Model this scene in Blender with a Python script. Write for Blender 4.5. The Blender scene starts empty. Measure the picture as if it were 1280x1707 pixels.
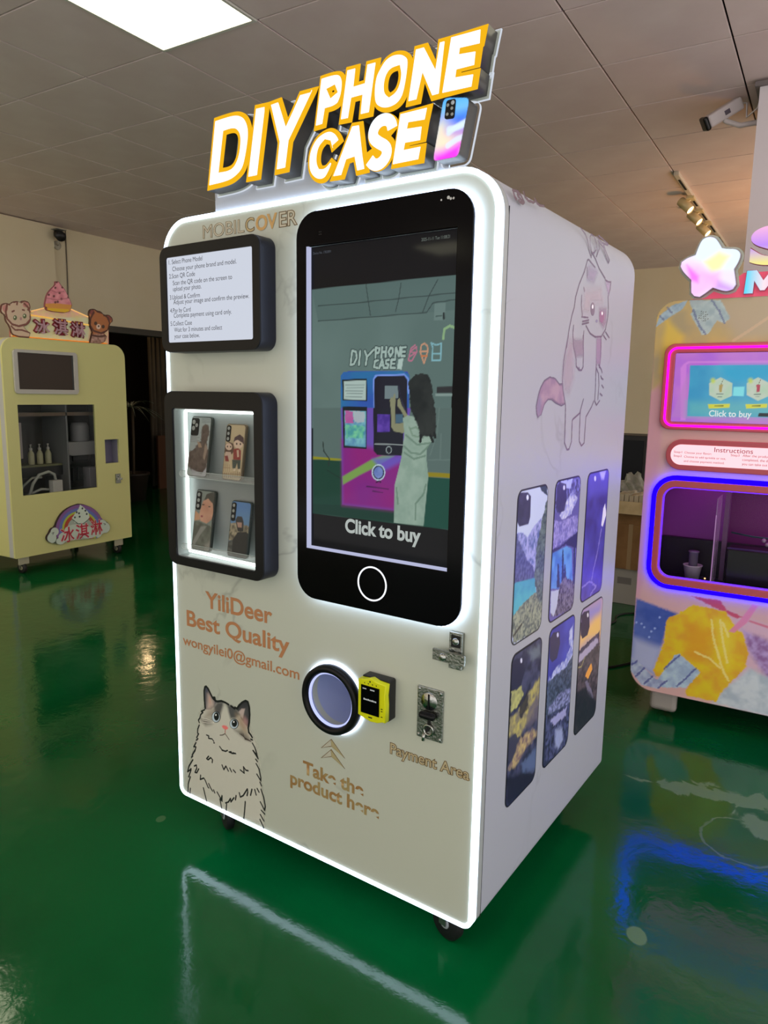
import bpy, bmesh, math, random
import numpy as np
from mathutils import Vector, Matrix
random.seed(7)
SC = bpy.context.scene
COL = SC.collection
R = math.radians

# ---------------------------------------------------------------- camera
cam_data = bpy.data.cameras.new('camera'); cam = bpy.data.objects.new('camera', cam_data); COL.objects.link(cam)
cam_data.sensor_fit = 'HORIZONTAL'; cam_data.sensor_width = 36.0; cam_data.lens = 33.785
cam_data.clip_start = 0.05; cam_data.clip_end = 100
_p, _r, _y = -0.1608, 0.0162, -0.5488
fwd = Vector((math.sin(_y)*math.cos(_p), math.cos(_y)*math.cos(_p), math.sin(_p)))
rgt = Vector((math.cos(_y), -math.sin(_y), 0)); up = rgt.cross(fwd)
r2 = rgt*math.cos(_r) + up*math.sin(_r); u2 = -rgt*math.sin(_r) + up*math.cos(_r)
M = Matrix((r2, u2, -fwd)).transposed().to_4x4(); M.translation = (0, 0, 1.488)
cam.matrix_world = M
SC.camera = cam

# ---------------------------------------------------------------- world and exposure
w = bpy.data.worlds.new('world'); SC.world = w; w.use_nodes = True
w.node_tree.nodes['Background'].inputs[0].default_value = (1.0, 0.95, 0.91, 1)
w.node_tree.nodes['Background'].inputs[1].default_value = 1.45
SC.view_settings.view_transform = 'Standard'; SC.view_settings.look = 'None'
SC.view_settings.exposure = 0.0; SC.view_settings.gamma = 1.0; SC.view_settings.use_curve_mapping = False
PANEL_STRENGTH = 6.5
LED_STRENGTH = 5.5
SPOT_WATTS = 260
ZC = 3.1313                       # ceiling height

# ---------------------------------------------------------------- helpers
def lin(c):
    return tuple((v/255/12.92 if v/255 <= .04045 else ((v/255+.055)/1.055)**2.4) for v in c)
def mat(name, c, rough=.5, metal=0, emit=None, es=0, spec=.5, coat=0, bump=0, bscale=40, alpha=1, trans=0, ior=1.45):
    m = bpy.data.materials.new(name); m.use_nodes = True; nt = m.node_tree
    b = nt.nodes['Principled BSDF']
    b.inputs['Base Color'].default_value = (*lin(c), 1); b.inputs['Roughness'].default_value = rough
    b.inputs['Metallic'].default_value = metal; b.inputs['Specular IOR Level'].default_value = spec
    b.inputs['Coat Weight'].default_value = coat; b.inputs['IOR'].default_value = ior
    b.inputs['Transmission Weight'].default_value = trans; b.inputs['Alpha'].default_value = alpha
    if emit: b.inputs['Emission Color'].default_value = (*lin(emit), 1); b.inputs['Emission Strength'].default_value = es
    if bump:
        n = nt.nodes.new('ShaderNodeTexNoise'); n.inputs['Scale'].default_value = bscale; n.inputs['Detail'].default_value = 4
        tc = nt.nodes.new('ShaderNodeTexCoord'); nt.links.new(tc.outputs['Object'], n.inputs['Vector'])
        bp = nt.nodes.new('ShaderNodeBump'); bp.inputs['Strength'].default_value = bump; bp.inputs['Distance'].default_value = .01
        nt.links.new(n.outputs['Fac'], bp.inputs['Height']); nt.links.new(bp.outputs['Normal'], b.inputs['Normal'])
    return m
def noisy(m, c1, c2, scale, detail=4, lo=.35, hi=.65, coord='Object'):
    nt = m.node_tree; b = nt.nodes['Principled BSDF']
    n = nt.nodes.new('ShaderNodeTexNoise'); n.inputs['Scale'].default_value = scale; n.inputs['Detail'].default_value = detail
    tc = nt.nodes.new('ShaderNodeTexCoord'); nt.links.new(tc.outputs[coord], n.inputs['Vector'])
    r = nt.nodes.new('ShaderNodeValToRGB'); r.color_ramp.elements[0].position = lo; r.color_ramp.elements[1].position = hi
    r.color_ramp.elements[0].color = (*lin(c1), 1); r.color_ramp.elements[1].color = (*lin(c2), 1)
    nt.links.new(n.outputs['Fac'], r.inputs['Fac']); nt.links.new(r.outputs['Color'], b.inputs['Base Color'])
    return m
def glow(name, c, s):
    m = bpy.data.materials.new(name); m.use_nodes = True; nt = m.node_tree
    for n in list(nt.nodes): nt.nodes.remove(n)
    e = nt.nodes.new('ShaderNodeEmission'); e.inputs[0].default_value = (*lin(c), 1); e.inputs[1].default_value = s
    o = nt.nodes.new('ShaderNodeOutputMaterial'); nt.links.new(e.outputs[0], o.inputs[0])
    return m
def print_mat(name, gain=1.0, emit=0.0, rough=.35, spec=.4):
    m = bpy.data.materials.new(name); m.use_nodes = True; nt = m.node_tree; b = nt.nodes['Principled BSDF']
    a = nt.nodes.new('ShaderNodeAttribute'); a.attribute_name = 'col'
    g = nt.nodes.new('ShaderNodeVectorMath'); g.operation = 'SCALE'; g.inputs['Scale'].default_value = gain
    nt.links.new(a.outputs['Color'], g.inputs[0])
    if emit:
        b.inputs['Base Color'].default_value = (.01, .01, .012, 1)
        nt.links.new(g.outputs[0], b.inputs['Emission Color']); b.inputs['Emission Strength'].default_value = emit
    else: nt.links.new(g.outputs[0], b.inputs['Base Color'])
    b.inputs['Roughness'].default_value = rough; b.inputs['Specular IOR Level'].default_value = spec
    nt.links.new(a.outputs['Alpha'], b.inputs['Alpha'])
    return m
def tag(o, label=None, cat=None, group=None, kind=None):
    if label: o['label'] = label
    if cat: o['category'] = cat
    if group: o['group'] = group
    if kind: o['kind'] = kind
    return o
def empty(name, loc=(0, 0, 0), rz=0, label=None, cat=None, group=None, kind=None):
    o = bpy.data.objects.new(name, None); COL.objects.link(o); o.location = loc; o.rotation_euler = (0, 0, rz)
    o.empty_display_size = .1
    return tag(o, label, cat, group, kind)
def link(name, me, m, parent=None, label=None, cat=None, group=None, kind=None, smooth=False):
    o = bpy.data.objects.new(name, me); COL.objects.link(o)
    if m and not me.materials: me.materials.append(m)
    if parent: o.parent = parent
    if smooth: me.shade_smooth()
    return tag(o, label, cat, group, kind)
def copy_tree(o, parent=None):
    c = o.copy(); COL.objects.link(c)
    if parent: c.parent = parent
    for ch in o.children: copy_tree(ch, c)
    return c
def from_bm(bm, name='m'):
    me = bpy.data.meshes.new(name); bmesh.ops.recalc_face_normals(bm, faces=bm.faces); bm.to_mesh(me); bm.free(); return me
def add_box(bm, x0, x1, y0, y1, z0, z1, r=0, seg=2, mtx=None):
    g = bmesh.ops.create_cube(bm, size=1)
    vs = g['verts']
    for v in vs: v.co = Vector(((x0+x1)/2+v.co.x*(x1-x0), (y0+y1)/2+v.co.y*(y1-y0), (z0+z1)/2+v.co.z*(z1-z0)))
    if r:
        es = list({e for v in vs for e in v.link_edges})
        q = bmesh.ops.bevel(bm, geom=es, offset=r, segments=seg, affect='EDGES', profile=.5)
        vs = list({v for v in q['verts']} | {v for v in vs if v.is_valid})
    if mtx:
        for v in vs: v.co = mtx @ v.co
def box(name, x0, x1, y0, y1, z0, z1, m, parent=None, r=0, seg=2, mtx=None, **k):
    bm = bmesh.new(); add_box(bm, x0, x1, y0, y1, z0, z1, r, seg, mtx); return link(name, from_bm(bm, name), m, parent, **k)
def add_tube(bm, pts, rad, seg=10, closed=False, caps=True):
    pts = [Vector(p) for p in pts]; n = len(pts); rings = []; prev = None
    rr = rad if isinstance(rad, (list, tuple)) else [rad]*n
    for i, p in enumerate(pts):
        a = pts[i-1] if (i > 0 or closed) else p; b = pts[(i+1) % n] if (i < n-1 or closed) else p
        t = (b-a).normalized()
        if prev is None:
            s = t.cross(Vector((0, 0, 1))); s = s if s.length > .1 else t.cross(Vector((0, 1, 0))); s.normalize()
        else:
            s = (prev - t*prev.dot(t)).normalized()
        prev = s; q = t.cross(s)
        rings.append([bm.verts.new(p + (s*math.cos(2*math.pi*k/seg)+q*math.sin(2*math.pi*k/seg))*rr[i]) for k in range(seg)])
    for i in range(n if closed else n-1):
        A, B = rings[i], rings[(i+1) % n]
        for k in range(seg): bm.faces.new((A[k], A[(k+1) % seg], B[(k+1) % seg], B[k]))
    if not closed and caps: bm.faces.new(rings[0][::-1]); bm.faces.new(rings[-1])
def tube(name, pts, rad, m, parent=None, seg=10, closed=False, **k):
    bm = bmesh.new(); add_tube(bm, pts, rad, seg, closed); k.setdefault('smooth', True); return link(name, from_bm(bm, name), m, parent, **k)
def add_lathe(bm, prof, seg=24, mtx=None):
    rings = []; new = []
    for (r, z) in prof:
        if r < 1e-6: rings.append([bm.verts.new((0, 0, z))])
        else: rings.append([bm.verts.new((r*math.cos(2*math.pi*k/seg), r*math.sin(2*math.pi*k/seg), z)) for k in range(seg)])
        new += rings[-1]
    for A, B in zip(rings[:-1], rings[1:]):
        for k in range(seg):
            if len(A) == 1 and len(B) == 1: continue
            if len(A) == 1: bm.faces.new((A[0], B[k], B[(k+1) % seg]))
            elif len(B) == 1: bm.faces.new((A[k], A[(k+1) % seg], B[0]))
            else: bm.faces.new((A[k], A[(k+1) % seg], B[(k+1) % seg], B[k]))
    if mtx:
        for v in new: v.co = mtx @ v.co
def lathe(name, prof, m, parent=None, seg=24, mtx=None, **k):
    bm = bmesh.new(); add_lathe(bm, prof, seg, mtx); k.setdefault('smooth', True); return link(name, from_bm(bm, name), m, parent, **k)
TOY = Matrix.Rotation(R(90), 4, 'X')           # z axis of a lathe -> -y (towards the viewer of a front)
def at(x, y, z, rot=None):
    m = Matrix.Translation((x, y, z)); return m @ rot if rot else m
def rr_pts(x0, x1, z0, z1, r, n=8):
    if not isinstance(r, (tuple, list)): r = (r,)*4      # bl br tr tl
    out = []
    for (cx, cz, q, a0) in ((x0, z0, r[0], 180), (x1, z0, r[1], 270), (x1, z1, r[2], 0), (x0, z1, r[3], 90)):
        sx = 1 if cx == x0 else -1; sz = 1 if cz == z0 else -1
        if q <= 0: out.append((cx, cz)); continue
        for k in range(n+1):
            a = R(a0 + 90*k/n); out.append((cx+sx*q+q*math.cos(a), cz+sz*q+q*math.sin(a)))
    return out
def circ(cx, cz, r, n=40, rz=None):
    rz = rz or r
    return [(cx+r*math.cos(2*math.pi*k/n), cz+rz*math.sin(2*math.pi*k/n)) for k in range(n)]
def curve_mesh(splines, depth, bevel=0, bseg=2):
    cu = bpy.data.curves.new('c', 'CURVE'); cu.dimensions = '2D'; cu.fill_mode = 'BOTH'
    cu.extrude = max(depth/2-bevel, 0); cu.bevel_depth = bevel; cu.bevel_resolution = bseg; cu.offset = -bevel
    for s in splines:
        sp = cu.splines.new('POLY'); sp.points.add(len(s)-1)
        for i, p in enumerate(s): sp.points[i].co = (p[0], p[1], 0, 1)
        sp.use_cyclic_u = True
    ob = bpy.data.objects.new('c', cu); COL.objects.link(ob)
    me = bpy.data.meshes.new_from_object(ob); bpy.data.objects.remove(ob); bpy.data.curves.remove(cu)
    return me
def prism(name, outline, y0, y1, m, parent=None, holes=(), bevel=0, plane='XZ', **k):
    """outline in the front plane (x, z), solid from depth y0 (front) to y1"""
    me = curve_mesh([outline]+list(holes), y1-y0, bevel)
    ym = (y0+y1)/2
    n = len(me.vertices); a = np.empty(n*3, 'f'); me.vertices.foreach_get('co', a); a = a.reshape(-1, 3)
    b = np.column_stack((a[:, 0], ym - a[:, 2], a[:, 1])).astype('f')
    me.vertices.foreach_set('co', b.ravel()); me.update()
    me.materials.clear()
    return link(name, me, m, parent, **k)
def poly_offset(pts, d):
    """offset a closed outline outwards by d (mitred)"""
    n = len(pts); area = sum(pts[i][0]*pts[(i+1) % n][1]-pts[(i+1) % n][0]*pts[i][1] for i in range(n))
    s = 1 if area > 0 else -1; out = []
    for i in range(n):
        a, b, c = np.array(pts[i-1], float), np.array(pts[i], float), np.array(pts[(i+1) % n], float)
        e1 = (b-a)/(np.linalg.norm(b-a)+1e-9); e2 = (c-b)/(np.linalg.norm(c-b)+1e-9)
        n1 = np.array((e1[1], -e1[0]))*s; n2 = np.array((e2[1], -e2[0]))*s
        q = n1+n2; L = np.linalg.norm(q)
        q = n1 if L < .2 else q/L; k = 1/max(.45, float(q@n1))
        out.append(tuple(b+q*d*k))
    return out
def smooth_poly(pts, it=2, sharp=50):
    """round the soft corners of a traced outline, keep the sharp ones"""
    pts = [tuple(p) for p in pts]
    for _ in range(it):
        n = len(pts); out = []
        for i in range(n):
            a, b, c = np.array(pts[i-1], float), np.array(pts[i], float), np.array(pts[(i+1) % n], float)
            e1 = b-a; e2 = c-b
            ang = math.degrees(math.acos(max(-1, min(1, float(e1@e2)/(np.linalg.norm(e1)*np.linalg.norm(e2)+1e-9)))))
            if ang > sharp: out.append(tuple(b))
            else: out.append(tuple(b-(e1)*.25)); out.append(tuple(b+e2*.25))
        pts = out
    return pts
def text(name, body, x, z, wid, hgt, y, m, parent=None, bold=0, depth=.0006, fit=True, spacing=1, to3d=None, shear=0, fitbox=False, wire=0, **k):
    """writing on a front; x, z = left end and baseline, wid = full width, hgt = height of the tallest letter"""
    cu = bpy.data.curves.new('t', 'FONT'); cu.body = body; cu.offset = bold; cu.space_character = spacing; cu.shear = shear
    cu.extrude = 0
    if wire: cu.fill_mode = 'NONE'; cu.bevel_depth = wire; cu.bevel_resolution = 1; cu.resolution_u = 6
    ob = bpy.data.objects.new('t', cu); COL.objects.link(ob); bpy.context.view_layer.update()
    me = bpy.data.meshes.new_from_object(ob); bpy.data.objects.remove(ob); bpy.data.curves.remove(cu)
    n = len(me.vertices); a = np.empty(n*3, 'f'); me.vertices.foreach_get('co', a); a = a.reshape(-1, 3)
    sx = wid/(a[:, 0].max()-a[:, 0].min()); sz = hgt/max(a[:, 1].max(), 1e-6)
    if fitbox: sz = hgt/(a[:, 1].max()-a[:, 1].min()); a[:, 1] -= a[:, 1].min()
    X = x+(a[:, 0]-a[:, 0].min())*sx; Z = z+a[:, 1]*sz
    b = np.column_stack((X, y-a[:, 2]*sz if wire else np.full(n, y), Z)) if to3d is None else np.array([to3d(p, q) for p, q in zip(X, Z)])
    me.vertices.foreach_set('co', b.astype('f').ravel()); me.update(); me.materials.clear()
    return link(name, me, m, parent, **k)
# ---- printed pictures: a fine grid with a colour per vertex, composed of shapes
def _hash(ix, iy, s):
    h = (ix.astype(np.int64)*374761393 + iy.astype(np.int64)*668265263 + s*1442695041) & 0x7fffffff
    h = (h ^ (h >> 13)) * 1274126177 & 0x7fffffff
    return (h & 0xffff)/65535.0
def vnoise(x, y, s=0, octv=4):
    out = 0; amp = .5; tot = 0
    for o in range(octv):
        ix, iy = np.floor(x), np.floor(y); fx, fy = x-ix, y-iy
        fx = fx*fx*(3-2*fx); fy = fy*fy*(3-2*fy)
        a = _hash(ix, iy, s+o); b = _hash(ix+1, iy, s+o); c = _hash(ix, iy+1, s+o); d = _hash(ix+1, iy+1, s+o)
        out = out + amp*((a*(1-fx)+b*fx)*(1-fy)+(c*(1-fx)+d*fx)*fy); tot += amp; amp *= .5; x = x*2.03; y = y*2.03
    return out/tot
def seg_dist(X, Y, pts, closed):
    d = np.full(X.shape, 1e9); n = len(pts)
    for i in range(n if closed else n-1):
        x0, y0 = pts[i]; x1, y1 = pts[(i+1) % n]; dx, dy = x1-x0, y1-y0; L = dx*dx+dy*dy+1e-12
        t = np.clip(((X-x0)*dx+(Y-y0)*dy)/L, 0, 1); d = np.minimum(d, (X-x0-t*dx)**2+(Y-y0-t*dy)**2)
    return np.sqrt(d)
def inside(X, Y, pts):
    c = np.zeros(X.shape, bool); n = len(pts)
    for i in range(n):
        x0, y0 = pts[i]; x1, y1 = pts[(i+1) % n]
        if y0 == y1: continue
        c ^= ((y0 > Y) != (y1 > Y)) & (X < (x1-x0)*(Y-y0)/(y1-y0)+x0)
    return c
def paint(name, layers, bounds, res, to3d, m, parent, base=None, mask=None, hole=None, off=(0, 0), **k):
    x0, x1, z0, z1 = bounds; nx = max(2, int(round((x1-x0)/res))); nz = max(2, int(round((z1-z0)/res)))
    gx, gz = np.meshgrid(np.linspace(x0, x1, nx+1), np.linspace(z0, z1, nz+1)); X = gx.ravel()*1000; Y = gz.ravel()*1000
    rgb = np.zeros((X.size, 3)); al = np.zeros(X.size)
    if base is not None: rgb[:] = lin(base); al[:] = 1
    for li, (kd, pts, c, s, a, dist, c2, n) in enumerate(layers):
        P = [(p[0]/10+off[0]*1000, p[1]/10+off[1]*1000) for p in pts]
        if kd == 'p' and s > 3: s *= SOFT
        px = [p[0] for p in P]; py = [p[1] for p in P]; mg = s*2+dist*2+(n if kd == 'l' else 0)+1
        sel = np.where((X > min(px)-mg) & (X < max(px)+mg) & (Y > min(py)-mg) & (Y < max(py)+mg))[0]
        if not sel.size: continue
        x, y = X[sel], Y[sel]
        if dist:
            f = 1/max(dist*2.2, 2)
            xd = x+(vnoise(x*f, y*f, li)-.5)*dist*3; yd = y+(vnoise(x*f+40, y*f+9, li+7)-.5)*dist*3
        else: xd, yd = x, y
        if kd == 'p':
            sd = seg_dist(xd, yd, P, True); sd = np.where(inside(xd, yd, P), -sd, sd)
            cov = np.clip(.5-sd/(s*2), 0, 1); cov = cov*cov*(3-2*cov)
        else:
            sd = seg_dist(xd, yd, P, False); cov = np.clip((n/2*LINE_MM-sd)/max(s, .3)+.5, 0, 1)
        cc = np.array(lin(c))[None, :]
        if c2 is not None:
            f = 1/max(n*1.6, 7); t = np.clip((vnoise(x*f, y*f, li+31, 3)-.5)*2.2+.5, 0, 1)[:, None]; cc = cc*(1-t)+np.array(lin(c2))[None, :]*t
        cov = (cov*a)[:, None]; A0 = al[sel][:, None]; A1 = cov+A0*(1-cov)
        rgb[sel] = np.where(A1 > 1e-5, (cc*cov+rgb[sel]*A0*(1-cov))/np.maximum(A1, 1e-5), rgb[sel]); al[sel] = A1[:, 0]
    if mask is not None:
        P = [(p[0]*1000, p[1]*1000) for p in mask]; sd = seg_dist(X, Y, P, True); sd = np.where(inside(X, Y, P), -sd, sd); al *= np.clip(.5-sd/(res*1000*.8), 0, 1)
    if hole is not None:
        P = [(p[0]*1000, p[1]*1000) for p in hole]; al *= ~inside(X, Y, P)
    idx = np.arange((nx+1)*(nz+1)).reshape(nz+1, nx+1)
    q = np.stack((idx[:-1, :-1], idx[:-1, 1:], idx[1:, 1:], idx[1:, :-1]), -1).reshape(-1, 4)
    q = q[al[q].max(1) > .004]
    used = np.unique(q); rm = np.full(X.size, -1); rm[used] = np.arange(used.size); q = rm[q]
    co = to3d(gx.ravel()[used], gz.ravel()[used]).astype('f')
    me = bpy.data.meshes.new(name); me.vertices.add(used.size); me.vertices.foreach_set('co', co.ravel())
    me.loops.add(q.size); me.loops.foreach_set('vertex_index', q.ravel().astype('i'))
    me.polygons.add(len(q)); me.polygons.foreach_set('loop_start', np.arange(0, q.size, 4, dtype='i'))
    me.update(calc_edges=True)
    at_ = me.color_attributes.new('col', 'FLOAT_COLOR', 'POINT')
    at_.data.foreach_set('color', np.column_stack((rgb[used], al[used])).astype('f').ravel())
    return link(name, me, m, parent, **k)
LINE_MM = 2.4                      # one unit of line width on a print
SOFT = 2.0                         # spread of the soft edges
def front(y): return lambda x, z: np.column_stack((x, np.full(x.shape, y), z))
def side(xw): return lambda d, z: np.column_stack((np.full(d.shape, xw), d, z))
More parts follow.
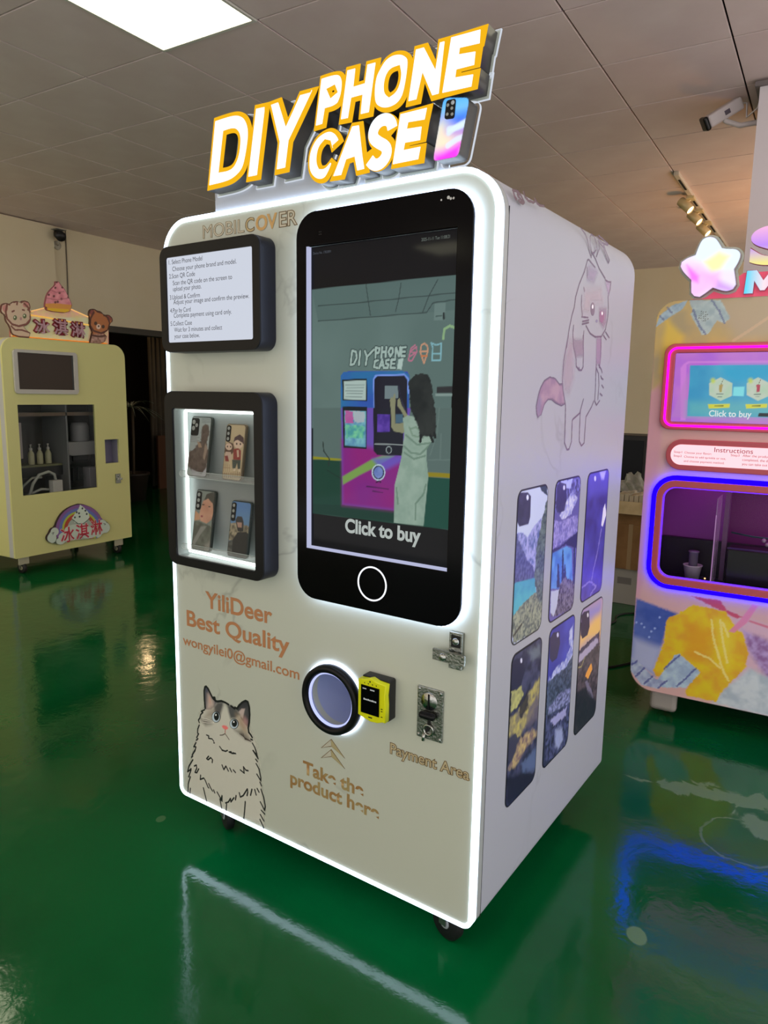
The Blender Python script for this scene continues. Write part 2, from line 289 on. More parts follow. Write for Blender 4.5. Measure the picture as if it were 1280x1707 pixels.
# outlines and prints of the things below, in tenths of a millimetre on the surface they lie on
DATA={
'front_cat':(('p',((1433,5005),(1633,5139),(2183,5204),(2793,5109),(3239,5329),(3330,4727),(3627,4264),(3718,3601),(3810,3036),(3924,2174),(3891,1657),(1737,1339),(399,1447),(400,2211),(637,2934),(969,3986),(1076,4537)),(178,177,168),6,0.75,0,None,30),('p',((1301,4754),(1357,5485),(1421,5556),(1539,5442),(1745,5229),(1893,5158),(1767,4969),(1611,4838)),(60,62,75),3,0.85,0,None,30),('p',((1426,4810),(1474,5314),(1536,5353),(1743,5162),(1767,4992),(1580,4830)),(168,150,140),6,0.8,0,None,30),('p',((1527,5061),(1549,5267),(1609,5260),(1617,5018)),(165,125,110),3,0.5,0,None,30),('p',((2803,5162),(3038,5461),(3237,5557),(3318,5429),(3346,5138),(3291,4780),(3220,4716),(2996,4869)),(45,45,50),3,0.92,0,None,30),('p',((2941,4962),(2858,5090),(3004,5238),(3147,5276),(3086,5066),(3054,4928)),(170,155,150),3,0.75,0,None,30),('p',((2996,4869),(3141,4996),(3252,4919),(3248,4724),(3134,4648),(2965,4730)),(165,120,125),6,0.6,0,None,30),('p',((1767,4992),(1923,5166),(2163,5230),(2190,5127),(2094,4881),(2014,4682),(1762,4835)),(58,58,60),4,0.95,0,None,30),('p',((1323,4489),(1453,4705),(1673,4877),(1794,4888),(1754,4565),(1478,4533)),(110,100,88),8,0.7,0,None,30),('p',((1132,4391),(1444,4433),(1752,4497),(1595,4340),(1344,4224),(1191,4294)),(62,56,52),6,0.85,0,None,30),('p',((2369,5197),(2573,5208),(2802,5140),(2914,5019),(2738,4840),(2504,4774),(2421,4970)),(55,57,60),4,0.95,0,None,30),('p',((2770,4979),(3027,4964),(3219,4673),(3298,4393),(2988,4476),(2821,4689)),(130,112,90),9,0.8,0,None,30),('p',((2670,4449),(2988,4498),(3214,4412),(3380,4288),(3126,4277),(2899,4363)),(70,62,55),6,0.8,0,None,30),('l',((2900,4385),(3127,4321),(3380,4277)),(60,52,48),0.8,1,0,None,1.2),('l',((2972,4406),(3126,4294),(3380,4277)),(60,52,48),0.8,1,0,None,1.2),('l',((3044,4427),(3126,4266),(3380,4277)),(60,52,48),0.8,1,0,None,1.2),('l',((1196,4431),(1414,4458),(1751,4463)),(190,188,180),0.8,0.7,0,None,0.8),('l',((1194,4363),(1412,4390),(1750,4441)),(190,188,180),0.8,0.7,0,None,0.8),('l',((1191,4294),(1410,4322),(1749,4418)),(190,188,180),0.8,0.7,0,None,0.8),('p',((2059,4705),(2041,4626),(1995,4549),(1927,4488),(1847,4450),(1768,4443),(1702,4467),(1659,4519),(1645,4590),(1664,4671),(1711,4748),(1780,4809),(1859,4846),(1938,4852),(2003,4828),(2046,4776)),(18,20,22),1,1,0,None,30),('p',((2020,4690),(2004,4620),(1964,4552),(1905,4498),(1836,4465),(1767,4459),(1710,4480),(1672,4527),(1661,4590),(1677,4661),(1718,4729),(1777,4783),(1846,4815),(1915,4821),(1971,4799),(2008,4753)),(150,165,175),1,1,0,None,30),('p',((1990,4704),(1979,4647),(1952,4593),(1912,4551),(1865,4527),(1818,4524),(1780,4545),(1755,4584),(1747,4637),(1758,4694),(1786,4748),(1827,4790),(1874,4814),(1920,4816),(1958,4795),(1983,4756)),(18,20,22),1,1,0,None,30),('p',((1871,4720),(1868,4708),(1862,4697),(1853,4688),(1842,4683),(1832,4682),(1823,4686),(1818,4694),(1816,4705),(1818,4716),(1825,4727),(1834,4736),(1844,4741),(1855,4742),(1863,4738),(1869,4730)),(225,225,225),1,1,0,None,30),('p',((2864,4701),(2847,4630),(2802,4560),(2735,4503),(2656,4467),(2578,4458),(2512,4477),(2469,4522),(2455,4585),(2473,4657),(2519,4727),(2586,4784),(2665,4819),(2743,4828),(2807,4808),(2850,4764)),(18,20,22),1,1,0,None,30),('p',((2826,4686),(2811,4624),(2772,4563),(2713,4513),(2645,4481),(2577,4473),(2520,4490),(2482,4529),(2470,4585),(2485,4648),(2525,4709),(2584,4759),(2653,4790),(2720,4797),(2777,4780),(2814,4741)),(150,165,175),1,1,0,None,30),('p',((2798,4700),(2787,4650),(2760,4603),(2720,4565),(2673,4542),(2626,4538),(2587,4553),(2561,4586),(2553,4630),(2563,4680),(2591,4728),(2631,4766),(2679,4788),(2725,4792),(2764,4777),(2790,4744)),(18,20,22),1,1,0,None,30),('p',((2677,4714),(2675,4702),(2669,4691),(2660,4683),(2650,4678),(2640,4677),(2631,4681),(2626,4688),(2624,4699),(2627,4710),(2632,4721),(2641,4730),(2651,4735),(2661,4735),(2670,4732),(2675,4724)),(225,225,225),1,1,0,None,30),('p',((2095,4405),(2186,4464),(2320,4480),(2401,4426),(2346,4367),(2257,4330),(2168,4348)),(190,100,98),2,1,0,None,30),('l',((2257,4330),(2244,4193)),(150,90,85),0.8,1,0,None,1.5),('l',((2011,4073),(2132,4115),(2244,4193),(2311,4146),(2426,4047)),(70,60,55),0.8,1,0,None,1.3),('l',((1349,4812),(1319,5095),(1317,5385),(1359,5529),(1421,5567),(1511,5512),(1613,5372),(1715,5244),(1834,5186),(1924,5188),(2105,5254),(2282,5250),(2428,5223)),(18,20,22),0.8,1,0,None,3),('l',((1746,5274),(1807,5290),(1834,5186)),(18,20,22),0.8,1,0,None,3),('l',((2544,5200),(2688,5156),(2718,5203),(2803,5183),(2892,5315),(3037,5451),(3180,5542),(3278,5536),(3331,5390),(3346,5138),(3321,4874),(3275,4689),(3301,4546),(3384,4484),(3439,4424)),(18,20,22),0.8,1,0,None,3),('l',((1316,4747),(1157,4647),(1235,4634),(1122,4524),(1086,4401),(1003,4298),(1048,4231)),(18,20,22),0.8,1,0,None,2.2),('l',((1045,4139),(960,3977),(948,3836),(1002,3829),(901,3661)),(18,20,22),0.8,1,0,None,2.2),('l',((963,3645),(881,3563)),(18,20,22),0.8,1,0,None,2.2),('l',((862,3476),(743,3290),(856,3324),(802,3168),(650,2970)),(18,20,22),0.8,1,0,None,2.2),('l',((681,2944),(614,2876)),(18,20,22),0.8,1,0,None,2.2),('l',((3287,4541),(3356,4508),(3439,4424)),(18,20,22),0.8,1,0,None,2.2),('l',((3381,4343),(3451,4342)),(18,20,22),0.8,1,0,None,2.2),('l',((3449,4233),(3545,4122),(3625,3952),(3638,3870),(3487,3996)),(18,20,22),0.8,1,0,None,2.2),('l',((3638,3881),(3678,3796)),(18,20,22),0.8,1,0,None,2.2),('l',((3580,3743),(3649,3689)),(18,20,22),0.8,1,0,None,2.2),('l',((1380,3894),(1488,3892),(1469,3807),(1639,3835),(1714,3778)),(18,20,22),0.8,1,0,None,2),('l',((1712,3721),(1743,3730)),(18,20,22),0.8,1,0,None,2),('l',((1984,3679),(2087,3598),(2236,3588),(2342,3654)),(18,20,22),0.8,1,0,None,2),('l',((2415,3621),(2505,3660),(2533,3613)),(18,20,22),0.8,1,0,None,2),('l',((2593,3654),(2709,3657)),(18,20,22),0.8,1,0,None,2),('l',((1457,3179),(1353,3060),(1420,3044),(1556,3161),(1637,3113),(1617,3009)),(18,20,22),0.8,1,0,None,2.2),('l',((2076,3070),(2153,2937),(2254,3091),(2362,2957)),(18,20,22),0.8,1,0,None,2.2),('l',((2429,3075),(2506,2980)),(18,20,22),0.8,1,0,None,2.2),('l',((2587,3066),(2680,3013)),(18,20,22),0.8,1,0,None,2.2),('l',((2902,3169),(3070,3117),(3044,3322),(3149,3238),(3241,3256)),(18,20,22),0.8,1,0,None,2.2),('l',((743,2604),(849,2676),(862,2567),(769,2386),(856,2402),(958,2573)),(18,20,22),0.8,1,0,None,2.2),('l',((682,2811),(479,2519),(400,2291),(545,2414),(582,2464)),(18,20,22),0.8,1,0,None,2.2),('l',((580,2426),(445,2115)),(18,20,22),0.8,1,0,None,2.2),('l',((534,2157),(418,1863),(387,1546)),(18,20,22),0.8,1,0,None,2.2),('l',((517,1731),(472,1473)),(18,20,22),0.8,1,0,None,2.2),('l',((1043,2376),(1020,2218),(1194,2326),(1259,2273),(1387,2067),(1420,2053)),(18,20,22),0.8,1,0,None,2.2),('l',((1425,2204),(1521,2075),(1602,2003)),(18,20,22),0.8,1,0,None,2.2),('l',((1653,2058),(1701,1975)),(18,20,22),0.8,1,0,None,2.2),('l',((1164,1965),(1317,1490)),(18,20,22),0.8,1,0,None,2.2),('l',((1818,2041),(1977,1874),(2040,1797),(2046,1996),(1975,1799)),(18,20,22),0.8,1,0,None,2.2),('l',((1943,1837),(2031,1472)),(18,20,22),0.8,1,0,None,2.2),('l',((2202,1793),(2334,1876),(2434,2034),(2447,1917),(2595,2115)),(18,20,22),0.8,1,0,None,2.2),('l',((2692,2222),(2657,2064)),(18,20,22),0.8,1,0,None,2.2),('l',((2250,1773),(2210,1462)),(18,20,22),0.8,1,0,None,2.2),('l',((3097,2159),(3058,1796),(3004,1461)),(18,20,22),0.8,1,0,None,2.2),('l',((2837,2369),(2881,2240),(3007,2332),(3198,2625),(3212,2523),(3178,2392)),(18,20,22),0.8,1,0,None,2.2),('l',((3398,2682),(3333,2458)),(18,20,22),0.8,1,0,None,2.2),('l',((3519,2712),(3577,2555)),(18,20,22),0.8,1,0,None,2.2),('l',((3626,2784),(3699,2691)),(18,20,22),0.8,1,0,None,2.2),('l',((3790,2817),(3891,2594),(3961,2313),(3929,2160),(3754,2381)),(18,20,22),0.8,1,0,None,2.2),('l',((3794,2111),(3927,2042)),(18,20,22),0.8,1,0,None,2.2),('l',((3747,1952),(3894,1792)),(18,20,22),0.8,1,0,None,2.2),('l',((3729,1779),(3876,1572),(3874,1452)),(18,20,22),0.8,1,0,None,2.2),('l',((3467,3995),(3672,3803)),(18,20,22),0.8,1,0,None,2.2),('l',((3587,4055),(3629,3883)),(18,20,22),0.8,1,0,None,2.2),('l',((3595,3605),(3712,3468),(3782,3211),(3780,3094),(3619,3262)),(18,20,22),0.8,1,0,None,2.2),('l',((3749,3037),(3807,2940)),(18,20,22),0.8,1,0,None,2.2),('l',((800,3197),(672,2996)),(18,20,22),0.8,1,0,None,2.2),('l',((670,2945),(615,2878)),(18,20,22),0.8,1,0,None,2.2),('l',((2091,3583),(2252,3596)),(18,20,22),0.8,1,0,None,2.2),('l',((2411,3621),(2569,3623),(2695,3662)),(18,20,22),0.8,1,0,None,2.2)),
'side_cat':(('p',((4518,16439),(4847,16425),(5010,15435),(4741,15043),(4358,15076),(4201,15413),(4242,15826)),(168,150,165),12,0.5,0,None,30),('p',((4177,15225),(4411,14734),(4046,14715),(3517,14863),(3181,14825),(2962,14680),(2805,14448),(2582,14388),(2478,14664),(2592,15017),(2836,15268),(3245,15404),(3642,15379),(3970,15220)),(136,110,138),3,0.85,0,(158,130,150),16),('p',((2478,14664),(2604,14929),(2800,14841),(2754,14484),(2605,14388)),(105,100,135),6,0.7,0,None,30),('p',((4868,16464),(5629,16517),(5675,16088),(5135,16040)),(140,126,145),5,0.75,0,None,30),('p',((6771,16658),(7189,16688),(7276,15920),(6885,15903)),(150,125,155),4,0.6,0,None,30),('p',((5676,18213),(5737,18526),(6471,18517),(6219,18209)),(150,138,165),9,0.7,0,None,30),('p',((7290,18310),(7690,18342),(7625,18004)),(165,145,175),5,0.7,0,None,30),('p',((5564,17855),(6881,18056),(7075,17736),(6084,17626),(6018,17325),(5486,17310)),(180,165,175),12,0.5,0,None,30),('p',((6860,17510),(7509,17577),(7594,17169),(7357,17003),(6934,17132)),(150,125,150),6,0.6,0,None,30),('p',((6455,17458),(6455,17388),(6426,17326),(6374,17281),(6306,17260),(6234,17267),(6168,17300),(6118,17354),(6091,17421),(6093,17490),(6121,17552),(6172,17596),(6239,17617),(6311,17611),(6377,17579),(6428,17525)),(105,95,115),1.5,1,0,None,30),('p',((6326,17514),(6325,17491),(6314,17471),(6295,17456),(6270,17449),(6244,17451),(6220,17461),(6202,17479),(6193,17500),(6194,17523),(6205,17543),(6224,17558),(6248,17565),(6275,17564),(6299,17553),(6317,17536)),(225,225,235),1,1,0,None,30),('p',((7352,17324),(7348,17256),(7311,17196),(7247,17152),(7164,17131),(7077,17137),(6999,17168),(6941,17219),(6911,17282),(6915,17348),(6951,17408),(7014,17452),(7095,17473),(7182,17469),(7262,17439),(7321,17388)),(130,92,125),1.5,1,0,None,30),('p',((7207,17413),(7206,17393),(7195,17375),(7176,17362),(7152,17356),(7126,17358),(7103,17366),(7086,17381),(7077,17400),(7078,17420),(7089,17437),(7108,17450),(7132,17456),(7157,17455),(7181,17446),(7198,17431)),(225,225,235),1,1,0,None,30),('p',((6782,17148),(6778,17134),(6761,17121),(6734,17110),(6701,17105),(6667,17104),(6637,17110),(6616,17119),(6606,17132),(6611,17147),(6627,17160),(6654,17170),(6687,17176),(6721,17176),(6751,17171),(6773,17161)),(120,115,150),1,1,0,None,30),('l',((4917,19428),(5299,19335),(5524,19208),(5681,18991),(5892,18817)),(95,80,105),0.8,0.95,0,None,1.6),('l',((5892,18817),(5926,18956),(5740,19152),(5677,19329),(5778,19422),(6021,19409),(6264,19261),(6296,19093),(6078,18952),(5955,18960)),(95,80,105),0.8,0.95,0,None,1.6),('l',((5955,18960),(6287,18821),(6640,18620),(7233,18424)),(95,80,105),0.8,0.95,0,None,1.6),('l',((6433,19348),(6535,19152),(6333,18906)),(95,80,105),0.8,0.95,0,None,1.6),('l',((6228,19447),(6747,19364),(7269,19375),(7293,19419),(6724,19477),(6404,19498)),(95,80,105),0.8,0.95,0,None,1.6),('l',((6369,19356),(6899,19253),(7212,19005),(7436,18899),(7518,18993),(7257,19113),(6883,19329)),(95,80,105),0.8,0.95,0,None,1.6),('l',((5588,18693),(5699,18730),(6267,18605)),(95,80,105),0.8,0.95,0,None,1.6),('l',((5592,18675),(5415,18366),(5056,17980),(4839,17618),(4777,17332),(4625,17093),(4472,16708),(4361,16235)),(95,80,105),0.8,0.95,0,None,1.6),('l',((5593,18505),(5669,18250)),(95,80,105),0.8,0.95,0,None,1.6),('l',((7241,18385),(7513,18370),(7783,18396),(7758,18186),(7604,17939),(7710,17598),(7699,17325),(7565,16979),(7211,16733),(6636,16680),(6186,16747),(5789,16932)),(95,80,105),0.8,0.95,0,None,1.6),('l',((5301,17709),(5318,17446),(5456,17154)),(95,80,105),0.8,0.95,0,None,1.6),('l',((5401,17139),(5926,17169)),(95,80,105),0.8,0.95,0,None,1.6),('l',((5479,17021),(5998,17107)),(95,80,105),0.8,0.95,0,None,1.6),('l',((5464,16943),(6010,17039)),(95,80,105),0.8,0.95,0,None,1.6),('l',((5434,17934),(5507,17848)),(95,80,105),0.8,0.95,0,None,1.6),('l',((4802,16848),(4782,16639),(4898,16268)),(95,80,105),0.8,0.95,0,None,1.6),('l',((5642,16764),(5662,16315)),(95,80,105),0.8,0.95,0,None,1.6),('l',((7181,16720),(7242,16412)),(95,80,105),0.8,0.95,0,None,1.6),('l',((7403,16778),(7697,16673)),(95,80,105),0.8,0.95,0,None,1.6),('l',((7582,16896),(7958,16755)),(95,80,105),0.8,0.95,0,None,1.6),('l',((4447,16546),(4333,16259),(4208,15880),(4186,15337),(4279,15075),(4456,14791),(4530,14657)),(95,80,105),0.8,0.95,0,None,1.7),('l',((4795,16572),(4896,16295),(5147,15963),(5180,15771),(5426,15673),(5631,15671),(5760,15775),(5724,16150),(5609,16632)),(95,80,105),0.8,0.95,0,None,1.7),('l',((5414,15742),(5453,15684)),(95,80,105),0.8,0.95,0,None,1.7),('l',((4174,15243),(3967,15239),(3642,15379),(3270,15405),(2925,15306),(2693,15124),(2581,14928),(2478,14664),(2526,14469),(2626,14396)),(95,80,105),0.8,0.95,0,None,1.7),('l',((2805,14448),(3002,14734),(3226,14843),(3470,14844),(3784,14753),(4208,14677),(4465,14734)),(95,80,105),0.8,0.95,0,None,1.7),('l',((7185,16708),(7268,16130),(7198,15812)),(95,80,105),0.8,0.95,0,None,1.7),('l',((6901,15987),(6916,15572),(6960,15176),(6964,14818)),(95,80,105),0.8,0.95,0,None,1.7),('l',((4530,14657),(4579,14173),(4607,13644),(4831,13436),(4997,13447),(5160,13660),(5119,14259),(5198,14298)),(95,80,105),0.8,0.95,0,None,1.7),('l',((5198,14298),(5695,14451),(5953,14855)),(95,80,105),0.8,0.95,0,None,1.7),('l',((5747,14491),(5765,14043),(5806,13632),(6012,13488),(6242,13571),(6259,14341),(6427,14443),(6709,14628),(6870,14796)),(95,80,105),0.8,0.95,0,None,1.7),('l',((6968,14797),(7155,14680),(7428,14819)),(95,80,105),0.8,0.95,0,None,1.7),('l',((7165,15643),(7268,15287),(7252,14861)),(95,80,105),0.8,0.95,0,None,1.7),('l',((7116,15893),(7409,15757),(7493,15675)),(95,80,105),0.8,0.95,0,None,1.7),('l',((7380,15565),(7460,15504),(7638,15466)),(95,80,105),0.8,0.95,0,None,1.7),('l',((7537,15292),(7725,15210)),(95,80,105),0.8,0.95,0,None,1.7),('l',((7419,15033),(7636,14971)),(95,80,105),0.8,0.95,0,None,1.7),('l',((6941,15781),(7095,15662)),(95,80,105),0.8,0.95,0,None,1.7)),
'side_doodle':(('l',((540,19399),(807,19430),(996,19383),(1180,19278),(1121,19241),(950,19240),(871,19259)),(85,65,75),0.8,1,0,None,2.2),('l',((572,19383),(655,19295),(750,19251)),(85,65,75),0.8,1,0,None,2.2),('l',((783,19371),(869,19414),(888,19383),(816,19343)),(85,65,75),0.8,1,0,None,2.2),('l',((847,19338),(1070,19278)),(85,65,75),0.8,1,0,None,2.2),('l',((1108,19492),(1212,19406),(1409,19364),(1700,19390)),(85,65,75),0.8,1,0,None,2.2),('l',((1700,19390),(1826,19454)),(85,65,75),0.8,1,0,None,2.2),('l',((1754,19489),(1932,19414),(2104,19407),(2343,19444)),(85,65,75),0.8,1,0,None,2.2),('p',((590,19352),(669,19310),(794,19266),(751,19245),(658,19272)),(90,60,75),2,1,0,None,30)),
'case_turquoise_lake':(('p',((733,13080),(3776,12999),(4532,7665),(1174,8637)),(172,180,215),1,1,0,None,30),('p',((1463,11520),(1986,11489),(2317,11295),(2608,11510),(3159,11697),(3548,11342),(3600,10308),(3023,10147),(1586,10372)),(75,90,150),2,1,3,(150,150,205),6),('p',((1450,11645),(1867,11207),(2307,10715),(2735,10471),(2946,10095),(2382,10078),(1390,10160)),(52,58,105),2,1,3,(85,90,140),5),('p',((1676,10226),(2946,10095),(3093,9589),(2606,9530),(1626,9306),(1475,9344),(1464,10144)),(70,150,175),2,1,1,(50,120,165),30),('p',((1478,9311),(2131,9541),(2998,9678),(3605,9614),(3761,8446),(1701,8601)),(140,145,130),2,1,3,(70,80,85),4),('p',((3446,12093),(3181,11528),(2928,10902),(2887,10242),(2972,9887),(3295,9336),(4043,9019),(3622,12073)),(45,58,70),2,1,6,(95,110,110),4),('p',((2874,12611),(3469,12555),(3506,12286),(3152,12389)),(40,55,65),1,1,5,None,30),('l',((1679,8804),(2192,8996)),(60,60,60),0.8,1,0,None,3),('p',((1506,12465),(1680,12539),(2175,12495),(2392,12371),(2410,11828),(2314,11648),(1741,11666),(1592,11811)),(52,50,82),1.5,1,0,(40,40,66),10),('p',((2245,12355),(2243,12329),(2231,12308),(2209,12295),(2183,12293),(2156,12301),(2131,12319),(2113,12343),(2105,12370),(2107,12397),(2120,12418),(2140,12430),(2167,12433),(2194,12425),(2219,12407),(2237,12383)),(200,205,240),1,1,0,None,30)),
'case_snowy_lake':(('p',((2930,13061),(6462,12802),(7384,7654),(3502,8662)),(85,80,150),1,1,0,None,30),('p',((3984,12642),(6040,12572),(6124,12086),(5321,11953),(4965,11708),(4119,11708)),(50,48,95),2,1,6,(110,110,190),6),('p',((4453,12567),(5425,12552),(5263,12317),(4585,12312)),(170,175,235),3,0.8,6,None,30),('p',((4511,11554),(4932,11925),(5484,12187),(5941,11921),(5393,11511),(4715,11456)),(190,190,225),2,1,5,(120,120,190),6),('p',((4056,11510),(4629,11397),(6024,11431),(6115,10895),(4727,10743),(4131,10665)),(95,90,165),2,1,4,(150,140,205),5),('p',((4085,10673),(4738,10670),(6115,10895),(6208,10351),(5132,10641),(4147,10557)),(45,42,90),2,1,3,None,30),('p',((4100,10565),(5239,10587),(5667,10442),(5985,9133),(4155,9530)),(62,105,185),2,1,1,(90,140,205),20),('p',((4580,10195),(4659,10181),(4869,9412),(4592,9471)),(35,45,80),1,1,3,None,30),('p',((4893,10536),(4973,10522),(5256,9329),(4970,9390)),(35,45,80),1,1,3,None,30),('p',((5134,10056),(5215,10041),(5433,9291),(5143,9353)),(35,45,80),1,1,3,None,30),('p',((5847,10487),(5933,10473),(6266,9111),(5957,9178)),(35,45,80),1,1,3,None,30),('p',((4818,9496),(5279,9696),(6298,9182),(6314,8438),(5057,8553),(4275,8674),(4752,9291)),(45,42,70),2,1,5,(110,105,135),4),('p',((4165,9456),(4791,9355),(4714,8896),(4468,8625),(4206,8836)),(160,165,195),1,1,2,None,30),('p',((4188,12488),(4455,12549),(4897,12457),(5014,12022),(4872,11684),(4447,11667),(4238,11831)),(48,45,90),1.5,0.95,0,None,30),('p',((4826,12359),(4824,12332),(4811,12311),(4788,12298),(4759,12295),(4728,12304),(4701,12321),(4680,12346),(4670,12374),(4672,12400),(4685,12421),(4708,12434),(4737,12437),(4767,12429),(4795,12411),(4815,12386)),(190,190,235),1,1,0,None,30)),
'case_purple_ridge':(('p',((5641,13038),(9115,12807),(10247,7580),(6405,8491)),(58,50,125),1,1,0,(72,66,160),40),('p',((6891,12689),(8712,12590),(8877,11806),(6926,11890)),(80,75,175),10,0.8,0,None,30),('p',((7845,12577),(8467,12549),(8330,12301),(8078,12323)),(170,165,235),4,0.9,0,None,30),('p',((8627,11466),(8836,11072),(8529,10703),(8365,10767),(8466,11322)),(205,200,230),1.5,1,1,None,30),('l',((8416,10637),(8134,9864),(7860,9383),(7737,9081)),(120,110,185),0.8,0.9,3,None,3),('l',((6826,8991),(7567,9035),(8230,8731)),(120,110,185),0.8,0.9,3,None,3),('l',((8230,8731),(7770,8583),(7669,8482)),(120,110,185),0.8,0.9,3,None,3),('p',((7536,12389),(7535,12356),(7520,12330),(7492,12314),(7457,12311),(7419,12320),(7385,12342),(7359,12372),(7345,12405),(7346,12437),(7361,12463),(7389,12480),(7424,12483),(7461,12474),(7496,12452),(7522,12422)),(190,185,235),1,1,0,None,30)),
'case_yellow_cloud':(('p',((963,9010),(4005,8176),(4790,2394),(1442,4067)),(30,32,58),1,1,0,(62,64,96),14),('p',((2693,8118),(3548,8046),(3637,7698),(3073,7726)),(95,105,120),6,0.8,6,None,30),('p',((1689,7281),(2391,7247),(2583,6972),(2364,6770),(1755,6649)),(160,160,105),3,1,8,(125,125,90),6),('p',((1691,6537),(2302,6619),(3173,6912),(3624,7123),(3737,6242),(3034,5954),(2484,5704),(1667,6034)),(160,150,90),4,1,10,(105,98,92),9),('p',((2356,6843),(2840,6884),(2892,6439),(2506,6227),(2284,6416)),(35,32,48),3,0.9,8,None,30),('p',((2989,6332),(3646,6605),(3756,5753),(2711,5864)),(90,82,100),6,0.8,6,None,30),('p',((1671,5998),(2138,5949),(2428,5478),(1979,5244),(1701,5329)),(48,48,72),2,0.95,5,None,30),('p',((2408,5664),(3331,5620),(3722,5318),(2711,5144),(2167,4949),(1764,5093),(2127,5321)),(170,150,105),4,0.95,6,(110,90,95),8),('p',((2659,4876),(3772,4921),(3679,4241),(2790,4453)),(75,90,130),5,0.9,6,None,30),('p',((1627,4945),(3779,4158),(3882,3340),(1712,4096)),(20,20,40),5,0.95,8,None,30),('p',((1642,8096),(1979,8126),(2429,7956),(2533,7545),(2349,7260),(1843,7262),(1730,7468)),(34,34,62),1.5,1,0,None,30),('p',((2351,7946),(2349,7920),(2337,7902),(2318,7893),(2293,7895),(2268,7908),(2245,7930),(2228,7957),(2220,7986),(2222,8011),(2234,8030),(2253,8038),(2277,8036),(2303,8023),(2326,8002),(2343,7974)),(190,190,220),1,1,0,None,30)),
'case_blue_sky_peak':(('p',((3237,9073),(6723,8220),(7728,2367),(3870,4094)),(34,38,66),1,1,0,None,30),('p',((3793,8871),(6461,8211),(6922,5475),(4119,6442)),(50,52,140),1,1,0,(62,68,165),60),('p',((6177,7968),(6382,6716),(5951,6729),(5356,6563),(4292,6533),(4271,6690),(4909,6899),(5705,6962),(6074,7286),(5884,7810)),(170,175,215),3,1,8,(100,110,180),8),('p',((6347,6928),(5750,6673),(4271,6690),(4324,5613),(6513,5245)),(72,85,115),3,1,5,(40,48,70),5),('p',((5443,5985),(6421,5811),(6396,5287),(4512,5619),(4484,5821)),(130,135,185),3,0.9,5,(60,65,100),4),('p',((4327,5593),(6396,5287),(6647,3729),(4434,4101)),(28,30,58),2,1,3,(70,75,120),7),('p',((4737,5380),(6073,5281),(6014,4977),(4973,5095)),(150,150,200),3,0.8,6,None,30),('p',((5201,4887),(5738,4717),(5916,4238),(5524,4073),(5181,4337)),(150,160,205),5,0.7,5,None,30),('p',((4273,8023),(4538,8135),(5035,8038),(5157,7626),(4959,7226),(4575,7211),(4339,7414)),(44,42,76),1.5,1,0,None,30),('p',((4992,7937),(4990,7910),(4975,7891),(4951,7882),(4921,7885),(4889,7899),(4860,7922),(4839,7951),(4829,7981),(4831,8008),(4845,8027),(4869,8036),(4899,8033),(4931,8019),(4960,7996),(4981,7967)),(180,180,225),1,1,0,None,30)),
'case_sunset_mountain':(('p',((5795,9013),(9436,8202),(10643,2387),(6600,4022)),(34,34,48),1,1,0,None,30),('p',((6472,8793),(9100,8201),(9544,6015),(6806,6826)),(165,140,150),1,1,0,None,30),('p',((6795,8202),(8863,8083),(8963,7585),(6867,7782)),(120,115,180),16,0.9,0,None,30),('p',((8953,7631),(9119,6803),(7690,7068),(7000,7014),(6941,7357),(8320,7617)),(205,165,90),12,0.95,0,None,30),('p',((6798,6875),(7479,6925),(8952,6986),(9174,5864),(6864,6487)),(70,60,90),2,1,5,(40,35,60),6),('p',((6991,6736),(8724,6831),(8896,6608),(7333,6426),(6871,6444)),(160,150,180),3,0.85,5,None,30),('p',((6886,6357),(7558,6484),(9043,6523),(9413,3974),(7165,4031)),(38,36,48),3,1,4,(80,70,80),7),('p',((8267,6055),(8416,5791),(8023,5571),(7711,5758),(7844,5886)),(205,140,60),2,1,2,None,30),('l',((7558,6484),(7249,6243),(6893,6313)),(150,140,90),0.8,1,0,None,1.5),('p',((7718,5585),(8216,4853),(8765,4615),(8583,4901),(7967,5546)),(110,105,130),3,0.8,4,None,30),('p',((6922,5475),(7759,5358),(9213,4321),(9289,3928),(7165,4031)),(18,26,40),4,0.85,4,None,30),('p',((6918,7816),(7671,7829),(7835,7454),(7665,7207),(7195,7212),(6992,7391)),(38,36,60),1.5,1,0,None,30),('p',((6934,8047),(7151,8115),(7690,8045),(7837,7447),(7666,7200),(7136,7222)),(38,36,60),1.5,1,0,None,30),('p',((7660,7887),(7659,7859),(7644,7838),(7619,7829),(7587,7831),(7553,7845),(7521,7869),(7498,7899),(7486,7930),(7487,7958),(7502,7979),(7527,7989),(7559,7986),(7593,7972),(7624,7949),(7648,7919)),(190,190,200),1,1,0,None,30)),
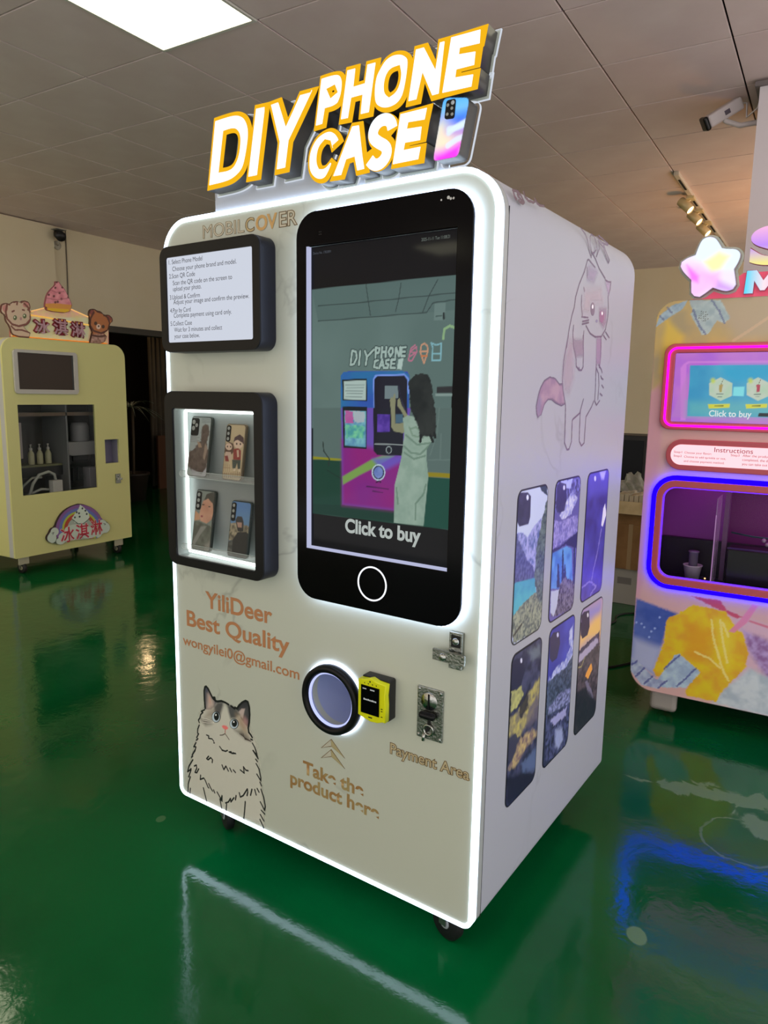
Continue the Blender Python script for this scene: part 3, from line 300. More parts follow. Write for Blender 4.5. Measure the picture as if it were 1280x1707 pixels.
'screen_video':(('p',((5124,20319),(10670,19520),(11058,10172),(5044,9106)),(4,6,8),1,1,0,None,30),('p',((5967,17528),(10188,17570),(10223,16593),(10140,14145),(5968,13984)),(82,104,100),0.8,1,0,(92,114,110),120),('p',((6012,14517),(10187,14613),(10194,11753),(6014,11703)),(80,100,96),0.8,1,0,None,30),('p',((5967,17528),(10188,17570),(10207,16804),(9434,16789),(6181,16729)),(78,100,97),0.8,1,0,None,30),('l',((6180,17107),(7402,17118),(9466,17163),(10177,17183)),(42,56,56),0.8,0.9,0,None,1),('l',((6181,16729),(8361,16767),(9434,16789),(9599,16995),(10183,17033)),(42,56,56),0.8,0.9,0,None,1),('l',((7687,17535),(7766,17117),(7833,16792)),(42,56,56),0.8,0.9,0,None,1),('l',((8710,17501),(8651,17140),(8566,16850)),(42,56,56),0.8,0.9,0,None,1),('l',((9710,17501),(9487,17162),(9325,16795)),(42,56,56),0.8,0.9,0,None,1),('p',((9642,16975),(9937,16976),(9929,16588),(9633,16601)),(100,122,118),1,0.8,0,None,30),('l',((9694,16688),(9842,16699)),(50,70,66),0.8,1,0,None,1.2),('l',((9895,16749),(9899,16625)),(30,40,40),0.8,1,0,None,2),('p',((6013,13245),(6989,13238),(6989,13188),(6013,13160)),(130,130,30),0.6,1,0,None,30),('p',((9568,13078),(10178,13085),(10182,12980),(9584,12972)),(132,120,18),0.6,1,0,None,30),('p',((6013,13160),(6989,13180),(7105,11903),(10203,11747),(6014,11703)),(14,58,46),0.8,1,0,None,30),('p',((9584,12964),(10182,12972),(10194,11753),(9495,11757),(8464,11840),(8442,12884)),(16,68,56),0.8,1,0,None,30),('p',((6014,11711),(8657,11773),(8651,12062),(7104,12029),(6014,11964)),(12,52,42),0.8,1,0,None,30),('l',((6350,13631),(6378,13402),(6567,13203),(6541,13034)),(30,45,42),0.8,1,0,None,1.5),('l',((6488,12904),(6941,12727)),(15,45,38),0.8,1,0,None,1.2),('l',((9847,14605),(9802,14008),(9622,13471)),(95,115,110),0.8,0.8,0,None,1),('l',((9910,14013),(9908,13413)),(95,115,110),0.8,0.8,0,None,1),('l',((9581,13373),(10166,13410)),(95,115,110),0.8,0.8,0,None,1),('p',((9767,15094),(10191,15104),(10188,14952),(9763,14947)),(38,40,42),0.8,1,0,None,30),('p',((9729,14931),(10188,14937),(10190,14886),(9731,14880)),(120,140,135),0.8,1,0,None,30),('p',((7116,15449),(7170,15459),(8797,15455),(8941,15440),(8996,15351),(9005,14370),(8811,12826),(7144,12693)),(48,62,160),0.8,1,0,(30,95,160),60),('p',((6929,15355),(7020,15442),(8804,15457),(8965,15389),(9014,15239),(8879,14288),(6939,14225)),(40,78,160),0.8,1,0,(30,110,150),70),('p',((6951,14538),(9054,14587),(8856,13347),(8685,12625),(8627,12052),(6999,12040)),(96,70,160),1,1,0,None,30),('p',((6974,13724),(7945,13570),(8431,13399),(8854,13425),(8651,12054),(7010,12028)),(116,30,120),5,1,0,(130,25,110),60),('p',((7003,12774),(7949,13290),(8240,13388),(8621,13411),(8051,13096),(7557,12857),(7021,12567)),(110,150,70),3,0.95,0,None,30),('p',((7949,13290),(8854,13433),(8811,13266),(8247,12989),(8099,13139)),(90,80,180),4,0.8,0,None,30),('p',((6971,15255),(7751,15283),(7769,14719),(6996,14729)),(20,34,40),0.6,1,0,None,30),('p',((7022,15215),(7722,15236),(7730,14746),(7037,14762)),(158,178,172),0.6,1,0,None,30),('l',((7074,15123),(7675,15127)),(95,110,110),0.8,0.8,0,None,0.8),('l',((7116,15044),(7656,15048)),(95,110,110),0.8,0.8,0,None,0.8),('l',((7076,14971),(7638,14977)),(95,110,110),0.8,0.8,0,None,0.8),('l',((7117,14900),(7619,14906)),(95,110,110),0.8,0.8,0,None,0.8),('l',((7077,14815),(7600,14823)),(95,110,110),0.8,0.8,0,None,0.8),('p',((6997,14572),(7762,14589),(7767,14212),(7001,14187)),(15,25,32),0.6,1,0,None,30),('p',((6998,14539),(7762,14557),(7768,13529),(7028,13521)),(15,25,32),0.6,1,0,None,30),('p',((7055,14480),(7734,14477),(7737,13579),(7079,13585)),(110,170,180),0.6,1,0,(70,120,160),10),('p',((7081,14460),(7335,14467),(7339,14166),(7084,14157)),(170,70,140),0.6,0.9,2,None,30),('p',((7335,14467),(7685,14456),(7688,14198),(7364,14187)),(160,170,175),0.6,0.9,2,None,30),('p',((7084,14096),(7690,14118),(7694,13798),(7087,13770)),(60,140,140),0.8,0.9,4,(110,190,140),6),('l',((8006,14260),(7955,15256),(8011,15345),(8852,15370),(8954,15276),(8981,14937)),(110,140,215),0.8,1,0,None,2),('p',((7974,15256),(8059,15334),(8853,15351),(8937,15257),(8962,14253),(7992,14220)),(16,18,34),0.8,1,0,None,30),('p',((7952,14561),(8872,14582),(8854,13425),(8094,13399),(7985,13493)),(16,20,34),0.8,1,0,None,30),('p',((8076,14407),(8457,14418),(8466,13990),(8084,13974)),(62,36,130),0.8,1,0,(90,60,160),8),('p',((8621,14423),(8830,14428),(8835,14218),(8626,14210)),(60,90,110),0.8,1,0,None,30),('l',((8016,13674),(8847,13689)),(140,150,150),0.8,1,0,None,1),('p',((8533,13551),(8526,13516),(8508,13486),(8479,13464),(8444,13455),(8410,13460),(8380,13478),(8360,13507),(8352,13541),(8358,13576),(8377,13607),(8406,13628),(8441,13636),(8475,13631),(8505,13613),(8525,13585)),(150,165,165),0.6,1,0,None,30),('p',((8514,13550),(8509,13521),(8494,13496),(8471,13478),(8444,13471),(8417,13475),(8393,13490),(8377,13514),(8371,13542),(8376,13571),(8391,13596),(8414,13614),(8441,13621),(8468,13616),(8492,13602),(8508,13578)),(18,22,34),0.6,1,0,None,30),('p',((8349,12981),(8335,12900),(8291,12829),(8225,12779),(8145,12757),(8064,12766),(7995,12806),(7948,12871),(7930,12950),(7945,13032),(7990,13103),(8057,13153),(8137,13174),(8217,13163),(8285,13123),(8332,13059)),(170,190,205),0.8,1,0,None,30),('p',((8315,12978),(8303,12910),(8267,12850),(8211,12808),(8144,12789),(8077,12797),(8019,12831),(7980,12886),(7965,12953),(7977,13022),(8015,13082),(8071,13124),(8138,13142),(8205,13133),(8262,13099),(8301,13045)),(25,40,60),0.6,1,0,None,30),('p',((8282,12976),(8272,12920),(8242,12871),(8197,12836),(8144,12821),(8089,12828),(8043,12856),(8011,12901),(7999,12955),(8009,13012),(8039,13061),(8085,13095),(8138,13110),(8192,13103),(8239,13075),(8270,13030)),(120,140,195),0.6,1,0,(90,110,170),14),('l',((8082,12715),(8155,12749),(8214,12726)),(40,10,50),0.8,1,0,None,1.5),('l',((7787,12581),(8449,12573)),(50,15,60),0.8,0.8,0,None,1.5),('l',((7963,12482),(8282,12470)),(50,15,60),0.8,0.7,0,None,1.2),('l',((7284,15968),(7235,15615),(7340,15635),(7431,15789),(7403,15934),(7284,15968)),(30,48,50),0.8,0.9,0,None,4.2),('l',((7533,15952),(7499,15613)),(30,48,50),0.8,0.9,0,None,4.2),('l',((7676,15950),(7742,15805),(7944,15975)),(30,48,50),0.8,0.9,0,None,4.2),('l',((7742,15805),(7707,15611)),(30,48,50),0.8,0.9,0,None,4.2),('l',((8007,16024),(7998,15781)),(30,48,50),0.8,0.9,0,None,4.2),('l',((8007,16024),(8120,16001),(8097,15901),(8009,15892)),(30,48,50),0.8,0.9,0,None,4.2),('l',((8195,16030),(8175,15778)),(30,48,50),0.8,0.9,0,None,4.2),('l',((8319,16027),(8299,15796)),(30,48,50),0.8,0.9,0,None,4.2),('l',((8184,15919),(8309,15917)),(30,48,50),0.8,0.9,0,None,4.2),('l',((8443,16014),(8383,15915),(8435,15804),(8507,15893),(8505,15993),(8443,16014)),(30,48,50),0.8,0.9,0,None,4.2),('l',((8582,15792),(8602,16010),(8692,15800),(8723,16017)),(30,48,50),0.8,0.9,0,None,4.2),('l',((8879,16014),(8759,16007),(8752,15809),(8860,15807)),(30,48,50),0.8,0.9,0,None,4.2),('l',((8757,15908),(8858,15910)),(30,48,50),0.8,0.9,0,None,4.2),('l',((8075,15719),(7987,15700),(7964,15557),(8066,15536)),(30,48,50),0.8,0.9,0,None,4.2),('l',((8117,15525),(8200,15737),(8254,15535)),(30,48,50),0.8,0.9,0,None,4.2),('l',((8140,15596),(8241,15595)),(30,48,50),0.8,0.9,0,None,4.2),('l',((8400,15725),(8313,15716),(8315,15635),(8390,15614),(8366,15534),(8279,15534)),(30,48,50),0.8,0.9,0,None,4.2),('l',((8584,15732),(8474,15724),(8453,15533),(8576,15532)),(30,48,50),0.8,0.9,0,None,4.2),('l',((8463,15633),(8562,15632)),(30,48,50),0.8,0.9,0,None,4.2),('l',((7284,15968),(7235,15615),(7340,15635),(7431,15789),(7403,15934),(7284,15968)),(150,172,165),0.8,1,0,None,2.3),('l',((7533,15952),(7499,15613)),(150,172,165),0.8,1,0,None,2.3),('l',((7676,15950),(7742,15805),(7944,15975)),(150,172,165),0.8,1,0,None,2.3),('l',((7742,15805),(7707,15611)),(150,172,165),0.8,1,0,None,2.3),('l',((8007,16024),(7998,15781)),(150,172,165),0.8,1,0,None,2.3),('l',((8007,16024),(8120,16001),(8097,15901),(8009,15892)),(150,172,165),0.8,1,0,None,2.3),('l',((8195,16030),(8175,15778)),(150,172,165),0.8,1,0,None,2.3),('l',((8319,16027),(8299,15796)),(150,172,165),0.8,1,0,None,2.3),('l',((8184,15919),(8309,15917)),(150,172,165),0.8,1,0,None,2.3),('l',((8443,16014),(8383,15915),(8435,15804),(8507,15893),(8505,15993),(8443,16014)),(150,172,165),0.8,1,0,None,2.3),('l',((8582,15792),(8602,16010),(8692,15800),(8723,16017)),(150,172,165),0.8,1,0,None,2.3),('l',((8879,16014),(8759,16007),(8752,15809),(8860,15807)),(150,172,165),0.8,1,0,None,2.3),('l',((8757,15908),(8858,15910)),(150,172,165),0.8,1,0,None,2.3),('l',((8075,15719),(7987,15700),(7964,15557),(8066,15536)),(150,172,165),0.8,1,0,None,2.3),('l',((8117,15525),(8200,15737),(8254,15535)),(150,172,165),0.8,1,0,None,2.3),('l',((8140,15596),(8241,15595)),(150,172,165),0.8,1,0,None,2.3),('l',((8400,15725),(8313,15716),(8315,15635),(8390,15614),(8366,15534),(8279,15534)),(150,172,165),0.8,1,0,None,2.3),('l',((8584,15732),(8474,15724),(8453,15533),(8576,15532)),(150,172,165),0.8,1,0,None,2.3),('l',((8463,15633),(8562,15632)),(150,172,165),0.8,1,0,None,2.3),('p',((8681,15741),(8818,15759),(8772,15491),(8638,15512)),(160,182,175),0.6,1,0,None,30),('l',((9139,16057),(9023,15981),(8958,15707),(9054,15686),(9190,15900),(9175,16017),(9001,15903),(9167,15880),(8980,15786)),(175,105,130),0.8,0.9,0,None,1.5),('l',((9283,15898),(9314,16052),(9394,16089),(9476,16029),(9491,15913),(9283,15898),(9396,15633),(9492,15903)),(190,140,110),0.8,0.9,0,None,1.6),('l',((9321,15800),(9472,15797)),(180,110,70),0.8,1,0,None,1.5),('l',((9577,16094),(9626,15987),(9612,15699),(9839,15696),(9849,16077),(9715,16042),(9577,16094)),(120,170,180),0.8,0.9,0,None,1.5),('l',((9630,15852),(9834,15849)),(120,170,180),0.8,1,0,None,1.5),('l',((9901,16179),(9915,16393),(10059,16459),(10185,16419)),(150,190,130),0.8,0.6,0,None,2.5),('p',((8288,15108),(8671,15110),(8695,14808),(8294,14791)),(108,125,128),0.6,0.9,0,None,30),('p',((8445,14763),(8493,14835),(8543,14816),(8565,14928),(8595,14908),(8618,14766),(8610,14563),(8618,14195),(8875,14225),(8966,14004),(8833,13978),(8585,14009),(8508,14109),(8488,14478)),(124,126,98),0.7,1,0,None,30),('p',((8667,14767),(8727,14819),(8792,14648),(8968,14410),(8897,14337),(8771,14526),(8670,14625)),(124,126,98),0.7,1,0,None,30),('p',((8917,14489),(8816,14648),(8683,15110),(8708,15111),(8763,14849),(8916,14530)),(60,60,90),1,0.4,0,None,30),('p',((8849,14325),(8968,14410),(9161,14375),(9644,13953),(9693,13855),(9536,13667),(9520,13404),(9583,12887),(8687,12816),(8822,13402),(8866,13611),(8852,13692),(8907,13920),(9002,14026)),(138,160,146),0.8,1,0,(122,146,132),10),('p',((8831,14352),(9059,14397),(9697,13891),(9529,13618),(9537,13351),(9593,12972),(9495,11757),(8634,11746),(8636,12701),(8809,13344),(8849,13619),(8887,13969)),(138,160,146),0.8,1,0,(124,148,134),12),('l',((8894,13660),(9082,13516),(9354,13493),(9571,13696)),(85,112,96),0.8,0.7,0,None,2),('l',((8934,13933),(9258,13718),(9613,13774)),(85,112,96),0.8,0.7,0,None,2),('l',((8898,13505),(9177,13367),(9489,13463)),(85,112,96),0.8,0.7,0,None,2),('l',((9532,12775),(9472,12537),(9252,12282),(9263,11888)),(85,112,96),0.8,0.7,0,None,2),('l',((8685,12625),(8742,12232)),(85,112,96),0.8,0.7,0,None,2),('l',((9023,14128),(9125,13930),(9340,13899)),(92,120,98),0.8,0.6,0,None,2),('l',((9072,14090),(9215,14136),(9336,14060)),(92,120,98),0.8,0.6,0,None,2),('p',((8984,15172),(9041,15291),(9181,15370),(9368,15393),(9508,15350),(9592,15253),(9634,15019),(9687,14784),(9768,14413),(9776,14157),(9736,13957),(9622,13912),(9481,13946),(9366,13840),(9313,14039),(9162,14335),(9086,14494),(9004,14853)),(18,26,26),1,1,3,(38,44,42),20),('l',((9621,13952),(9694,13816)),(18,26,26),0.8,1,0,None,3),('l',((9363,13940),(9343,13798)),(18,26,26),0.8,1,0,None,3),('l',((9734,14016),(9749,13918)),(18,26,26),0.8,1,0,None,3)),
'letters':{'D':(((2775,22149),(3124,22164),(3476,22167),(3718,22143),(3921,22059),(4054,21932),(4151,21734),(4174,21526),(4143,21304),(4070,21019),(3980,20757),(3856,20591),(3645,20470),(3396,20388),(3073,20362),(2781,20359),(2447,20352)),((3217,21660),(3429,21669),(3585,21630),(3669,21523),(3672,21361),(3626,21138),(3552,20987),(3444,20875),(3266,20839),(3051,20848))),'I':(((4293,22174),(4783,22153),(4767,21931),(4462,20352),(3937,20358)),None),'Y':(((4757,22149),(5213,22176),(5421,21654),(5552,21824),(5813,22190),(6407,22183),(6334,22062),(5579,21071),(5450,20387),(4955,20382),(5076,21123)),None),'P':(((6456,22400),(6697,22410),(6951,22404),(7102,22367),(7190,22275),(7241,22118),(7206,21851),(7133,21701),(7058,21604),(6880,21555),(6701,21552),(6624,21218),(6250,21205)),((6796,22005),(6865,22017),(6886,21972),(6827,21947))),'H':(((7238,22419),(7646,22409),(7593,22030),(7748,22033),(7816,22416),(8221,22407),(8018,21210),(7609,21214),(7657,21624),(7501,21624),(7407,21196),(7023,21211)),None),'O':(((8235,22260),(8110,22112),(8054,21982),(8017,21777),(8024,21523),(8088,21368),(8207,21274),(8370,21216),(8559,21208),(8759,21256),(8914,21387),(8993,21577),(9057,21900),(9079,22136),(9048,22263),(8924,22370),(8781,22423),(8610,22443),(8462,22416),(8332,22355)),((8693,22035),(8719,21935),(8699,21789),(8627,21654),(8505,21611),(8429,21674),(8421,21810),(8460,21954),(8545,22030))),'N':(((9114,22431),(9452,22424),(9664,22019),(9715,22428),(10010,22425),(9878,21235),(9574,21227),(9390,21644),(9301,21231),(8911,21232)),None),'E':(((10017,22423),(10900,22433),(10817,22040),(10792,22028),(10738,21654),(10297,21661),(10294,21637),(10754,21628),(10698,21240),(9878,21235)),None),'C':(((6814,20625),(7178,20819),(7114,20961),(6986,21106),(6806,21185),(6598,21165),(6388,21088),(6228,20943),(6120,20767),(6072,20561),(6079,20325),(6161,20156),(6309,20018),(6496,19956),(6681,19984),(6811,20119),(6965,20382),(6815,20505),(6706,20404),(6614,20356),(6517,20375),(6469,20460),(6474,20613),(6526,20758),(6652,20842),(6756,20806),(6787,20715)),None),'A':(((7412,21177),(7736,21163),(7851,20428),(7937,20005),(7550,19991),(7471,20312),(7347,20300),(7198,19963),(6747,19978),(6965,20363)),None),'S':(((8520,20706),(8734,20872),(8720,21017),(8568,21160),(8371,21215),(8184,21206),(8020,21111),(7903,20932),(7882,20754),(7933,20598),(8006,20513),(7862,20454),(7802,20399),(7817,20230),(7916,20086),(8062,19999),(8254,19989),(8417,20046),(8555,20170),(8642,20389),(8643,20586)),None),'E2':(((8762,21141),(9629,21170),(9536,20798),(9465,20417),(9028,20409),(9029,20392),(9483,20388),(9431,19978),(8551,19987)),None)},
'letter_whites':{'E':((10047,22372),(10730,22358),(10720,22106),(10254,22128),(10236,22000),(10630,21965),(10608,21718),(10185,21723),(10164,21566),(10594,21534),(10560,21311),(9864,21329)),'E2':((8799,21096),(9480,21098),(9428,20874),(8999,20897),(8966,20760),(9355,20738),(9322,20470),(8924,20481),(8891,20327),(9338,20325),(9285,20077),(8612,20076))},
'S_line':((8575,20848),(8542,20979),(8420,21072),(8257,21076),(8117,21003),(8036,20872),(8050,20724),(8195,20609),(8385,20504),(8446,20386),(8390,20232),(8227,20130),(8060,20147),(7950,20265)),
'emblem':((9878,21235),(10510,21112),(10277,19823),(9643,19958)),
'emblem_art':(('p',((9543,21335),(10578,21126),(10634,19726),(9587,19887)),(60,165,250),1,1,0,None,30),('p',((9783,21011),(10582,21036),(10589,20856),(9786,20919)),(150,225,250),14,0.8,0,None,30),('p',((9789,20844),(10458,20863),(10469,20591),(10024,20617)),(35,90,245),14,0.95,0,None,30),('p',((9700,20750),(9882,20772),(10163,20482),(10472,20518),(10449,19975),(9586,19925)),(250,235,190),14,0.95,0,None,30),('p',((10004,20528),(10470,20554),(10413,20347),(10167,20371)),(150,20,230),12,0.95,0,None,30),('p',((9617,20429),(10028,20487),(10390,20369),(10304,20292),(9718,20168)),(250,225,200),14,0.8,0,None,30),('p',((9649,20142),(9902,20175),(10392,20314),(10323,19774),(9610,19902)),(250,40,240),8,1,0,None,30),('l',((10025,20580),(10249,20576),(10446,20613)),(215,235,255),4,0.8,0,None,5),('l',((10014,20249),(10235,20341),(10412,20365)),(215,235,255),4,0.8,0,None,5),('l',((10028,20506),(10226,20599),(10466,20664)),(215,235,255),4,0.8,0,None,5)),
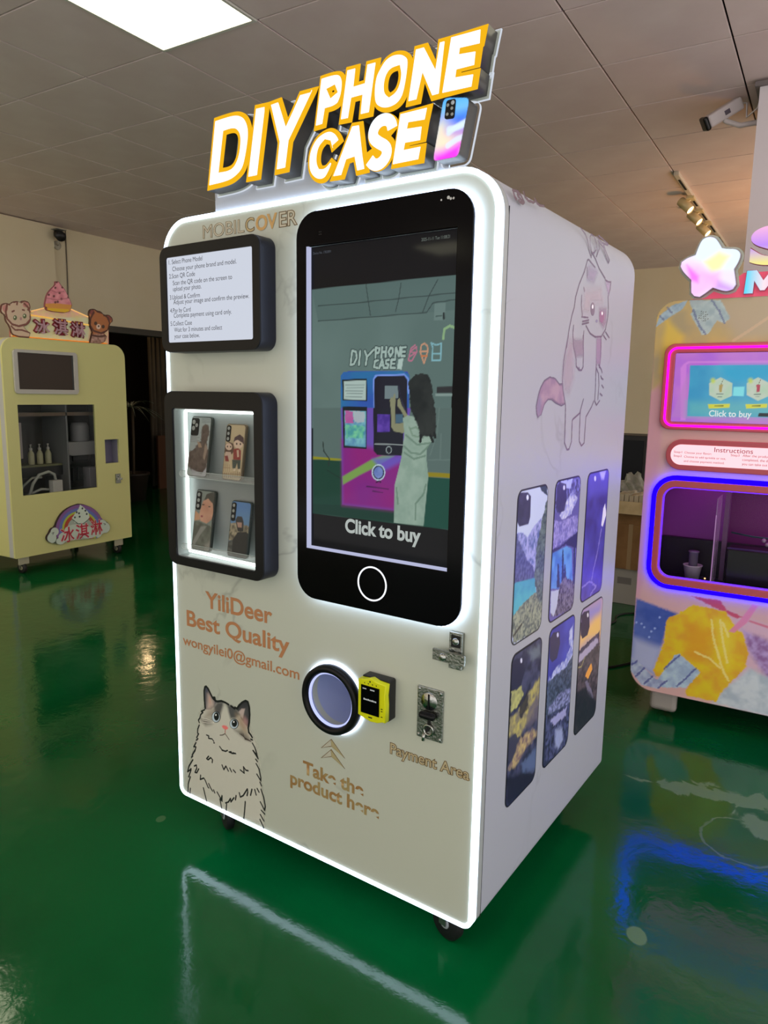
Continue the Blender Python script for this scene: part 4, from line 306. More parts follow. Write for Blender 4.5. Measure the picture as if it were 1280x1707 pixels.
'drink_art':(('p',((-2589,20149),(8738,19418),(10842,-239),(-1057,-3943)),(205,165,165),1,1,0,None,30),('p',((-303,19490),(4735,19441),(5087,15597),(-1,15302)),(190,165,110),10,1,0,(165,150,120),60),('p',((327,16096),(406,18430),(1211,17636),(892,15311)),(215,185,80),10,0.8,0,None,30),('p',((2057,19109),(4735,19441),(4909,17533),(3369,17330)),(175,160,140),20,0.9,0,None,30),('l',((3190,17389),(3823,17837),(4406,18274)),(200,175,150),0.8,0.6,0,None,6),('p',((9,15169),(366,15570),(611,13982),(522,9886),(67,4962),(-645,15161)),(200,150,165),8,0.9,0,None,30),('p',((-26,18016),(149,18554),(646,18962),(1253,19145),(1076,18782),(529,18430)),(165,185,200),2,1,2,(130,155,180),12),('p',((1304,19142),(2561,19076),(2989,18331),(2789,18105),(2482,18247),(2180,17679),(1930,17660),(1401,18555),(1495,18657)),(175,190,195),2,1,2,(150,170,180),14),('l',((1491,18710),(1797,18062),(2079,17682)),(100,110,150),0.8,0.8,3,None,4),('l',((2214,19094),(2550,18610),(2786,18131)),(100,110,150),0.8,0.8,3,None,4),('l',((153,18500),(325,18330)),(100,110,150),0.8,0.8,3,None,4),('l',((444,18865),(618,18642)),(100,110,150),0.8,0.8,3,None,4),('p',((1767,18555),(1766,18547),(1763,18540),(1756,18536),(1749,18535),(1741,18536),(1734,18541),(1729,18548),(1727,18557),(1728,18565),(1731,18571),(1738,18576),(1745,18577),(1753,18575),(1760,18570),(1765,18563)),(35,35,35),0.5,1,0,None,30),('p',((1774,18465),(1774,18457),(1770,18450),(1764,18446),(1756,18444),(1748,18446),(1741,18451),(1736,18458),(1734,18466),(1735,18475),(1739,18481),(1745,18486),(1753,18487),(1760,18485),(1767,18480),(1772,18473)),(35,35,35),0.5,1,0,None,30),('p',((1782,18375),(1781,18367),(1777,18360),(1771,18356),(1763,18354),(1755,18356),(1748,18361),(1743,18368),(1741,18376),(1742,18384),(1746,18391),(1752,18395),(1760,18397),(1768,18395),(1775,18390),(1779,18383)),(35,35,35),0.5,1,0,None,30),('p',((1847,18630),(1846,18622),(1842,18616),(1836,18611),(1828,18610),(1821,18612),(1814,18617),(1809,18624),(1807,18632),(1807,18640),(1811,18647),(1817,18651),(1825,18652),(1833,18650),(1840,18646),(1845,18639)),(35,35,35),0.5,1,0,None,30),('p',((1854,18541),(1853,18533),(1849,18526),(1843,18522),(1836,18520),(1828,18522),(1821,18527),(1816,18534),(1814,18542),(1815,18550),(1818,18557),(1825,18561),(1832,18563),(1840,18561),(1847,18556),(1852,18549)),(35,35,35),0.5,1,0,None,30),('p',((1861,18451),(1861,18443),(1857,18436),(1850,18432),(1843,18430),(1835,18432),(1828,18437),(1823,18444),(1821,18452),(1822,18460),(1826,18467),(1832,18471),(1839,18473),(1847,18471),(1854,18466),(1859,18459)),(35,35,35),0.5,1,0,None,30),('p',((1869,18361),(1868,18353),(1864,18346),(1858,18342),(1850,18340),(1842,18342),(1835,18347),(1830,18354),(1828,18362),(1829,18370),(1833,18377),(1839,18381),(1847,18383),(1855,18381),(1861,18376),(1866,18369)),(35,35,35),0.5,1,0,None,30),('p',((1876,18271),(1875,18263),(1871,18256),(1865,18251),(1857,18250),(1849,18252),(1842,18257),(1838,18264),(1835,18272),(1836,18280),(1840,18287),(1846,18291),(1854,18293),(1862,18291),(1869,18286),(1874,18279)),(35,35,35),0.5,1,0,None,30),('p',((1934,18616),(1933,18608),(1929,18601),(1923,18597),(1915,18596),(1907,18598),(1900,18603),(1895,18610),(1893,18618),(1894,18626),(1898,18632),(1904,18637),(1912,18638),(1920,18636),(1926,18631),(1931,18624)),(35,35,35),0.5,1,0,None,30),('p',((1941,18526),(1940,18518),(1936,18512),(1930,18507),(1922,18506),(1915,18508),(1908,18513),(1903,18520),(1900,18528),(1901,18536),(1905,18543),(1911,18547),(1919,18548),(1927,18546),(1934,18541),(1939,18534)),(35,35,35),0.5,1,0,None,30),('p',((1948,18436),(1947,18428),(1943,18422),(1937,18417),(1930,18416),(1922,18418),(1915,18423),(1910,18430),(1908,18438),(1909,18446),(1912,18453),(1919,18457),(1926,18458),(1934,18457),(1941,18452),(1946,18445)),(35,35,35),0.5,1,0,None,30),('p',((1955,18347),(1954,18339),(1951,18332),(1944,18328),(1937,18326),(1929,18328),(1922,18333),(1917,18340),(1915,18348),(1916,18356),(1920,18363),(1926,18367),(1933,18369),(1941,18367),(1948,18362),(1953,18355)),(35,35,35),0.5,1,0,None,30),('p',((1963,18257),(1962,18249),(1958,18242),(1952,18238),(1944,18236),(1936,18238),(1929,18243),(1924,18250),(1922,18258),(1923,18266),(1927,18273),(1933,18277),(1941,18279),(1949,18277),(1955,18272),(1960,18265)),(35,35,35),0.5,1,0,None,30),('p',((2020,18602),(2019,18594),(2015,18587),(2009,18583),(2002,18582),(1994,18583),(1987,18588),(1982,18595),(1980,18603),(1981,18611),(1984,18618),(1991,18622),(1998,18624),(2006,18622),(2013,18617),(2018,18610)),(35,35,35),0.5,1,0,None,30),('p',((2027,18512),(2026,18504),(2023,18497),(2016,18493),(2009,18492),(2001,18494),(1994,18499),(1989,18506),(1987,18514),(1988,18522),(1992,18528),(1998,18533),(2005,18534),(2013,18532),(2020,18527),(2025,18520)),(35,35,35),0.5,1,0,None,30),('p',((2035,18422),(2034,18414),(2030,18408),(2024,18403),(2016,18402),(2008,18404),(2001,18409),(1996,18416),(1994,18424),(1995,18432),(1999,18439),(2005,18443),(2013,18444),(2021,18442),(2027,18438),(2032,18431)),(35,35,35),0.5,1,0,None,30),('p',((2042,18333),(2041,18325),(2037,18318),(2031,18314),(2023,18312),(2016,18314),(2009,18319),(2004,18326),(2002,18334),(2002,18342),(2006,18349),(2012,18353),(2020,18355),(2028,18353),(2035,18348),(2040,18341)),(35,35,35),0.5,1,0,None,30),('p',((2049,18243),(2048,18235),(2044,18228),(2038,18224),(2031,18222),(2023,18224),(2016,18229),(2011,18236),(2009,18244),(2010,18252),(2013,18259),(2020,18263),(2027,18265),(2035,18263),(2042,18258),(2047,18251)),(35,35,35),0.5,1,0,None,30),('p',((2113,18498),(2113,18490),(2109,18483),(2103,18479),(2095,18478),(2087,18480),(2080,18484),(2075,18491),(2073,18500),(2074,18508),(2078,18514),(2084,18519),(2092,18520),(2099,18518),(2106,18513),(2111,18506)),(35,35,35),0.5,1,0,None,30),('p',((2121,18408),(2120,18400),(2116,18394),(2110,18389),(2102,18388),(2095,18390),(2088,18395),(2083,18402),(2081,18410),(2081,18418),(2085,18425),(2091,18429),(2099,18430),(2107,18428),(2114,18423),(2119,18416)),(35,35,35),0.5,1,0,None,30),('p',((2128,18319),(2127,18311),(2123,18304),(2117,18300),(2110,18298),(2102,18300),(2095,18305),(2090,18312),(2088,18320),(2089,18328),(2093,18335),(2099,18339),(2106,18341),(2114,18339),(2121,18334),(2126,18327)),(35,35,35),0.5,1,0,None,30),('p',((44,5620),(1917,5195),(1527,4688),(1352,3703),(1018,2252),(1163,2005),(494,2416),(-47,2722)),(62,85,165),4,1,3,(85,105,180),40),('p',((15,3716),(669,3566),(1372,3433),(1096,2060),(-28,2444)),(175,180,215),14,0.9,0,None,30),('p',((2388,6104),(4568,5502),(6219,5236),(6641,670),(4352,1395),(4523,4722)),(205,170,190),8,1,0,None,30),('p',((4617,4933),(5628,4681),(6271,4681),(6443,2815),(5792,2858),(4919,4025)),(130,90,155),8,0.9,4,(175,150,205),14),('p',((2387,6117),(3613,6110),(3931,5712),(4623,5512),(4353,5400),(3412,5752)),(190,60,95),3,0.9,3,None,30),('p',((4852,5426),(6225,5175),(6236,5052),(4803,5353)),(200,90,120),3,0.8,0,None,30),('p',((4014,1983),(5040,3272),(6443,2815),(6594,1177),(3661,1291)),(165,180,195),8,0.95,5,(195,205,215),22),('p',((1565,4998),(1917,5195),(2477,5723),(3184,5713),(3880,5638),(4396,4892),(4628,4807),(4930,3898),(4876,3236),(4426,2545),(4070,1996),(3829,1400),(2575,1401),(2497,1623),(2962,2615),(2067,3235),(1463,2212),(1228,1985),(1049,2259),(1414,3715),(1433,4704)),(222,190,40),3,1,4,(212,160,50),26),('p',((2297,4963),(3388,4635),(3347,3702),(2807,3053),(2421,3376)),(215,150,40),16,0.8,6,None,30),('p',((2892,1989),(3575,2349),(3749,1651),(2923,1587)),(215,190,40),10,0.8,0,None,30),('p',((3449,5302),(4025,5276),(4334,4296),(4209,3090),(3737,3914)),(225,205,60),14,0.8,0,None,30),('l',((3346,5153),(3466,4387),(3994,2911),(4258,2506)),(235,215,130),2,0.8,3,None,5),('l',((3687,5214),(3886,4207),(4131,3337)),(235,215,130),2,0.8,3,None,5),('l',((2768,3549),(3374,3375),(3870,3016)),(235,215,130),2,0.8,3,None,5),('l',((3811,5107),(4089,4508)),(235,215,130),2,0.8,3,None,5),('p',((4897,6165),(5121,6108),(4754,5280),(4296,4743),(4068,4765),(4469,5356)),(215,125,170),3,0.85,0,None,30),('p',((1944,3243),(2122,3314),(3079,2641),(2546,1771),(1513,1529),(1131,1579)),(180,200,220),2,1,3,(150,170,200),14),('p',((-47,2722),(289,2582),(631,2306),(1173,1868),(1673,1913),(1333,1416),(563,1447),(1,2026)),(180,190,215),2,1,3,(140,150,190),14),('l',((2127,3247),(1509,2430)),(75,80,150),2,0.85,3,None,4),('l',((2887,2801),(2509,2241),(2120,1740)),(75,80,150),2,0.85,3,None,4),('l',((631,2306),(278,1805)),(75,80,150),2,0.85,3,None,4),('l',((1673,1913),(1328,1485)),(75,80,150),2,0.85,3,None,4),('l',((289,2582),(46,2319)),(75,80,150),2,0.85,3,None,4),('l',((1038,1977),(685,1546)),(75,80,150),2,0.85,3,None,4),('p',((176,4474),(173,4453),(163,4433),(148,4418),(129,4410),(109,4411),(91,4420),(79,4435),(74,4456),(76,4477),(86,4497),(102,4512),(121,4520),(141,4519),(158,4510),(170,4494)),(150,170,225),1,1,0,None,30),('p',((402,4447),(400,4425),(390,4406),(374,4391),(355,4383),(336,4384),(318,4392),(306,4408),(301,4428),(303,4450),(313,4469),(329,4484),(348,4492),(367,4491),(384,4483),(397,4467)),(150,170,225),1,1,0,None,30),('p',((540,4300),(538,4279),(528,4259),(512,4244),(494,4237),(474,4237),(457,4246),(445,4261),(439,4282),(442,4303),(451,4323),(467,4338),(486,4345),(505,4345),(523,4336),(535,4320)),(150,170,225),1,1,0,None,30),('p',((867,4156),(865,4135),(856,4115),(840,4100),(821,4092),(802,4093),(785,4102),(773,4117),(768,4137),(770,4159),(780,4178),(795,4193),(814,4201),(833,4200),(850,4192),(862,4176)),(150,170,225),1,1,0,None,30),('p',((1012,4334),(1010,4313),(1000,4293),(985,4278),(966,4271),(947,4271),(930,4280),(918,4295),(913,4315),(915,4337),(924,4356),(940,4371),(958,4379),(978,4378),(995,4369),(1007,4354)),(150,170,225),1,1,0,None,30),('p',((793,3867),(791,3845),(782,3826),(766,3811),(747,3803),(728,3803),(711,3812),(699,3827),(693,3848),(696,3869),(705,3889),(721,3904),(739,3912),(759,3911),(776,3903),(788,3887)),(150,170,225),1,1,0,None,30),('p',((1189,4897),(1187,4876),(1178,4857),(1163,4842),(1144,4835),(1125,4836),(1108,4844),(1096,4860),(1091,4880),(1093,4901),(1102,4920),(1118,4935),(1136,4942),(1155,4941),(1172,4933),(1184,4917)),(150,170,225),1,1,0,None,30)),
'drink_screen':(('p',((26,17391),(8961,17180),(9322,13802),(314,13443)),(165,95,200),1,1,0,(180,110,195),50),('p',((1205,16254),(1330,16433),(1493,16540),(4947,16538),(4956,16437),(1567,16467),(1436,16397),(1587,14001),(1379,13994)),(195,120,205),3,0.9,0,None,30),('p',((982,14130),(5187,13907),(5162,14183),(1639,14222),(1536,16432),(1607,16395)),(175,120,185),4,0.6,0,None,30),('p',((1592,16359),(4962,16369),(5159,14217),(1635,14186)),(55,140,180),1,1,0,(70,160,190),60),('p',((2831,16351),(4964,16352),(5005,15894),(3462,15613),(2984,15893)),(20,150,190),12,0.8,0,None,30),('p',((1628,14806),(5099,14870),(5156,14252),(1642,14186)),(90,165,170),14,0.8,0,None,30),('p',((2839,15858),(3317,15613),(3345,15085),(2922,14866),(2453,15108),(2412,15608)),(165,190,165),2,1,0,(180,190,175),20),('p',((2646,15716),(2643,15675),(2625,15640),(2597,15617),(2562,15609),(2526,15617),(2494,15640),(2471,15674),(2460,15715),(2464,15756),(2482,15790),(2510,15814),(2545,15822),(2581,15814),(2613,15791),(2636,15756)),(180,195,70),4,0.9,0,None,30),('p',((2800,15539),(2956,15558),(2940,15239),(2842,15227)),(160,140,80),0.8,1,0,None,30),('l',((2881,15557),(2946,15752)),(90,80,60),0.8,1,0,None,1),('l',((2749,15148),(2997,15151)),(70,90,90),0.8,1,0,None,1.6),('l',((2808,15035),(2957,15037)),(90,110,110),0.8,1,0,None,1),('p',((2435,14713),(3292,14748),(3289,14589),(2484,14527)),(195,195,60),1.5,1,0,None,30),('l',((2707,14654),(3037,14661)),(80,80,40),0.8,1,0,None,1.8),('p',((4267,15859),(4723,15620),(4754,15105),(4352,14891),(3904,15128),(3862,15615)),(165,190,165),2,1,0,(180,190,175),20),('p',((4084,15721),(4081,15681),(4065,15647),(4038,15624),(4005,15616),(3970,15624),(3939,15646),(3917,15680),(3907,15720),(3910,15760),(3927,15794),(3953,15816),(3987,15824),(4021,15816),(4052,15794),(4074,15760)),(180,195,70),4,0.9,0,None,30),('p',((4231,15548),(4380,15566),(4367,15255),(4274,15244)),(165,60,80),0.8,1,0,None,30),('l',((4308,15566),(4370,15756)),(90,80,60),0.8,1,0,None,1),('l',((4186,15166),(4422,15170)),(70,90,90),0.8,1,0,None,1.6),('l',((4243,15056),(4385,15058)),(90,110,110),0.8,1,0,None,1),('p',((3890,14743),(4706,14776),(4705,14620),(3938,14561)),(195,195,60),1.5,1,0,None,30),('l',((4150,14685),(4464,14692)),(80,80,40),0.8,1,0,None,1.8),('p',((5627,15860),(6065,15627),(6098,15124),(5716,14915),(5287,15147),(5243,15623)),(165,190,165),2,1,0,(180,190,175),20),('p',((5454,15725),(5451,15686),(5436,15653),(5411,15631),(5379,15623),(5346,15631),(5317,15653),(5295,15686),(5285,15725),(5288,15764),(5304,15797),(5329,15819),(5361,15826),(5394,15819),(5423,15797),(5444,15764)),(180,195,70),4,0.9,0,None,30),('p',((5596,15557),(5738,15575),(5728,15271),(5639,15260)),(165,60,80),0.8,1,0,None,30),('l',((5669,15574),(5726,15760)),(90,80,60),0.8,1,0,None,1),('l',((5556,15184),(5780,15187)),(70,90,90),0.8,1,0,None,1.6),('l',((5611,15076),(5746,15078)),(90,110,110),0.8,1,0,None,1),('p',((5276,14770),(6054,14803),(6054,14651),(5323,14593)),(195,195,60),1.5,1,0,None,30),('l',((5524,14714),(5824,14720)),(80,80,40),0.8,1,0,None,1.8),('p',((3379,15455),(3795,15476),(3797,15074),(3378,15085)),(120,210,215),2,0.9,0,None,30),('p',((4428,14388),(5140,14424),(5156,14252),(4409,14247)),(20,35,40),1,1,0,None,30)),
'star_art':(('p',((463,22038),(3567,21730),(3831,18728),(702,18878)),(235,225,255),1,1,0,None,30),('p',((1400,21673),(3278,21496),(3388,20228),(2232,20312),(1465,20849)),(225,245,255),12,0.9,0,None,30),('p',((1812,20650),(2369,21012),(2802,20807),(2493,20293),(2118,20116)),(252,245,170),9,0.95,0,None,30),('p',((844,20622),(1626,20494),(2255,20038),(2168,19497),(1698,19178),(1327,19198),(1238,19900)),(250,190,250),14,0.95,0,None,30),('p',((1153,20564),(1659,20079),(1648,19804),(1337,19928)),(248,110,245),6,0.9,0,None,30),('p',((1787,20139),(2439,20161),(2482,19649),(2231,19527)),(252,180,245),12,0.9,0,None,30),('p',((2400,19858),(3071,19511),(2893,19352),(2330,19521)),(205,150,250),9,0.9,0,None,30)),
'star':((1991,21668),(2191,21599),(2335,21418),(2484,21169),(2648,21122),(3000,21091),(3168,20960),(3228,20806),(3172,20544),(3023,20254),(3100,19913),(3149,19641),(3045,19445),(2828,19362),(2599,19403),(2246,19543),(1984,19335),(1763,19192),(1526,19240),(1385,19404),(1344,19928),(1007,20263),(869,20516),(904,20721),(1128,20876),(1439,20971),(1530,21287),(1641,21549),(1797,21653)),
'rainbow_logo':(('p',((2415,6126),(9718,5303),(9475,626),(2141,1909)),(60,70,60),1,1,0,None,30),('p',((8540,2784),(8280,1986),(7634,1383),(6717,1071),(5683,1090),(4697,1425),(3901,2014),(3404,2764),(3265,3566),(3501,4311),(4080,4896),(4927,5236),(5928,5273),(6939,4992),(7802,4421),(8369,3644)),(60,30,50),1,1,0,None,30),('p',((8256,2656),(8166,2176),(7953,1741),(7630,1374),(7215,1096),(6733,918),(6209,850),(5672,893),(5148,1041),(4665,1286),(4244,1613),(3904,2005),(3660,2443),(3522,2906),(3495,3373),(3579,3822),(3772,4233),(4064,4587),(4443,4868),(4893,5060),(5393,5154),(5921,5144),(6450,5026),(6953,4805),(7405,4491),(7780,4097),(8057,3643),(8219,3154)),(110,75,125),1.5,1,0,None,30),('p',((7905,2709),(7828,2297),(7646,1924),(7370,1609),(7015,1369),(6601,1215),(6151,1154),(5689,1189),(5238,1315),(4820,1524),(4456,1805),(4161,2143),(3949,2522),(3828,2922),(3804,3326),(3878,3715),(4045,4070),(4298,4376),(4627,4618),(5016,4783),(5449,4863),(5903,4851),(6359,4748),(6792,4557),(7179,4285),(7500,3945),(7736,3556),(7874,3136)),(85,95,150),1.5,1,0,None,30),('p',((7597,2755),(7531,2404),(7376,2085),(7140,1816),(6838,1610),(6485,1477),(6100,1424),(5704,1452),(5317,1559),(4958,1737),(4645,1978),(4391,2267),(4207,2592),(4103,2937),(4082,3284),(4145,3619),(4289,3925),(4508,4187),(4791,4394),(5126,4535),(5498,4602),(5888,4591),(6278,4502),(6648,4336),(6979,4102),(7252,3812),(7453,3478),(7570,3120)),(150,160,60),1.5,1,0,None,30),('p',((7405,2784),(7346,2470),(7208,2185),(6998,1944),(6728,1759),(6412,1640),(6068,1592),(5714,1617),(5367,1711),(5045,1870),(4763,2086),(4535,2345),(4370,2637),(4276,2946),(4257,3258),(4314,3558),(4443,3833),(4640,4069),(4894,4254),(5195,4380),(5529,4439),(5879,4429),(6228,4347),(6559,4199),(6854,3989),(7098,3729),(7277,3430),(7382,3110)),(150,60,45),1.5,1,0,None,30),('p',((7062,2836),(7016,2589),(6907,2364),(6742,2174),(6530,2028),(6282,1933),(6011,1894),(5731,1912),(5457,1986),(5202,2111),(4978,2281),(4796,2486),(4664,2717),(4589,2962),(4574,3210),(4619,3449),(4722,3667),(4878,3854),(5081,4000),(5320,4099),(5584,4145),(5862,4136),(6138,4070),(6398,3952),(6631,3786),(6822,3580),(6963,3344),(7044,3092)),(140,150,140),1.5,1,0,None,30),('p',((3517,2633),(3472,2456),(3366,2318),(3215,2239),(3043,2231),(2877,2295),(2742,2422),(2657,2590),(2635,2775),(2680,2950),(2784,3088),(2933,3168),(3103,3177),(3270,3115),(3408,2990),(3495,2821)),(165,175,165),2,1,0,None,30),('p',((3756,3109),(3719,2980),(3629,2879),(3502,2823),(3356,2819),(3214,2868),(3097,2963),(3024,3088),(3004,3225),(3041,3353),(3128,3453),(3255,3509),(3400,3515),(3542,3467),(3660,3373),(3735,3247)),(165,175,165),2,1,0,None,30),('p',((4297,2183),(4258,2065),(4160,1976),(4020,1930),(3858,1933),(3700,1984),(3570,2076),(3487,2194),(3463,2321),(3502,2438),(3598,2526),(3737,2573),(3898,2572),(4056,2522),(4188,2430),(4273,2311)),(165,175,165),2,1,0,None,30),('p',((8517,3095),(8476,2957),(8376,2850),(8232,2790),(8066,2786),(7904,2839),(7771,2940),(7685,3073),(7661,3219),(7701,3355),(7800,3462),(7942,3522),(8107,3528),(8269,3477),(8405,3377),(8492,3243)),(165,175,165),2,1,0,None,30),('p',((8893,2663),(8843,2481),(8723,2339),(8551,2258),(8353,2252),(8160,2319),(8001,2450),(7900,2624),(7872,2815),(7921,2995),(8039,3137),(8209,3218),(8405,3227),(8599,3162),(8760,3032),(8863,2857)),(165,175,165),2,1,0,None,30),('p',((8154,2228),(8113,2078),(8013,1961),(7869,1895),(7704,1891),(7544,1948),(7412,2057),(7328,2202),(7304,2361),(7345,2510),(7443,2626),(7585,2692),(7749,2698),(7910,2643),(8044,2534),(8130,2388)),(165,175,165),2,1,0,None,30),('p',((6906,2759),(6791,2571),(6488,2445),(6048,2399),(5541,2439),(5046,2558),(4636,2736),(4370,2946),(4286,3157),(4394,3338),(4680,3464),(5103,3515),(5603,3483),(6105,3370),(6531,3192),(6814,2977)),(165,175,165),2,1,0,None,30),('p',((5392,2397),(5316,2233),(5119,2116),(4834,2063),(4505,2083),(4184,2171),(3918,2314),(3746,2488),(3694,2669),(3768,2830),(3957,2946),(4235,3001),(4560,2985),(4884,2901),(5157,2759),(5336,2582)),(165,175,165),2,1,0,None,30),('p',((7580,2453),(7493,2260),(7267,2120),(6940,2055),(6563,2075),(6195,2176),(5890,2340),(5694,2543),(5633,2754),(5717,2943),(5933,3082),(6251,3150),(6624,3135),(6996,3039),(7309,2876),(7515,2670)),(165,175,165),2,1,0,None,30),('p',((5921,5144),(6272,4838),(6695,4388),(6781,3912),(6501,3618),(5895,3440),(5321,3654),(5057,4082),(5367,4431),(5716,4777)),(175,185,175),2,1,3,None,30),('p',((6210,4780),(6201,4746),(6180,4719),(6150,4703),(6116,4700),(6083,4711),(6055,4735),(6038,4767),(6033,4802),(6042,4836),(6063,4864),(6093,4880),(6127,4883),(6160,4871),(6188,4848),(6205,4816)),(40,50,50),0.8,1,0,None,30),('p',((6494,4546),(6485,4512),(6464,4485),(6434,4469),(6400,4466),(6366,4478),(6339,4501),(6321,4533),(6316,4569),(6325,4603),(6346,4631),(6376,4647),(6411,4650),(6444,4638),(6472,4615),(6490,4582)),(40,50,50),0.8,1,0,None,30),('p',((5641,4512),(5633,4478),(5612,4451),(5583,4435),(5549,4433),(5516,4444),(5489,4467),(5472,4499),(5468,4535),(5476,4568),(5497,4595),(5526,4611),(5560,4614),(5593,4603),(5620,4580),(5637,4548)),(40,50,50),0.8,1,0,None,30),('p',((5855,4399),(5846,4365),(5825,4338),(5796,4322),(5762,4320),(5729,4331),(5702,4354),(5685,4386),(5680,4422),(5689,4456),(5709,4483),(5739,4499),(5773,4502),(5806,4490),(5833,4467),(5850,4435)),(40,50,50),0.8,1,0,None,30),('p',((5434,4095),(5426,4062),(5405,4035),(5376,4019),(5342,4017),(5310,4028),(5283,4052),(5266,4084),(5261,4119),(5270,4153),(5290,4180),(5320,4195),(5353,4198),(5386,4186),(5413,4163),(5430,4131)),(40,50,50),0.8,1,0,None,30),('p',((5896,4098),(5887,4064),(5867,4037),(5837,4021),(5803,4019),(5770,4030),(5743,4054),(5726,4086),(5721,4122),(5730,4156),(5750,4183),(5780,4199),(5814,4201),(5847,4190),(5874,4166),(5892,4134)),(40,50,50),0.8,1,0,None,30),('p',((6611,4233),(6602,4199),(6581,4172),(6551,4156),(6517,4153),(6483,4165),(6455,4189),(6437,4221),(6433,4257),(6442,4291),(6463,4319),(6493,4335),(6527,4337),(6561,4326),(6589,4302),(6607,4270)),(40,50,50),0.8,1,0,None,30),('l',((5087,3980),(5605,3515),(6193,3463),(6815,3841)),(60,80,75),0.8,1,0,None,2),('l',((3131,3078),(3306,3114),(3191,2941)),(70,80,75),0.8,1,0,None,1.5),('l',((8205,3174),(8397,3078),(8276,3028)),(70,80,75),0.8,1,0,None,1.5)),
'logo_outline':((5925,5221),(6361,5090),(7167,4693),(7749,4117),(8031,3572),(8414,3383),(8828,2948),(8846,2533),(8513,2275),(8041,2314),(7789,2013),(7475,1962),(6113,2082),(5088,2183),(4366,2139),(3928,1934),(3451,2131),(3043,2231),(2686,2513),(2673,2833),(2928,3109),(3121,3461),(3470,3536),(3712,4075),(4240,4707),(4972,5065),(5704,5202)),
'sweets_sign_art':(('p',((114,23335),(12342,25073),(11971,17665),(-338,17067)),(205,185,130),1,1,0,(215,165,150),30),('p',((2685,20573),(8385,21048),(8086,19059),(1080,18713)),(200,190,140),6,1,0,(190,195,165),40)),
'sweets_panel':((1080,18713),(1092,19426),(2955,21035),(5226,21755),(6601,21564),(8203,21109),(10248,20181),(10179,18881)),
'bear_left':((326,20894),(426,21252),(774,21444),(1106,21362),(1426,21609),(1737,21680),(1963,21600),(2248,21796),(2714,21721),(2829,21302),(2710,21073),(2826,20434),(2600,20015),(2149,19759),(2404,19456),(2673,19332),(2526,18921),(1664,18929),(1135,19068),(989,19695),(678,20090),(670,20510),(418,20625)),
'bear_right':((8115,21326),(8276,21731),(8654,21834),(9022,21692),(9354,21687),(9674,21402),(10163,21491),(10542,21247),(10575,20928),(10270,20739),(10092,20161),(9589,19840),(9866,19581),(9645,19083),(9057,18883),(8115,18899),(8343,19624),(8450,19869),(8154,20393),(8232,20947)),
'cone_outline':((5121,23607),(5421,23662),(5617,23392),(5945,23137),(6258,22576),(6531,22003),(6566,21855),(6261,21178),(4298,21165),(4050,21433),(4091,21804),(4300,22487),(4704,22978),(5104,23324)),
'bear_left_art':(('p',((201,21711),(3053,22048),(2830,18687),(-30,18488)),(172,150,130),1,1,0,None,30),('p',((932,21028),(907,20923),(852,20831),(774,20765),(686,20736),(601,20747),(533,20798),(490,20879),(480,20980),(505,21084),(559,21175),(636,21241),(724,21271),(809,21260),(878,21210),(922,21129)),(165,110,105),3,1,0,None,30),('p',((2675,21501),(2650,21416),(2591,21339),(2505,21283),(2407,21256),(2311,21262),(2233,21300),(2183,21364),(2169,21445),(2194,21529),(2253,21606),(2338,21662),(2436,21689),(2532,21684),(2611,21646),(2662,21582)),(165,110,105),3,1,0,None,30),('l',((326,20894),(426,21252),(773,21430),(1065,21323)),(105,60,50),0.8,1,0,None,5),('l',((2041,21608),(2324,21762),(2711,21684),(2805,21299),(2593,21097)),(105,60,50),0.8,1,0,None,5),('l',((876,21302),(723,20725),(801,20242),(1190,19854),(1721,19758),(2359,19958),(2741,20354),(2775,20863),(2605,21278),(2308,21532)),(105,60,50),0.8,1,0,None,5),('l',((1421,21538),(1734,21645),(1679,21391)),(105,60,50),0.8,1,0,None,4),('l',((1104,19705),(1391,19445),(1935,19489),(2633,19329)),(105,60,50),0.8,1,0,None,4),('l',((1135,19068),(1666,18966),(2529,18958)),(105,60,50),0.8,1,0,None,4),('p',((1610,20390),(1593,20317),(1555,20254),(1502,20209),(1442,20189),(1384,20198),(1337,20233),(1308,20290),(1301,20360),(1318,20432),(1355,20496),(1408,20541),(1468,20561),(1526,20552),(1573,20517),(1603,20460)),(70,80,45),1.5,1,0,None,30),('p',((1481,20420),(1475,20395),(1462,20373),(1444,20357),(1423,20351),(1403,20354),(1386,20366),(1376,20385),(1373,20410),(1379,20435),(1392,20457),(1411,20472),(1432,20479),(1452,20476),(1469,20464),(1479,20444)),(215,215,190),0.8,1,0,None,30),('p',((2417,20597),(2401,20524),(2362,20459),(2308,20414),(2247,20394),(2187,20402),(2139,20438),(2109,20495),(2102,20566),(2119,20639),(2157,20703),(2211,20749),(2272,20769),(2332,20761),(2380,20725),(2410,20668)),(70,80,45),1.5,1,0,None,30),('p',((2286,20627),(2280,20602),(2267,20580),(2248,20564),(2226,20557),(2206,20560),(2189,20572),(2178,20592),(2176,20616),(2182,20641),(2195,20664),(2214,20680),(2235,20687),(2256,20684),(2273,20671),(2283,20652)),(215,215,190),0.8,1,0,None,30),('p',((2025,20358),(2015,20308),(1992,20264),(1959,20233),(1923,20220),(1887,20226),(1859,20251),(1842,20291),(1838,20340),(1848,20391),(1872,20434),(1904,20465),(1940,20479),(1976,20472),(2004,20447),(2022,20407)),(150,110,110),1.5,1,0,None,30),('l',((1257,20815),(1415,20902)),(105,60,50),0.8,1,0,None,4),('l',((2119,21047),(2258,21026)),(105,60,50),0.8,1,0,None,4)),
